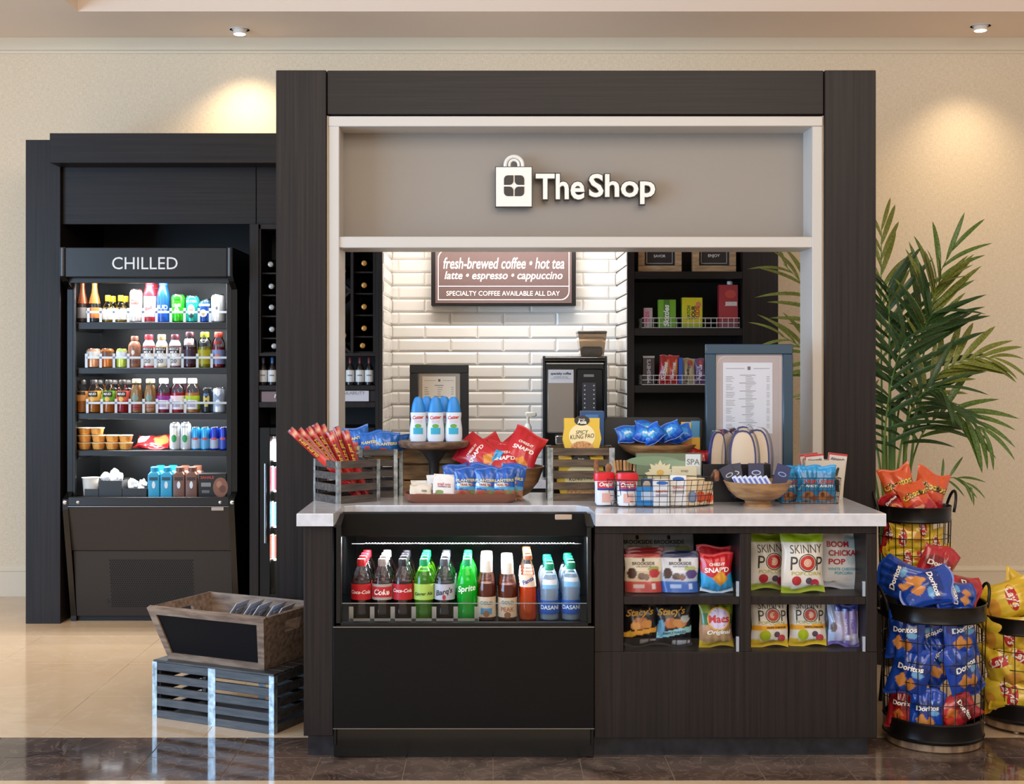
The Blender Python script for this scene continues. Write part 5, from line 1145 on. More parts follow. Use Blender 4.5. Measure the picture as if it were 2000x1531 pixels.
# ------------------------------------------------------------------ left end of the counter
slat_crate('small grey slatted crate of red snack sticks at the left end of the counter', (-.5905, 5.06, ZC), math.radians(36), .186, .19, .162, 4, GREYW)
def stick(tip, ang, y, i, label):
    L = .325; w = .027; a = math.radians(ang)
    top = Vector((X(tip[0], y), y, Z(tip[1], y)))
    t = empty('snack_stick', top - Vector((-math.sin(a) * L, 0, math.cos(a) * L)), (0, -a, 0), label, 'snack stick', 'red snack sticks')
    g = G(); g.c = []; nv = 24
    for s_ in (-1, 1):
        off = len(g.v)
        for j in range(nv + 1):
            v = j / nv; th = .007 * (0 if v < .03 or v > .97 else 1)
            for k in range(5):
                u = -1 + k / 2; g.v.append((u * w / 2, s_ * th * (1 - u * u) * .9, v * L)); c = '#c01f22'
                if .5 < v < .86 and abs(u) < .8: c = '#7c1a14'
                if .3 < v <= .5: c = '#cf3326'
                if v > .97 or v < .03: c = '#5a1a14'
                if .89 < v < .95 and abs(u) < .6: c = '#d9b08c'
                g.c.append(lin(c))
        for j in range(nv):
            for k in range(4):
                q = off + j * 5 + k; f = (q, q + 1, q + 6, q + 5); g.f.append(f if s_ < 0 else f[::-1]); g.m.append(0)
    obj('wrapper', g, print_mat(.25, .3), t, True, ang=80)
    obj('lettering', G().text('SLIM JIM', 0, L * .68, w=.1, h=.014, rot=PI / 2, bold=.03, shear=.15, fn=lambda p, q: (p, -.0072, q)), mat('#e0a02c', .4), t, True, smooth=False)
for i, (tp, an, y) in enumerate((((566, 838), 47, 5.14), ((583, 838), 41, 5.155), ((600, 835), 36, 5.17), ((614, 828), 30, 5.185), ((628, 830), 27, 5.2), ((643, 842), 24, 5.165), ((656, 833), 20, 5.215), ((674, 840), 18, 5.19))):
    stick(tp, an, y, i, 'red meat snack stick in the small grey crate, ' + ('leftmost and most tilted', 'second from the left', 'third from the left', 'fourth from the left', 'fifth from the left', 'third from the right', 'second from the right', 'rightmost')[i])
slat_crate('taller grey slatted crate of blue nut bags behind the small crate', (-.535, 5.31, ZC), 0, .153, .165, .192, 5, GREYW)
for i, (px, pz, rz, sc_) in enumerate(((704, 833, .1, 1.0), (728, 842, -.2, .95), (756, 843, .05, 1.0), (772, 846, .35, .9), (692, 840, .4, .9))):
    y = (5.40, 5.35, 5.345, 5.40, 5.43)[i]
    bag('nut_bag', 'nuts_dense', 'blue nut bag heaped in the taller grey crate, ' + ('second from the left', 'third from the left', 'fourth from the left', 'rightmost', 'leftmost')[i], (X(px, y), y, Z(pz, y) - .11 * sc_), (-.15 + .1 * i, .1 * (i - 2), rz), 'blue nut bags in the crate', sc_, seed=32 + i % 3)
slat_crate('rustic brown plank crate behind the cake stand', (-.379, 5.385, ZC), 0, .265, .115, .188, 3, RUST, gap=.1)
# cake stand with spray bottles
y = 5.30; t = empty('cake_stand', (X(848, y), y, ZC), label='round dark wood cake stand carrying blue-capped spray bottles', cat='cake stand')
zp = Z(863.5, 5.2) - ZC
obj('plate', G().lathe([(.11, zp - .03), (.135, zp - .024), (.143, zp - .012), (.143, zp - .003), (.14, zp)], 40), noise_mat('walnut', '#4c3628', '#7c5f49', (14, 50, 50), .45, 5, .1), t, True)
obj('pedestal', G().lathe([(.05, 0), (.052, .006), (.03, .02), (.018, .06), (.022, zp - .085), (.05, zp - .045), (.085, zp - .03)], 28), mat('#2b2827', .4), t, True)
def spray(px, y, label):
    w, h = .067, .176; t = empty('spray_bottle', (X(px, y), y, ZC + zp + .0005), label=label, cat='bottle', group='insect spray bottles on the cake stand')
    b = [(.8, 0), (.9, .008), (.94, .04), (1.02, .1), (1.0, .3), (.86, .5), (.93, .62), (.9, .65), (.62, .665)]
    obj('bottle', G().lathe([(r * w / 2, z * h) for r, z in b], 24, ey=.55), mat('#cfd6e2', .3), t, True)
    obj('cap', G().lathe([(.42 * w, .66 * h), (.41 * w, .7 * h), (.36 * w, .82 * h), (.25 * w, .95 * h), (.17 * w, .99 * h), (.08 * w, h)], 24, ey=.6), mat('#1f7fc9', .4), t, True)
    rf = lambda z: prof_r(b, z / h) * w / 2
    def fn(a, z):
        r = rf(z); a = max(-r * .95, min(r * .95, a)); return (a, -math.sqrt(max(0, 1 - (a / r) ** 2)) * r * .55 - .0012, z)
    obj('label_print', G().rect(-.019, .019, .03, .055, fn, nu=8), mat('#2d9fc0', .4), t, True); obj('leaf_mark', G().disc(0, .062, .013, fn, rz=.008), mat('#5a9a3c', .4), t, True)
    obj('lettering', G().text('Cutter', 0, .096, w=.045, h=.014, fn=fn, rot=.08, shear=.2, bold=.035), mat('#c9433c', .4), t, True); obj('fine_print', G().rect(-.016, .016, .08, .083, fn).rect(-.016, .016, .074, .076, fn), mat('#c2a9b4', .5), t, True)
for px, y, lb in ((817, 5.235, 'front left spray bottle with blue cap on the cake stand'), (851, 5.23, 'front middle spray bottle with blue cap on the cake stand'), (886, 5.235, 'front right spray bottle with blue cap on the cake stand'), (834, 5.30, 'back left spray bottle with blue cap on the cake stand'), (868, 5.30, 'back right spray bottle with blue cap on the cake stand')): spray(px, y, lb)
# serving tray
def rr_poly(hx, hy, r, n=5):
    p = []
    for cx, cy, st in ((hx - r, -hy + r, -90), (hx - r, hy - r, 0), (-hx + r, hy - r, 90), (-hx + r, -hy + r, 180)):
        p += [(cx + math.cos(math.radians(st + 90 * k / n)) * r, cy + math.sin(math.radians(st + 90 * k / n)) * r) for k in range(n + 1)]
    return p
def loft(g, rings, m=0, close_bottom=True, close_top=False):
    n = len(rings[0][0]); k = len(g.v); v = []; f = []
    for poly, z in rings: v += [(x, y, z) for x, y in poly]
    for j in range(len(rings) - 1):
        for i in range(n): a = j * n; f.append((a + i, a + (i + 1) % n, a + n + (i + 1) % n, a + n + i))
    if close_bottom: f.append(tuple(range(n))[::-1])
    if close_top: f.append(tuple((len(rings) - 1) * n + i for i in range(n)))
    return g.add(v, f, m)
xt_, yt_ = (X(788, 5.09) + X(1010, 5.09)) / 2, 5.15; hx = (X(1010, 5.09) - X(788, 5.09)) / 2
one('serving_tray', loft(G(), [(rr_poly(hx - .02, .055, .03), ZC), (rr_poly(hx - .006, .068, .035), ZC + .012), (rr_poly(hx, .073, .04), ZC + .036), (rr_poly(hx - .006, .067, .035), ZC + .036), (rr_poly(hx - .02, .055, .03), ZC + .008)], close_top=True), mat('#7d4c3b', .35), 'reddish brown tray of nut and trail mix bags on the counter', 'tray').location = (xt_, yt_, 0)
zt2 = ZC + .009
bag('tea_packet', 'packet_cream', 'small cream packet at the left end of the brown tray', (X(822, 5.12), 5.118, zt2), (-.25, 0, .1), None, 1.0)
bag('tea_packet', 'packet_cream', 'small cream packet behind the front cream one on the brown tray', (X(828, 5.17), 5.165, zt2), (-.15, 0, 0), None, 1.2, seed=40)
bag('trail_mix_pouch', 'mix_white', 'white trail mix pouch with fruit print on the brown tray', (X(866, 5.12), 5.115, zt2), (-.12, .06, .05), None, 1.05)
bag('trail_mix_pouch', 'mix_white', 'white trail mix pouch tucked behind the front one on the brown tray', (X(856, 5.17), 5.155, zt2), (-.1, -.05, 0), None, 1.0, seed=42)
for i, (px, y, rz, sd) in enumerate(((911, 5.118, .12, 31), (948, 5.113, 0, 44), (984, 5.113, -.05, 45), (899, 5.168, .3, 46), (935, 5.172, 0, 47), (996, 5.168, -.3, 48))):
    bag('nut_bag', 'nuts', 'blue trail mix bag on the brown tray, ' + ('front row left', 'front row middle', 'front row right', 'back row left', 'back row middle', 'back row right')[i], (X(px, y), y, zt2), (-.08, (.0, .03, -.04, -.15, .1, .12)[i], rz), 'blue trail mix bags on the tray', .98 if i < 3 else 1.05, seed=sd)
# wooden bowl of red cracker bags
BOWLW = noise_mat('bowl_wood', '#5f4128', '#a0764e', (8, 8, 40), .42, 5, .08); BOWLL = noise_mat('bowl_wood_light', '#7d5736', '#bd9162', (10, 10, 45), .42, 5, .08)
def bowl(label, px, y, r, hb, wood, foot=None, ey=1., z0=ZC, fr=.4):
    t = empty('wooden_bowl', (X(px, y), y, z0), label=label, cat='bowl', group='wooden bowls'); f0 = foot or 0
    p = [(r * fr, f0), (r * .62, f0 + hb * .14), (r * .85, f0 + hb * .5), (r * .97, f0 + hb * .9), (r, f0 + hb), (r * .96, f0 + hb), (r * .82, f0 + hb * .55), (r * .58, f0 + hb * .22), (r * .2, f0 + hb * .13)]
    obj('bowl', G().lathe(p, 40, ey=ey), wood, t, True)
    if foot: obj('foot', G().lathe([(r * .42, 0), (r * .43, .004), (r * .37, foot * .6), (r * .4, foot + .004)], 30, ey=ey), wood, t, True)
    return t
bowl('large wooden bowl of red cracker bags beside the noodle crate', 985, 5.315, .16, .125, BOWLW)
for i, (px, pz, y, rx, ry, rz) in enumerate(((1022, 868, 5.28, -.5, .45, -.1), (930, 878, 5.27, -.7, -.9, .2), (985, 884, 5.25, -.6, .05, 0), (960, 880, 5.36, -.5, -.4, .2), (1005, 882, 5.37, -.4, .9, .1))):
    bag('cracker_bag', 'snapbig', 'red cracker bag in the large wooden bowl, ' + ('rightmost, pointing up', 'leftmost, lying flat', 'front middle', 'back left', 'back right')[i], (X(px, y) - math.sin(ry) * .09, y - .05, Z(pz, y) - math.cos(ry) * .105), (rx, ry, rz), 'red cracker bags in the bowl', .9, seed=80 + i)
# noodle crate and packs
xn0, xn1 = X(1070, 5.18), X(1200, 5.18)
slat_crate('brown slatted crate of yellow noodle packs in the middle of the counter', (xn0, 5.18, ZC), 0, xn1 - xn0, .175, .205, 5, BROWNW, post=.02)
def noodle(px, z, y, label, w=.152, h=.142, lean=-.1):
    t = empty('noodle_pack', (X(px, y), y, z), (lean, 0, 0), label, 'noodle pack', 'yellow noodle packs')
    pts = [(-.4, 0), (.4, 0), (.5, .42), (.455, .72), (.46, 1), (.2, 1), (.12, .87), (-.12, .87), (-.2, 1), (-.46, 1), (-.455, .72), (-.5, .42)]
    obj('sleeve', G().prism([(a * w, b * h) for a, b in pts], 0, .05), mat('#d9b02c', .35), t, True, smooth=False)
    b = lambda a, z: (a, -.0006, z); c = lambda a, z: (a, -.0012, z); e = lambda a, z: (a, -.0018, z)
    obj('pale_panel', G().disc(0, h * .5, w * .34, b, rz=h * .34), mat('#ead7a0', .4), t, True); obj('noodle_print', G().disc(0, h * .16, w * .3, c, rz=h * .2), noise_mat('noodle_print', '#a8622c', '#d6a26a', 120, .5, 3), t, True)
    obj('dark_tab', G().disc(0, h * .93, w * .2, c, rz=h * .14), mat('#1c1816', .4), t, True)
    obj('lettering', G().text('SPICY', 0, h * .61, w=.05, fn=e, shear=.2, rot=.05).text('KUNG PAO', 0, h * .49, w=.095, h=.017, fn=e, shear=.2, rot=.08), mat('#2c241c', .5), t, True, smooth=False)
    obj('lettering', G().text('Simply', 0, h * .96, w=.025, fn=e).text('Asia', 0, h * .89, w=.036, fn=e, bold=.03), mat('#f0ead8', .5), t, True, smooth=False)
noodle(1137, ZC + .178, 5.235, 'yellow noodle pack standing up out of the brown crate')
for k, (y, px) in enumerate(((5.20, 1135), (5.26, 1135))):
    noodle(px, ZC + .009, y, ('yellow noodle pack behind the crate slats, front', 'yellow noodle pack deep in the brown crate')[k], .19, .158, 0)
# ------------------------------------------------------------------ wire baskets on the counter
WIRE = mat('#3a3634', .4, .6, name='wire')
def oval_wire(label, px, y, rx, ry, hgt, z0, n, rows, flare=.9):
    t = empty('wire_basket', (X(px, y), y, z0), label=label, cat='basket', group='wire baskets')
    g = G()
    for j in range(rows + 1):
        q = flare + (1 - flare) * j / rows; g.ring(0, 0, .002 + hgt * j / rows, rx * q, .0016 if j in (0, rows) else .0011, 40, ry=ry * q, k=5)
    for i in range(n):
        a = 2 * PI * i / n; c, s_ = math.cos(a), math.sin(a)
        g.tube([(c * rx * flare, s_ * ry * flare, .002), (c * rx, s_ * ry, .002 + hgt)], .0011, 5)
    for i in range(-4, 5):
        xx = i * rx * flare / 4.6; yy = ry * flare * math.sqrt(max(0, 1 - (xx / (rx * flare)) ** 2)); g.tube([(xx, -yy, .002), (xx, yy, .002)], .0011, 5)
    obj('wire_mesh', g, WIRE, t, True)
    return t
ob = oval_wire('oval black wire basket of travel toiletries with wooden handle', 1281, 5.03, .226, .112, .1, ZC, 44, 5)
obj('wooden_handle', G().tube([(-.222, -.05, .1), (-.228, -.045, .14), (-.226, -.01, .165), (-.224, .03, .155), (-.222, .05, .1)], .009, 8), noise_mat('handle_wood', '#6b3f2a', '#96603f', 40, .5), ob, True)
obj('wooden_handle', G().tube([(.222, -.05, .1), (.228, -.02, .125), (.228, .02, .125), (.222, .05, .1)], .009, 8), noise_mat('handle_wood', '#6b3f2a', '#96603f', 40, .5), ob, True)
def redtop(px, y, z, label, rz=0.):
    t = empty('wipes_pouch', (X(px, y), y, z), (-.03, 0, rz), label, 'pouch', 'red-topped pouches in the oval basket'); w, h = .075, .122
    obj('pouch', G().lathe([(w * .42, 0), (w * .5, .01), (w * .5, h * .6), (w * .52, h * .78), (w * .44, h * .8)], 20, ey=.6), mat('#dfe1e8', .3, coat=.2), t, True)
    obj('lid', G().lathe([(w * .55, h * .74), (w * .57, h * .8), (w * .55, h * .97), (w * .45, h)], 20, ey=.6), mat('#d4232f', .3), t, True)
    fn = lambda a, z: (a, -math.sqrt(max(0, 1 - (a / (w * .51)) ** 2)) * w * .31 - .0015, z)
    obj('printed_band', G().rect(-.032, .032, h * .52, h * .72, fn, nu=8), mat('#c23244', .35), t, True); obj('printed_swoosh', G().rect(-.032, .032, h * .46, h * .52, fn, nu=8), mat('#2c3c8c', .35), t, True)
    f2 = lambda a, z: (lambda p: (p[0], p[1] - .0015, p[2]))(fn(a, z))
    obj('lettering', G().text('Orajel', 0, h * .62, w=.052, fn=f2, shear=.2, bold=.03), WHITE, t, True); obj('printed_panel', G().rect(-.016, .02, .012, .045, fn), mat('#d3a49c', .4), t, True)
zb2 = ZC + .005
redtop(1181, 4.99, zb2, 'red-topped white pouch at the far left of the oval basket', .2); redtop(1225, 4.965, zb2, 'red-topped white pouch, second from the left in the oval basket')
carton('toiletry_box', 'blue toiletry box in the middle of the oval basket', 'box', 1259, zb2, .062, .07, .03, 4.955, '#2a7fc4', (), (('r', -.4, .95, .3, .75, '#b3c6dc'),), group='toiletry boxes')
carton('toiletry_box', 'dark blue toiletry box behind the light blue one', 'box', 1267, zb2, .05, .095, .03, 5.0, '#2c4a86', (), (('e', -.3, .75, .3, .2, '#c9bcae'),), group='toiletry boxes')
carton('toiletry_box', 'white toiletry box with a blue oval, front of the oval basket', 'box', 1292, zb2, .06, .098, .025, 4.945, '#dcdde2', (('aspirin', 0, .55, .7, '#c25a4c'),), (('e', .1, .87, .36, .07, '#2c62b0'), ('r', -.7, .7, .35, .45, '#9ca0ac')), lean=-.06, group='toiletry boxes')
carton('toiletry_box', 'taller white toiletry box with a blue oval, right of the front one', 'box', 1325, zb2, .06, .112, .03, 4.965, '#e0dfe0', (('tylenol', 0, .6, .7, '#c0605c'),), (('e', 0, .88, .36, .07, '#2c62b0'), ('r', -.7, .7, .4, .5, '#a8a4ac')), lean=-.05, rz=-.1, group='toiletry boxes')
for i, (px, y, c, lb, hh) in enumerate(((1350, 4.97, '#dcc6a2', 'cream toiletry box at the right of the oval basket', .105), (1366, 4.99, '#dfcaa8', 'cream and orange toiletry box second from the right in the oval basket', .1), (1383, 5.005, '#dcc39c', 'cream and orange toiletry box at the right end of the oval basket', .085))):
    carton('toiletry_box', lb, 'box', px, zb2, .045, hh, .03, y, c, (), (('e', .2, .3, .4, .22, ('#7c86a0', '#c8502c', '#d9522c')[i]),), rz=.15 * i, lean=-.05, group='toiletry boxes')
# gift box with a lotus print, stirrer pot
y = 5.15; t = carton('gift_box', 'green boxed set with a cream lotus flower behind the oval basket', 'box', 1307, ZC, 127 / S(y), Z(886, y) - ZC, .05, y, '#6f7d62', (('SPA', .74, .83, .2, '#7a8078'),), (('e', -.5, .85, .4, .1, '#7f9473'), ('e', .1, .75, .3, .12, '#8a9e82'), ('r', .5, .96, .56, .99, '#d3d6da')), rough=.3)
pet = G()
for k in range(9):
    a = math.radians(-80 + k * 20); L_ = .062 if k % 2 == 0 else .052; w_ = .016
    cx, cz = -.035, .1; d = (math.sin(a), math.cos(a)); nrm = (d[1], -d[0])
    pts = [(cx, cz), (cx + d[0] * L_ * .5 + nrm[0] * w_, cz + d[1] * L_ * .5 + nrm[1] * w_), (cx + d[0] * L_, cz + d[1] * L_), (cx + d[0] * L_ * .5 - nrm[0] * w_, cz + d[1] * L_ * .5 - nrm[1] * w_)]
    pet.add([(p[0], -.0022 - .0001 * k, p[1]) for p in pts], [(0, 1, 2, 3)])
obj('lotus_print', pet.disc(-.035, .095, .05, lambda a, b: (a, -.0034, b), rz=.02), mat('#dcd1ac', .4), t, True, smooth=False); obj('lotus_heart', G().disc(-.035, .112, .014, lambda a, b: (a, -.0038, b), rz=.012), mat('#d9ae5c', .4), t, True)
carton('soap_box', 'small cream soap box standing in front of the lotus gift box', 'box', 1337, ZC, .095, .138, .02, 5.128, '#d9cfae', (('soap', 0, .86, .3, '#8a8468'),), ())
y = 5.2; t = empty('stirrer_pot', (X(1222, y), y, ZC), label='black pot of wooden stirrers between the noodle crate and gift box', cat='pot')
obj('pot', G().box(-.04, .03, -.04, .04, 0, .118, .004), mat('#1c1716', .35), t, True)
for i in range(7):
    o = obj('stirrer', G().box(-.005, .005, -.0015, .0015, 0, .155, .0012), noise_mat('birch', '#a8784c', '#c99a68', 30, .6), t, True); o.location = (-.03 + i * .009, -.02 + .01 * (i % 3), .004); o.rotation_euler = (.06, -.12 + .03 * i, 0)
t = empty('wooden_scoop', (X(1183, 5.07), 5.06, ZC + .03), (0, .1, .3), label='long wooden spoon leaning in the oval basket behind red-topped pouches', cat='spoon')
obj('handle', G().tube([(0, 0, 0), (.0, 0, .05), (.003, 0, .09)], [.006, .0055, .006], 8), noise_mat('spoon_wood', '#7c4c30', '#a06c48', 40, .5), t, True); obj('spoon_head', G().lathe([(.005, .085), (.013, .1), (.014, .115), (.006, .125)], 14, ey=.4), noise_mat('spoon_wood', '#7c4c30', '#a06c48', 40, .5), t, True)
one('coffee_jar', G().lathe([(.03, 0), (.034, .006), (.034, .09), (.028, .1), (.026, .12), (.02, .122)], 20, M=Matrix.Translation((X(1228, 5.27), 5.285, ZC))), mat('#181617', .12, coat=.3), 'dark glass jar beside the stirrer pot', 'jar')
# pedestal bowl of blue mints
y = 5.315; rz_ = Z(868, y)
t = bowl('boat-shaped wooden bowl of blue mint bags on a dark stand', 1284, y, .157, .05, BOWLL, ey=.45, z0=rz_ - .05, fr=.5)
obj('stand', G().lathe([(.06, ZC - rz_ + .05), (.062, ZC - rz_ + .056), (.02, ZC - rz_ + .07), (.02, -.02), (.07, .004)], 24, ey=.8), mat('#2a211c', .4), t, True)
for i, (px, pz, ry, rz, yy) in enumerate(((1229, 866, -.15, .2, 5.29), (1256, 866, .35, 0, 5.285), (1283, 864, -.55, 0, 5.28), (1262, 856, .1, .3, 5.34), (1318, 858, -.5, -.1, 5.30), (1300, 867, .2, .2, 5.33), (1334, 864, -.3, -.2, 5.34))):
    bag('mint_bag', 'mints', 'blue mint bag in the boat-shaped bowl, ' + ('leftmost', 'second from the left', 'centre front', 'upper left, at the back', 'topmost on the right', 'centre back', 'rightmost')[i], (X(px, yy), yy, Z(pz, yy) + .004), (-.35, ry, rz), 'blue mint bags', .92, seed=90 + i % 4)
# sun cream and a red bag behind the mints
yy = 5.40
for px, pw, pt, c1, c2, lb in ((1340, 20, 824, '#d9ad2c', '#c98a2a', 'yellow sun cream tube behind the mint bowl'), (1358, 18, 822, '#3f86b4', '#d9a83a', 'blue and yellow sun cream tube behind the mint bowl')):
    h = Z(pt, yy) - ZC; w = pw / S(yy); t = empty('sun_cream_tube', (X(px, yy), yy, ZC), label=lb, cat='tube', group='sun cream tubes')
    obj('cap', G().lathe([(w * .34, 0), (w * .36, .03)], 18), WHITE, t, True); obj('tube', loft(G(), [(rr_poly(w * .42, w * .3, w * .25), .03), (rr_poly(w * .48, w * .3, w * .25), h * .5), (rr_poly(w * .5, .003, .002), h)], close_top=True), mat(c1, .35), t, True); obj('printed_band', G().box(-w * .46, w * .46, -w * .31, -w * .29, h * .62, h * .78), mat(c2, .35), t, True)
bag('snack_bag', 'potato_red', 'red shiny bag squeezed between sun cream and blue frame', (X(1374, 5.33), 5.33, ZC), (-.02, .03, .2), None, 1.1, seed=26)
# payment terminal
y = 5.43; t = empty('payment_screen', (X(1275, y), y, ZC), label='black till screen seen from behind the mint bowl', cat='screen')
obj('screen', loft(G(), [(rr_poly(.2, .012, .008), 0), (rr_poly(.205, .014, .008), Z(822, y) - ZC - .06), (rr_poly(.19, .008, .006), Z(815, y) - ZC - .06)], close_top=True), BLACKM, t, True).location = (0, 0, .06)
obj('foot', G().box(-.08, .08, -.04, .05, 0, .012, .004).box(-.03, .03, .0, .02, .01, .08), BLACK, t, True)
carton('supply_box', 'tall blue carton behind the standing noodle pack', 'box', 1157, ZC, 46 / S(5.4), Z(803, 5.4) - ZC, .05, 5.4, '#2c5080', (), (('r', -.6, .5, .9, .96, '#4a74a8'),))
# slippers in a black tray
xs0, xs1 = X(1373, 5.14), 1.072
t = empty('slipper_tray', ((xs0 + xs1) / 2, 5.2, ZC), label='black tray holding wrapped white slippers', cat='tray'); hw = (xs1 - xs0) / 2
for b in ((-hw, hw, -.06, -.054, 0, .146), (-hw, hw, .094, .1, 0, .146), (-hw, -hw + .006, -.054, .094, 0, .146), (hw - .006, hw, -.054, .094, 0, .146), (-hw + .006, hw - .006, -.054, .094, 0, .006)): obj('tray_panel', G().box(*b, .0015), mat('#161318', .35), t, True)
def slipper(px, ptop, y, w, label, rz=0., ry=0.):
    z = Z(ptop, y) - .24; t = empty('slipper', (X(px, y), y, z), (-.08, ry, rz), label, 'slipper', 'wrapped slippers'); n = 28
    def outline(k, off=0.):
        p = []
        for i in range(n):
            a = 2 * PI * i / n; s_ = math.sin(a); c_ = math.cos(a); p.append((math.copysign(abs(c_) ** .72, c_) * (w / 2 - off) * (1 + .05 * s_), .12 + s_ * (.12 - off)))
        return p
    g = G(); g.prism(outline(0), 0, .012); obj('sole', g, mat('#3a3d78', .6), t, True, smooth=False)
    obj('insole', G().prism(outline(0, .0075), -.002, .0), mat('#d8c6b0', .8), t, True, smooth=False)
    g = G(); v = []; f = []; m = 10
    for j in range(6):
        zz = .02 + .014 * j * 1.0; hwid = w / 2 * math.sqrt(max(.05, 1 - ((zz - .12) / .12) ** 2)) * .98
        for i in range(m + 1):
            a = PI * i / m; v.append((-math.cos(a) * hwid, -.003 - math.sin(a) * .03, zz))
    for j in range(5):
        for i in range(m): q = j * (m + 1) + i; f.append((q, q + 1, q + m + 2, q + m + 1))
    obj('strap', G().add(v, f), mat('#e2dcd4', .8), t, True)
    e = outline(0, -.008); v = [(a, -.034, b) for a, b in e]; v += [(a * 1.0, .016, b) for a, b in e]
    obj('clear_wrapper', G().add(v, [tuple(range(n))] + [(i, i + n, (i + 1) % n + n, (i + 1) % n) for i in range(n)]), clear_mat('crinkly_wrap', '#ffffff', .06, .2, facing=.15), t, True)
slipper(1452, 840, 5.19, .106, 'front white slipper with dark blue edge in the black tray'); slipper(1480, 838, 5.225, .098, 'white slipper behind the front one, at the right of the black tray'); slipper(1455, 832, 5.26, .09, 'white slipper at the back of the black tray', 0, -.02)
slipper(1399, 842, 5.20, .08, 'white slipper turned to the left end of the black tray', .5, .12); slipper(1420, 840, 5.25, .085, 'slipper behind the left-hand one in the black tray', .55, .1)
# light wooden bowl with grooming kits
bowl('pale footed wooden bowl of blue grooming kits at the front of the counter', 1480, 5.0, .128, .072, BOWLL, foot=.022, fr=.42)
zb3 = ZC + .036
def kit(px, y, w, h, c, mk, label, ry=0., rz=0., lean=-.12):
    t = empty('grooming_kit', (X(px, y), y, zb3), (lean, ry, rz), label, 'kit', 'grooming kits in the bowl')
    obj('card', G().box(-w / 2, w / 2, 0, .006, 0, h, .001), mat(c, .35), t, True); obj('printed_oval', G().disc(0, h * .7, w * .3, lambda a, b: (a, -.0006, b), rz=w * .16), mat(mk, .3), t, True); obj('printed_oval', G().disc(0, h * .7, w * .22, lambda a, b: (a, -.001, b), rz=w * .1), mat(c, .3), t, True)
kit(1447, 5.03, .05, .125, '#2a2c44', '#b9c0d0', 'dark grooming kit leaning far left in the pale bowl', -.5); kit(1443, 5.04, .055, .12, '#2c2f48', '#c9d0dc', 'dark grooming kit second from the left in the pale bowl', -.15); kit(1478, 5.05, .06, .12, '#26284a', '#a9b8dc', 'dark grooming kit in the middle of the pale bowl'); kit(1516, 5.02, .055, .12, '#2a2f5c', '#7f9ad4', 'navy grooming kit leaning right in the pale bowl', .3)
for i in range(7):
    px = 1450 + i * 10; t = empty('razor_pack', (X(px, 4.975), 4.965, zb3 + .02), (-.3, -.5, .0), 'slim blue and white pack in the pale bowl, ' + ('leftmost', 'second', 'third', 'middle', 'fifth', 'sixth', 'rightmost')[i] + ' of seven', 'pack', 'slim packs in the pale bowl')
    obj('pack', G().box(-.009, .009, 0, .008, 0, .068, .002), mat('#c9d2ea', .2, coat=.3), t, True); obj('stripe', G().box(-.0075, .0, -.0006, .0, .006, .06), mat('#3a5cb4', .3), t, True)
# rectangular wire basket with blue cookie bags
t = empty('wire_basket', (X(1578, 5.1), 5.13, ZC), label='rectangular wire basket of blue cookie bags at the right of the counter', cat='basket', group='wire baskets')
g = G(); hw, hd = .118, .065
for j in range(5): g.tube([(hw * (.92 + .02 * j) * a, hd * (.92 + .02 * j) * b, .002 + .024 * j) for a, b in ((-1, -1), (1, -1), (1, 1), (-1, 1))], .0016 if j in (0, 4) else .001, 5, closed=True)
for i in range(15):
    u = -1 + 2 * i / 14
    for s_ in (-1, 1): g.tube([(u * hw * .92, s_ * hd * .92, .002), (u * hw, s_ * hd, .098)], .001, 5)
for i in range(9):
    u = -1 + 2 * i / 8
    for s_ in (-1, 1): g.tube([(s_ * hw * .92, u * hd * .92, .002), (s_ * hw, u * hd, .098)], .001, 5)
obj('wire_mesh', g, WIRE, t, True); obj('handle', G().box(hw - .002, hw + .006, -.018, .018, .04, .088, .003), mat('#2c2422', .4), t, True)
for i, (px, y, rz, sd, sc_) in enumerate(((1541, 5.135, .3, 34, .86), (1578, 5.115, .1, 35, .93), (1610, 5.115, -.1, 36, .92), (1556, 5.165, .1, 37, .9))):
    bag('cookie_bag', 'cookies_blue', 'blue cookie bag in the rectangular wire basket, ' + ('leftmost', 'second from the left at the front', 'rightmost', 'behind the left ones')[i], (X(px, y), y, ZC + .004), (-.06, (-.12, .05, 0, -.1)[i], rz), 'blue cookie bags', sc_, seed=sd)
# white card holder with almond packs
xh0, xh1 = X(1572, 5.27), 1.392
t = empty('card_holder', ((xh0 + xh1) / 2, 5.29, ZC), label='off-white card holder of almond packs at the right end of the counter', cat='holder'); hw = (xh1 - xh0) / 2
zt3 = Z(899, 5.27) - ZC; pr = [(-hw * .86, 0), (hw * .86, 0), (hw, zt3), (-hw, zt3)]
obj('front_panel', G().prism(pr, -.03, -.026), mat('#cfc3b2', .6), t, True, smooth=False); obj('back_panel', G().prism(pr, .036, .04), mat('#cfc3b2', .6), t, True, smooth=False)
for s_ in (-1, 1): obj('side_panel', G().prism([(s_ * hw * .86 - .002, 0), (s_ * hw * .86 + .002, 0), (s_ * hw + .002, zt3), (s_ * hw - .002, zt3)], -.026, .036), mat('#cfc3b2', .6), t, True, smooth=False)
obj('hand_slot', G().prism([(hw * .42, .09), (hw * .6, .09), (hw * .7, .12), (hw * .62, .125), (hw * .45, .105)], -.031, -.0302), mat('#3a2f28', .7), t, True, smooth=False); obj('base', G().box(-hw * .85, hw * .85, -.026, .036, 0, .003), mat('#cfc3b2', .6), t, True)
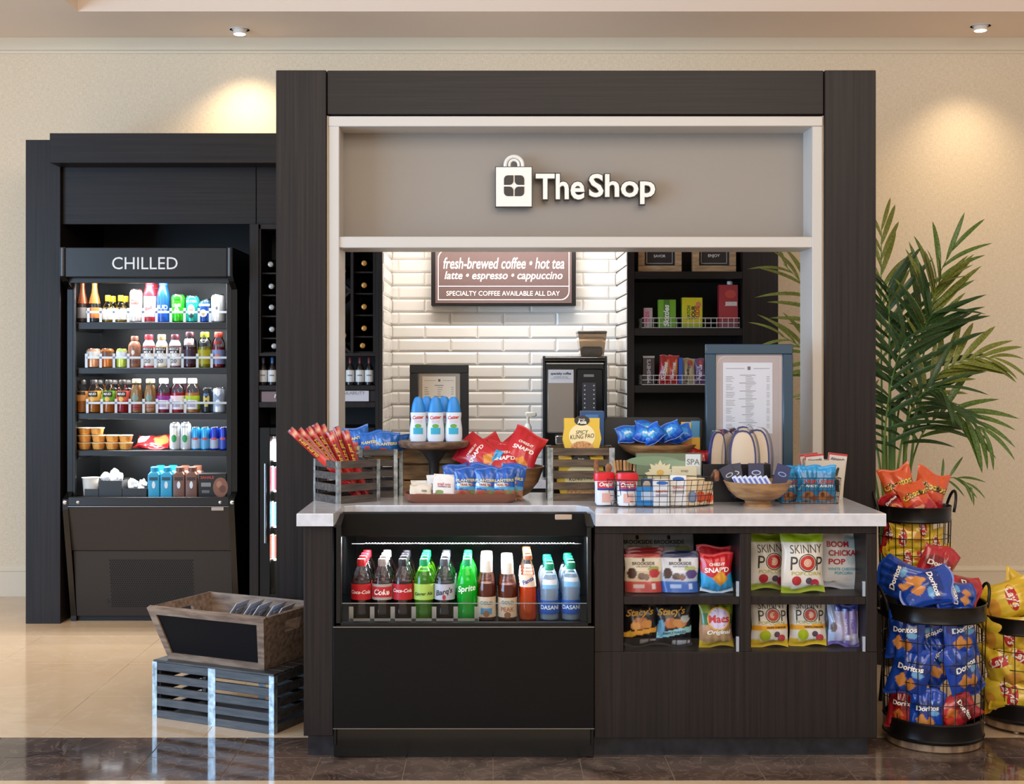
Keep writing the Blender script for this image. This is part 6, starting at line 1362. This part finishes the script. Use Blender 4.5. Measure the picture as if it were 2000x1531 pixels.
for i, (px, rz, ry, top) in enumerate(((1598, .0, -.1, 886), (1627, .0, .12, 884), (1590, 0, -.14, 884))):
    y = (5.28, 5.29, 5.305)[i]; carton('almond_pack', ('white and red almond pack on the left of the card holder', 'white and red almond pack on the right of the card holder', 'red-edged almond pack at the back of the card holder')[i], 'pack', px, ZC + .006, .075, Z(top, y) - ZC - .008, .008, y, '#d9cfc8', (('Almonds', 0, .87, .75, '#4a3c38', 0, .1),), (('r', -1, 1, .955, 1, '#c23a3c'), ('r', -1, -.9, .5, 1, '#c23a3c')), group='almond packs').rotation_euler = (0, ry, 0)

# ================================================================== items on the open shelves
def shelf_wire(label, x0, x1, y0, y1, z, hgt):
    t = empty('wire_basket', ((x0 + x1) / 2, (y0 + y1) / 2, z), label=label, cat='basket', group='wire baskets'); g = G(); hw, hd = (x1 - x0) / 2, (y1 - y0) / 2
    for j in range(3): g.tube([(hw * a, hd * b, .0025 + hgt * j / 2) for a, b in ((-1, -1), (1, -1), (1, 1), (-1, 1))], .0018, 5, closed=True)
    for i in range(18):
        u = -1 + 2 * i / 17
        for s_ in (-1, 1): g.tube([(u * hw, s_ * hd, .0025), (u * hw, s_ * hd, .0025 + hgt)], .0013, 5)
    for i in range(5):
        u = -1 + 2 * i / 4
        for s_ in (-1, 1): g.tube([(s_ * hw, u * hd, .0025), (s_ * hw, u * hd, .0025 + hgt)], .0013, 5)
        g.tube([(-hw, u * hd, .0025), (hw, u * hd, .0025)], .0013, 5)
    obj('wire_mesh', g, mat('#e6e2de', .35), t, True)
shelf_wire('silver wire basket of sweet boxes on the second open shelf', bx(1255), bx(1446), YB + .02, YB + .2, hz[1], 19 / S(YB)); shelf_wire('silver wire basket of candy bags on the third open shelf', bx(1255), bx(1446), YB + .02, YB + .2, hz[2], 18 / S(YB))
s7 = S(YB + .05); ya = YB + .05
def swt(px, pw, pt, row, *a, **k): z = hz[row] + .006; return carton(k.pop('name', 'sweet_box'), a[0], k.pop('cat', 'box'), px, z, pw / s7, Z(pt, ya) - z, k.pop('d', .04), ya, a[1], *a[2:], group='sweets on the open shelves', **k)
swt(1266, 17, 601, 1, 'small pink and silver sweet pack on the second open shelf', '#b3a9a0', (('NERDS', -.2, .45, 1.6, '#c23a5c', PI / 2),), (('r', -1, .3, .2, .9, '#d98aa0'),), name='sweet_pack', cat='pack')
swt(1303, 34, 585, 1, 'bright green sweet box on the second open shelf', '#6fa81e', (('Skittles', -.1, .42, 1.25, '#f3f3ea', PI / 2, .2, .03),), (('r', -.4, .3, .1, 1, '#4d7a1c'),), side='#7fbf28')
swt(1352, 40, 581, 1, 'yellow and green sweet box on the second open shelf', '#d9c81c', (('SOUR', .1, .5, .66, '#3a3424', PI / 2, 0, .04), ('KIDS', .5, .5, .6, '#c2442c', PI / 2, 0, .04), ('PATCH', -.35, .5, .66, '#4a7a24', PI / 2, 0, .04)), (('e', .6, .76, .14, .1, '#d9805c'), ('r', -1, 1, 0, .1, '#a8b81c')), side='#4f9a2c', d=.05)
t = swt(1423, 37, 556, 1, 'tall red drink carton with white cap on the second open shelf', '#a83038', (('JUICE', .2, .55, .6, '#e8dcd4'),), (('r', -1, 1, .0, .16, '#8a4a54'), ('r', -.3, .9, .5, .6, '#d9c9c4'), ('e', .2, .78, .3, .1, '#c9483c')), name='drink_carton', cat='carton', d=.06)
obj('cap', G().lathe([(.016, 0), (.016, .018), (.013, .021)], 16), WHITE, t, True).location = (.012, .03, Z(556, ya) - hz[1] - .006)
swt(1267, 23, 695, 2, 'dark brown chocolate bar pack on the third open shelf', '#3a2a2c', (("HERSHEY'S", 0, .46, 2.0, '#b9b0b4', PI / 2, 0, .03),), (('r', -1, 1, .93, 1, '#b5aaa4'),), name='chocolate_pack', cat='pack')
for i, (px, c, c2, lb, w_) in enumerate(((1297, '#b3262c', '#f3ece4', 'red candy bag left of its twin on the third open shelf', 24), (1315, '#c0302c', '#f3ece4', 'red candy bag right of its twin on the third open shelf', 22), (1346, '#b9a884', '#5b3a2c', 'cream candy bag on the third open shelf', 26), (1369, '#6a4a78', '#d9cfe0', 'purple candy bag half behind the blue frame', 20))):
    DES['candy%d' % i] = dict(w=w_ / s7, h=56 / s7 if i < 2 else 50 / s7, t=.03, base=c, seed=100 + i, ops=[('ell', .5, .6, .3, .3, '#d98a3a')] if i < 2 else [('ell', .2, .8, .4, .15, '#c24a3c')], texts=[(('Skittles', 'Starburst', 'Butterfinger', 'Nerds')[i], -.1, .45, 1.5, c2, PI / 2 - .1, .2, .04)], nu=14, nv=20)
    bag('candy_bag', 'candy%d' % i, lb, (X(px, ya), ya + .02, hz[2] + .006), (-.05, .08 - .04 * i, 0), 'sweets on the open shelves')
swt(1330, 8, 698, 2, 'thin blue pack seen edge-on between the candy bags', '#1c58b4', name='sweet_pack', cat='pack')

# ================================================================== bottom of the open chiller
BIN = mat('#2a2928', .4)
def cbin(px0, px1, pt, label):
    y = 7.26; z = zdk2; t = empty('chiller_bin', (X((px0 + px1) / 2, y), y, z), label=label, cat='bin', group='black bins in the chiller'); w = (px1 - px0) / S(y) / 2; h = Z(pt, y) - z
    for b in ((-w, w, 0, .004, 0, h), (-w, w, .2, .204, 0, h), (-w, -w + .004, .004, .2, 0, h), (w - .004, w, .004, .2, 0, h), (-w, w, 0, .2, 0, .003)): obj('bin_panel', G().box(*b), BIN, t, True, smooth=False)
cbin(165, 192, 955, 'narrow black bin at the left of the chiller deck'); cbin(193, 238, 939, 'taller black bin in the chiller deck'); cbin(239, 286, 954, 'low wide black bin beside the blue milk cartons')
y = 7.32
t = empty('white_tub', (X(178, y), y, zdk2), label='white tub in the narrow bin of the chiller deck', cat='tub'); obj('tub', G().lathe([(.03, .0), (.04, .004), (.048, .1), (.052, .102), (.045, .1)], 22), mat('#dcd6cc', .4), t, True)
WRAPP = mat('#dfdcdd', .25, name='pale_wrap')
for i, (px, pz, r) in enumerate(((206, 932, .028), (219, 927, .03), (232, 931, .026), (213, 938, .03), (228, 938, .028), (252, 944, .024), (263, 946, .022), (275, 945, .023), (258, 952, .024), (270, 953, .024))):
    rd = random.Random(i); g = G(); v = []; f = []; n = 8
    g.lathe([(r * .3, -r), (r * .8, -r * .6), (r, 0), (r * .75, r * .6), (r * .25, r * .95)], 9); g.v = [(a + rd.uniform(-.006, .006), b + rd.uniform(-.006, .006), c + rd.uniform(-.006, .006)) for a, b, c in g.v]
    o = one('wrapped_snack', g, WRAPP, 'small pale wrapped snack in the %s bin, %s' % ('taller black' if i < 5 else 'low wide black', ('top left', 'top middle', 'top right', 'front left', 'front right', 'left', 'middle', 'right', 'front left', 'front right')[i]), 'snack', 'wrapped snacks in the chiller'); o.location = (X(px, 7.33), 7.33 + .05 * (i % 2), Z(pz, 7.33))
def milk(px, c, lb, dy=0):
    w = 23.5 / S(7.3); y = 7.27 + dy; h = Z(912, 7.27) - zdk2; t = empty('milk_carton', (X(px, 7.27), y, zdk2), label=lb, cat='carton', group='milk cartons in the chiller')
    g = loft(G(), [(rr_poly(w / 2, w / 2, .006), 0), (rr_poly(w / 2, w / 2, .006), h * .74), (rr_poly(w * .32, w * .32, .01), h * .84)], close_top=True)
    for k in range(len(g.v)): g.v[k] = (g.v[k][0], g.v[k][1] + w / 2, g.v[k][2])
    obj('carton', g, mat(c, .35), t, True); obj('cap', G().lathe([(w * .36, h * .83), (w * .37, h * .98), (w * .3, h)], 18, M=Matrix.Translation((0, w / 2, 0))), mat(c, .3), t, True)
    obj('printed_mark', G().disc(0, h * .4, w * .14, lambda a, b: (a, -.001, b), rz=w * .3), mat('#dfe3e4', .4), t, True); obj('printed_panel', G().rect(-w * .35, w * .35, h * .55, h * .66, lambda a, b: (a, -.001, b)), mat('#1f4a5c' if c == '#1f8fb4' else '#3f241c', .4), t, True)
milk(300, '#1f8fb4', 'blue milk carton next to the black bin on the chiller deck'); milk(324.5, '#1f8fb4', 'second blue milk carton on the chiller deck'); milk(349, '#6a4436', 'brown milk carton beside the blue ones on the chiller deck'); milk(373.5, '#6a4436', 'brown milk carton beside the black snack box')
for px, c, lb in ((300, '#1f8fb4', 'blue milk carton in the second row behind the bin-side one'), (324.5, '#1f8fb4', 'blue milk carton in the second row behind the second one'), (349, '#6a4436', 'brown milk carton in the second row beside the blue ones'), (373.5, '#6a4436', 'brown milk carton in the second row behind the snack box')): milk(px + 3, c, lb, .09)
carton('snack_box', 'black snack box with a nut picture at the right of the chiller deck', 'box', 414.5, zdk2, 54 / S(7.25), Z(925, 7.25) - zdk2, .09, 7.25, '#1c1817', (('SAHALE', -.35, .84, .48, '#b3402c', 0, 0, .03, .12),), (('e', .6, .42, .27, .42, '#8a5a44'), ('e', .5, .55, .1, .14, '#b0785c'), ('e', .75, .35, .12, .16, '#6b3f30'), ('r', -.8, -.1, .45, .62, '#8a8784'), ('r', -.75, -.2, .18, .3, '#6a6866')))
bag('snack_bag', 'potato_red', 'flat red and white snack bag on the fourth chiller shelf', (X(291, 7.33), 7.36, shz[3] + .006), (-1.15, 0, 0), None, 1.0, w=.2, h=.15, t=.05, seed=120, texts=(), ops=[('ell', .5, .5, .4, .4, '#c9864c'), ('ell', -.6, .6, .4, .3, '#e6e0dc')])
# ================================================================== FLOOR BASKETS, RIGHT
BASKW = noise_mat('basket_wood', '#6f5641', '#a58a6c', (30, 30, 6), .6, 4, .2); BMET = mat('#1f1c1b', .3, .5, name='basket_metal')
def floor_basket(label, cx, cy, z0, r, hgt, feet=False, rim=.064, hand=(-.6, 2.6), foot_h=.03):
    t = empty('floor_basket', (cx, cy, z0), label=label, cat='basket', group='black wire floor baskets')
    b0 = .012 if feet else 0.
    obj('wooden_base', G().lathe([(r * .86, b0), (r * .89, b0 + .004), (r * .9, b0 + foot_h), (r * .86, b0 + foot_h)], 44), BASKW, t, True)
    k0 = b0 + foot_h
    obj('lower_band', G().lathe([(r * .93, k0), (r * .95, k0 + .01), (r * .93, k0 + .014), (r * .93, k0 + .064), (r * .945, k0 + .07), (r * .92, k0 + .075), (r * .90, k0 + .075), (r * .9, k0)], 44, cap=False), BMET, t, True)
    obj('upper_band', G().lathe([(r * .97, hgt - rim), (r * .995, hgt - rim + .005), (r * .98, hgt - rim + .012), (r * .985, hgt - .008), (r * 1.0, hgt - .003), (r * .985, hgt), (r * .965, hgt - .004), (r * .955, hgt - rim)], 44, cap=False), BMET, t, True)
    g = G(); za, zb = k0 + .07, hgt - rim + .004; n = 26
    for i in range(n):
        a = 2 * PI * i / n; g.tube([(math.cos(a) * r * .925, math.sin(a) * r * .925, za), (math.cos(a) * r * .975, math.sin(a) * r * .975, zb)], .0018, 5)
    rows = max(3, round((zb - za) / .072))
    for j in range(1, rows): q = j / rows; g.ring(0, 0, za + (zb - za) * q, r * (.925 + .05 * q), .0016, 40, k=5)
    obj('wire_mesh', g, BMET, t, True)
    obj('floor_plate', G().lathe([(r * .88, k0), (r * .88, k0 + .004)], 36), BMET, t, True)
    for a in hand:
        c, s_ = math.cos(a), math.sin(a); tx, ty = -s_, c; pts = []
        for k in range(11):
            q = PI * k / 10; pts.append((c * (r + .004 + .02 * math.sin(q)) + tx * math.cos(q) * .04, s_ * (r + .004 + .02 * math.sin(q)) + ty * math.cos(q) * .04, hgt - .03 + math.sin(q) * .085))
        obj('handle', G().tube(pts, .006, 8), BMET, t, True)
    if feet:
        for a in (.6, 2.7, -1.2, -2.2): obj('foot', G().lathe([(.008, 0), (.012, .004), (.012, .012)], 12, M=Matrix.Translation((math.cos(a) * r * .75, math.sin(a) * r * .75, 0))), STEEL, t, True)
    return t
B1 = (X(1822, 5.0), 5.0, .194, Z(1170, 5.0)); floor_basket('big black wire basket of blue tortilla chip bags beside the counter', B1[0], B1[1], 0, B1[2], B1[3], hand=(.15, 3.3))
B2 = (X(2003, 5.2), 5.2, .178, Z(1196, 5.2)); floor_basket('black wire basket of yellow potato chip bags at the right picture edge', B2[0], B2[1], 0, B2[2], B2[3], True, hand=(2.75, -.2))
zst = .40; B3 = (X(1786, 5.52), 5.52, .148, Z(985, 5.52)); floor_basket('tall-standing wire basket of orange puff bags behind the big basket', B3[0], B3[1], zst, B3[2], B3[3] - zst, hand=(.1, 3.05))
st = empty('basket_stand', (B3[0], B3[1], 0), label='round black stand under the basket of orange bags', cat='stand')
obj('top', G().lathe([(.15, zst - .02), (.152, zst - .015), (.152, zst - .002), (.15, zst)], 36), BMET, st, True)
for k in range(3): a = k * 2 * PI / 3 + .5; obj('leg', G().tube([(math.cos(a) * .11, math.sin(a) * .11, zst - .02), (math.cos(a) * .14, math.sin(a) * .14, 0)], .009, 8), BMET, st, True)
def in_basket(B, items, name, group, where):
    cx, cy, r, _ = B
    for i, (des, px, py, roll, tilt, fr, sc_, lb) in enumerate(items):
        y = cy; 
        for _k in range(4):
            dx = X(px, y) - cx; dx = max(-r * .9, min(r * .9, dx)); y = cy - math.sqrt(max(0, r * r - dx * dx)) * fr
        x = max(cx - r * .66, min(cx + r * .6, X(px, y))); z = Z(py, y); w, h, t_ = bag_dims(des)
        yaw = math.asin(max(-1, min(1, (x - cx) / r))) * .75 if fr > 0 else 0
        Rm = Euler((tilt, 0, yaw)).to_matrix() @ Euler((0, math.radians(roll), 0)).to_matrix()
        c = Rm @ Vector((0, 0, h * sc_ / 2))
        bag(name, des, lb, (x - c.x, y - c.y, z - c.z), Rm.to_euler(), group, sc_, seed=DES[des]['seed'] + i % 3)
T, TR, PU, PO, PR = 'tortilla', 'tortilla_red', 'puffs', 'potato', 'potato_red'
in_basket(B1, [
    (T, 1768, 1238, 4, 0, .62, .95, 'blue tortilla chip bag showing two chips, upper left behind the wires of the big basket'),
    (T, 1874, 1235, -8, 0, .62, .95, 'blue tortilla chip bag showing chips, upper right behind the wires of the big basket'),
    (T, 1822, 1222, 160, 0, .4, .9, 'dim blue tortilla chip bag between the two upper ones in the big basket'),
    (T, 1778, 1312, 14, 0, .66, 1.0, 'blue tortilla chip bag tilted right at mid height left in the big basket'),
    (T, 1826, 1290, -30, 0, .45, .95, 'blue tortilla chip bag with pale lettering in the centre of the big basket'),
    (T, 1880, 1308, -18, 0, .66, 1.0, 'blue tortilla chip bag at mid height right in the big basket'),
    (TR, 1752, 1380, 8, 0, .62, .85, 'red tortilla chip bag low on the left of the big basket'),
    (T, 1810, 1390, 4, 0, .68, .85, 'blue tortilla chip bag low in the middle of the big basket'),
    (TR, 1868, 1388, 60, 0, .62, .9, 'red tortilla chip bag low on the right of the big basket'),
    (TR, 1840, 1405, 130, 0, .3, .9, 'red tortilla chip bag deep at the bottom of the big basket'),
    (T, 1762, 1135, -70, -.3, .35, 1.0, 'blue tortilla chip bag heaped above the left rim of the big basket'),
    (T, 1810, 1147, 75, -.5, .5, 1.0, 'blue tortilla chip bag heaped above the middle of the rim of the big basket'),
    (TR, 1826, 1112, 25, -.1, -.3, .95, 'red tortilla chip bag standing up at the back of the big basket'),
    (TR, 1868, 1155, 100, -.4, .0, .9, 'red chip bag lying along the right rim of the big basket'),
    (T, 1866, 1165, -80, -.4, .45, .8, 'blue chip bag lying inside the right rim of the big basket'),
    (T, 1800, 1200, 90, 0, -.2, .9, 'blue tortilla chip bag hidden behind the upper ones of the big basket'),
], 'chip_bag', 'chip bags in the big basket', '')
in_basket(B2, [
    (PO, 1962, 1238, 85, 0, .62, .9, 'yellow potato chip bag lying across the top behind the wires of the edge basket'),
    (PO, 1957, 1300, -20, 0, .66, .95, 'yellow potato chip bag with red badge at mid height of the edge basket'),
    (PO, 1990, 1290, 30, 0, .6, .95, 'yellow potato chip bag beside the badge one at the picture edge'),
    (PO, 1950, 1350, 70, 0, .64, .9, 'yellow potato chip bag low on the left of the edge basket'),
    (PO, 1988, 1362, -80, 0, .62, .9, 'yellow potato chip bag lowest in the edge basket'),
    (PO, 1966, 1172, 70, -.3, .4, 1.0, 'yellow potato chip bag heaped above the rim of the edge basket'),
    (PO, 1998, 1165, -60, -.3, .2, 1.0, 'yellow potato chip bag above the rim cut by the picture edge'),
    (PO, 2040, 1300, 20, 0, .6, .95, 'yellow potato chip bag at mid height right of the edge basket, outside the picture'),
    (PO, 2046, 1362, 70, 0, .6, .95, 'yellow potato chip bag low right in the edge basket, outside the picture'),
    (PO, 2035, 1240, -40, 0, .55, .95, 'yellow potato chip bag upper right in the edge basket, outside the picture'),
    (PO, 1945, 1190, 85, -.3, .3, .85, 'yellow potato chip bag peeking over the left rim of the edge basket'),
], 'chip_bag', 'chip bags in the edge basket', '')
in_basket(B3, [
    (PO, 1792, 1030, 88, 0, .6, .72, 'yellow chip bag uppermost behind the wires of the standing basket'),
    (PO, 1772, 1052, -85, 0, .62, .75, 'yellow chip bag second down behind the wires of the standing basket'),
    (PO, 1816, 1060, 80, 0, .55, .7, 'yellow chip bag right behind the wires of the standing basket'),
    (TR, 1736, 1050, 10, 0, .55, .7, 'red chip bag on the left behind the wires of the standing basket'),
    (PR, 1802, 1092, 60, 0, .6, .75, 'red chip bag low behind the wires of the standing basket'),
    (PO, 1766, 1090, 80, 0, .6, .75, 'yellow chip bag low left behind the wires of the standing basket'),
    (PO, 1836, 1090, 10, 0, .4, .7, 'yellow chip bag low right behind the wires of the standing basket'),
    (PU, 1756, 950, -20, -.15, .1, .85, 'orange puff bag standing tallest above the standing basket'),
    (PU, 1816, 958, 18, -.25, .0, .88, 'orange puff bag with big lettering at the right of the standing basket'),
    (PU, 1788, 972, -22, -.5, .5, .78, 'orange puff bag lying at the front of the standing basket'),
    (TR, 1744, 985, -50, -.5, .45, .6, 'red bag low at the left rim of the standing basket'),
], 'chip_bag', 'chip bags in the standing basket', '')

# ================================================================== PALM
YP = 6.35; px0 = X(1742, YP)
pm = empty('potted_palm', (px0, YP, 0), label='tall green kentia palm behind the frame and the floor baskets', cat='palm')
obj('pot', G().lathe([(.13, 0), (.135, .01), (.17, .36), (.18, .37), (.18, .4), (.165, .4), (.16, .36)], 32), mat('#2a2624', .4), pm, True)
obj('soil', G().lathe([(.158, .34), (.158, .362)], 28), mat('#2b1f17', .9), pm, True)
LEAF = [noise_mat('palm_leaf_a', '#1f3a1a', '#385726', (30, 30, 30), .4, 3), noise_mat('palm_leaf_b', '#3f5a24', '#6c8a3a', (30, 30, 30), .4, 3), noise_mat('palm_leaf_c', '#5f6a24', '#8c9240', (30, 30, 30), .42, 3)]
STEM = noise_mat('palm_stem', '#4a6a26', '#7c9a44', (20, 20, 4), .45, 3)
def leaflet_mesh(L, w, droop, m):
    g = G(); n = 9; v = []; f = []
    for i in range(n + 1):
        q = i / n; hw = w * math.sin(PI * (q * .86 + .09)) ** .8 * .5 * (1 if q < .98 else .1); x = L * q; z = -droop * q * q * L
        v += [(x, -hw, z + hw * .35), (x, 0, z), (x, hw, z + hw * .35)]
    for i in range(n):
        a = i * 3; f += [(a, a + 3, a + 4, a + 1), (a + 1, a + 4, a + 5, a + 2)]
    return mesh_of('leaflet', g.add(v, f), m, True, 80)
LM = {}
for m in range(3):
    for d in range(3): LM[m, d] = leaflet_mesh(1, .115, (.12, .32, .6)[d], LEAF[m])
for dx, r_, zt_ in ((-17, .017, 850), (1, .0125, 790), (22, .006, 850), (28, .005, 800)):
    a = Vector((X(1742 + dx * .7, YP) - px0, 0, .34)); b = Vector((X(1742 + dx, YP) - px0, -.02, Z(zt_, YP)))
    obj('stem', G().tube([a.lerp(b, q / 6) for q in range(7)], [r_ * (1.15 - .06 * q) for q in range(7)], 10), STEM, pm, True)
def frond(base, mid, tip, nl, ll, m, dr=1, r=.0085, start=.45, spread=62):
    """base, mid, tip in pixels with depth: the midrib; leaflets to both sides"""
    P0, P1, P2 = [Vector((X(a, YP + b), YP + b, Z(c, YP + b))) - Vector((px0, YP, 0)) for a, c, b in (base, mid, tip)]
    C = P1 * 2 - (P0 + P2) * .5; pts = [P0 * (1 - q) ** 2 + C * 2 * q * (1 - q) + P2 * q * q for q in [i / 18 for i in range(19)]]
    fr_ = obj('frond', G().tube(pts, [r * (1 - .8 * i / 18) for i in range(19)], 6), STEM, pm, True)
    for i in range(nl):
        q = start + (1 - start) * (i + .4) / nl; k = min(17, int(q * 18)); u = q * 18 - k
        p = pts[k].lerp(pts[k + 1], u); t = (pts[k + 1] - pts[k]).normalized()
        s_ = 1 if i % 2 else -1
        side = t.cross(Vector((0, -1, .35))).normalized() * s_
        a = math.radians(spread * (1 - .55 * (q - start) / (1 - start)) + R.uniform(-7, 7))
        d = (t * math.cos(a) + side * math.sin(a) + Vector((0, R.uniform(-.25, .1), R.uniform(-.06, .06)))).normalized()
        up = Vector((0, -.75, .66)); ya_ = up.cross(d).normalized(); za_ = d.cross(ya_)
        L = ll * (.72 + .5 * math.sin(PI * min(1, (q - start) / (1 - start) * .8 + .15))) * R.uniform(.88, 1.08)
        M = Matrix(((d.x, ya_.x, za_.x), (d.y, ya_.y, za_.y), (d.z, ya_.z, za_.z))).to_4x4(); M.translation = p
        o = obj('leaflet', None, None, fr_, True, me=LM[m, min(2, dr + (1 if R.random() < .25 else 0))]); o.matrix_local = M @ Matrix.Diagonal((L, L * (.9 if ll > .2 else 1.15), L, 1))
B0 = (1745, 0, 1150)
def fb(dx, dy=0.): return (1742 + dx, 1160, dy)
frond(fb(6), (1757, 790, -.02), (1862, 482, -.15), 18, .24, 1, 1, .0085, .52, 34)
frond(fb(14), (1800, 720, -.15), (1835, 555, -.3), 18, .23, 2, 0, .008, .55, 36)
frond(fb(20, .02), (1775, 790, -.1), (1822, 612, -.25), 24, .27, 0, 1, .0085, .42, 58)
frond(fb(24), (1790, 800, -.15), (1950, 700, -.25), 22, .2, 2, 1, .0075, .48, 44)
frond(fb(16), (1800, 850, -.1), (1925, 845, -.3), 20, .2, 1, 2, .007, .45, 52)
frond(fb(-4, -.02), (1738, 760, -.1), (1735, 555, -.2), 22, .25, 0, 1, .011, .4, 55)
frond(fb(-10), (1722, 760, 0), (1722, 440, .05), 18, .24, 2, 1, .008, .55, 34)
frond(fb(-16), (1690, 780, .1), (1530, 515, .2), 18, .24, 2, 1, .008, .5, 44)
frond(fb(-18), (1680, 830, .1), (1525, 655, .15), 18, .22, 2, 2, .008, .5, 44)
frond(fb(4, -.03), (1764, 850, -.15), (1840, 760, -.4), 20, .23, 0, 2, .0085, .42, 62)
frond(fb(-6, -.05), (1728, 850, -.2), (1770, 660, -.35), 20, .24, 0, 1, .0085, .42, 62)
frond(fb(10), (1820, 960, -.1), (1900, 955, -.25), 8, .1, 1, 2, .005, .6, 40)

# ================================================================== CRATES ON THE FLOOR, LEFT
ang = math.atan2(5.078 - 5.335, -.836 + 1.364)
BLUEW = noise_mat('grey_stained_slat', '#2a2829', '#464241', (9, 70, 70), .38, 5, .25)
slat_crate('dark slatted crate with metal bands on the floor under the chalkboard box', (-1.364, 5.335, .0), ang, .587, .33, .222, 5, BLUEW, th=.012, gap=.34, mid=True, lid=True, post=.022, group='slatted crates')
BOXW = noise_mat('weathered_box_wood', '#6b5547', '#98806c', (10, 55, 55), .6, 5, .3)
t = empty('chalkboard_box', (-1.30, 5.358, .2315), (0, 0, ang), label='flared wooden box with a black chalkboard front on the slatted crate', cat='box')
L, W, hh, fa, fb_ = .466, .30, .214, .05, .075; th = .014
def quad_panel(name, A, Bq, Cq, D, inward, m, holes=None):
    """panel between four corners with thickness towards 'inward'"""
    n = Vector(inward) * th; q = [Vector(p) for p in (A, Bq, Cq, D)]; v = q + [p + n for p in q]
    f = [(0, 1, 2, 3), (7, 6, 5, 4), (0, 4, 5, 1), (1, 5, 6, 2), (2, 6, 7, 3), (3, 7, 4, 0)]
    return obj(name, G().add(v, f), m, t, True, smooth=False)
A0, A1 = (0, 0, 0), (L, 0, 0); A2, A3 = (L, W, 0), (0, W, 0)
T0, T1, T2, T3 = (-fa, -fb_, hh), (L + fa, -fb_, hh), (L + fa, W + .02, hh), (-fa, W + .02, hh)
quad_panel('front_panel', A0, A1, T1, T0, (0, 1, .35), BOXW); quad_panel('back_panel', A2, A3, T3, T2, (0, -1, .1), BOXW)
obj('bottom', G().box(.0, L, .0, W, 0, .01), BOXW, t, True)
def lerp3(a, b, q): return tuple(a[i] + (b[i] - a[i]) * q for i in range(3))
def side(P, Q, U, V, inward):
    """side with a hand slot: three boards around the opening"""
    def pt(u, v): return lerp3(lerp3(P, Q, u), lerp3(V, U, u), v)
    for (u0, u1, v0, v1) in ((0, 1, 0, .62), (0, .36, .62, .84), (.64, 1, .62, .84), (0, 1, .84, 1)):
        quad_panel('side_board', pt(u0, v0), pt(u1, v0), pt(u1, v1), pt(u0, v1), inward, BOXW)
side(A1, A2, T2, T1, (-1, 0, .2)); side(A3, A0, T0, T3, (1, 0, .2))
def onfront(u, v, off=.0):
    p = Vector(lerp3(lerp3(A0, A1, u), lerp3(T0, T1, u), v)); return tuple(p + Vector((0, -1, -.35)).normalized() * off)
obj('chalkboard', G().add([onfront(u, v, .001) for u, v in ((.06, .12), (.94, .12), (.94, .88), (.06, .88))], [(0, 1, 2, 3)]), mat('#121012', .6, spec=.12), t, True, smooth=False)
for nm, c in (('frame_rail', ((0, 0), (1, 0), (.94, .12), (.06, .12))), ('frame_rail', ((.06, .88), (.94, .88), (1, 1), (0, 1))), ('frame_stile', ((0, 0), (.06, .12), (.06, .88), (0, 1))), ('frame_stile', ((.94, .12), (1, 0), (1, 1), (.94, .88)))):
    v = [onfront(u, w_, .0) for u, w_ in c] + [onfront(u, w_, .008) for u, w_ in c]
    obj(nm, G().add(v, [(4, 5, 6, 7), (0, 1, 5, 4), (1, 2, 6, 5), (2, 3, 7, 6), (3, 0, 4, 7)]), BOXW, t, True, smooth=False)
bw = Matrix.Translation((-1.30, 5.358, .2315)) @ Matrix.Rotation(ang, 4, 'Z')
for i in range(5):
    p = bw @ Vector((.14 + i * .055, .12 + .02 * (i % 2), .055)); tt = empty('phone_kit', p, (.0, .62, ang + .15), 'clear blister pack in the chalkboard box, ' + ('leftmost', 'second from the left', 'middle', 'second from the right', 'rightmost')[i], 'blister pack', 'blister packs in the chalkboard box')
    obj('card', G().box(-.003, .0, -.06, .06, 0, .21, .0008), mat('#d9dade', .4), tt, True); obj('blister', G().box(.0, .016, -.045, .045, .02, .19, .006), clear_mat('blister', '#e6eaf0', .3, .1, body=.15), tt, True)
    obj('printed_band', G().box(-.0036, -.003, -.058, .058, .15, .185), mat('#27408c', .35), tt, True); obj('contents', G().box(.001, .012, -.03, .03, .03, .17, .005), mat('#2a2c30', .3), tt, True)
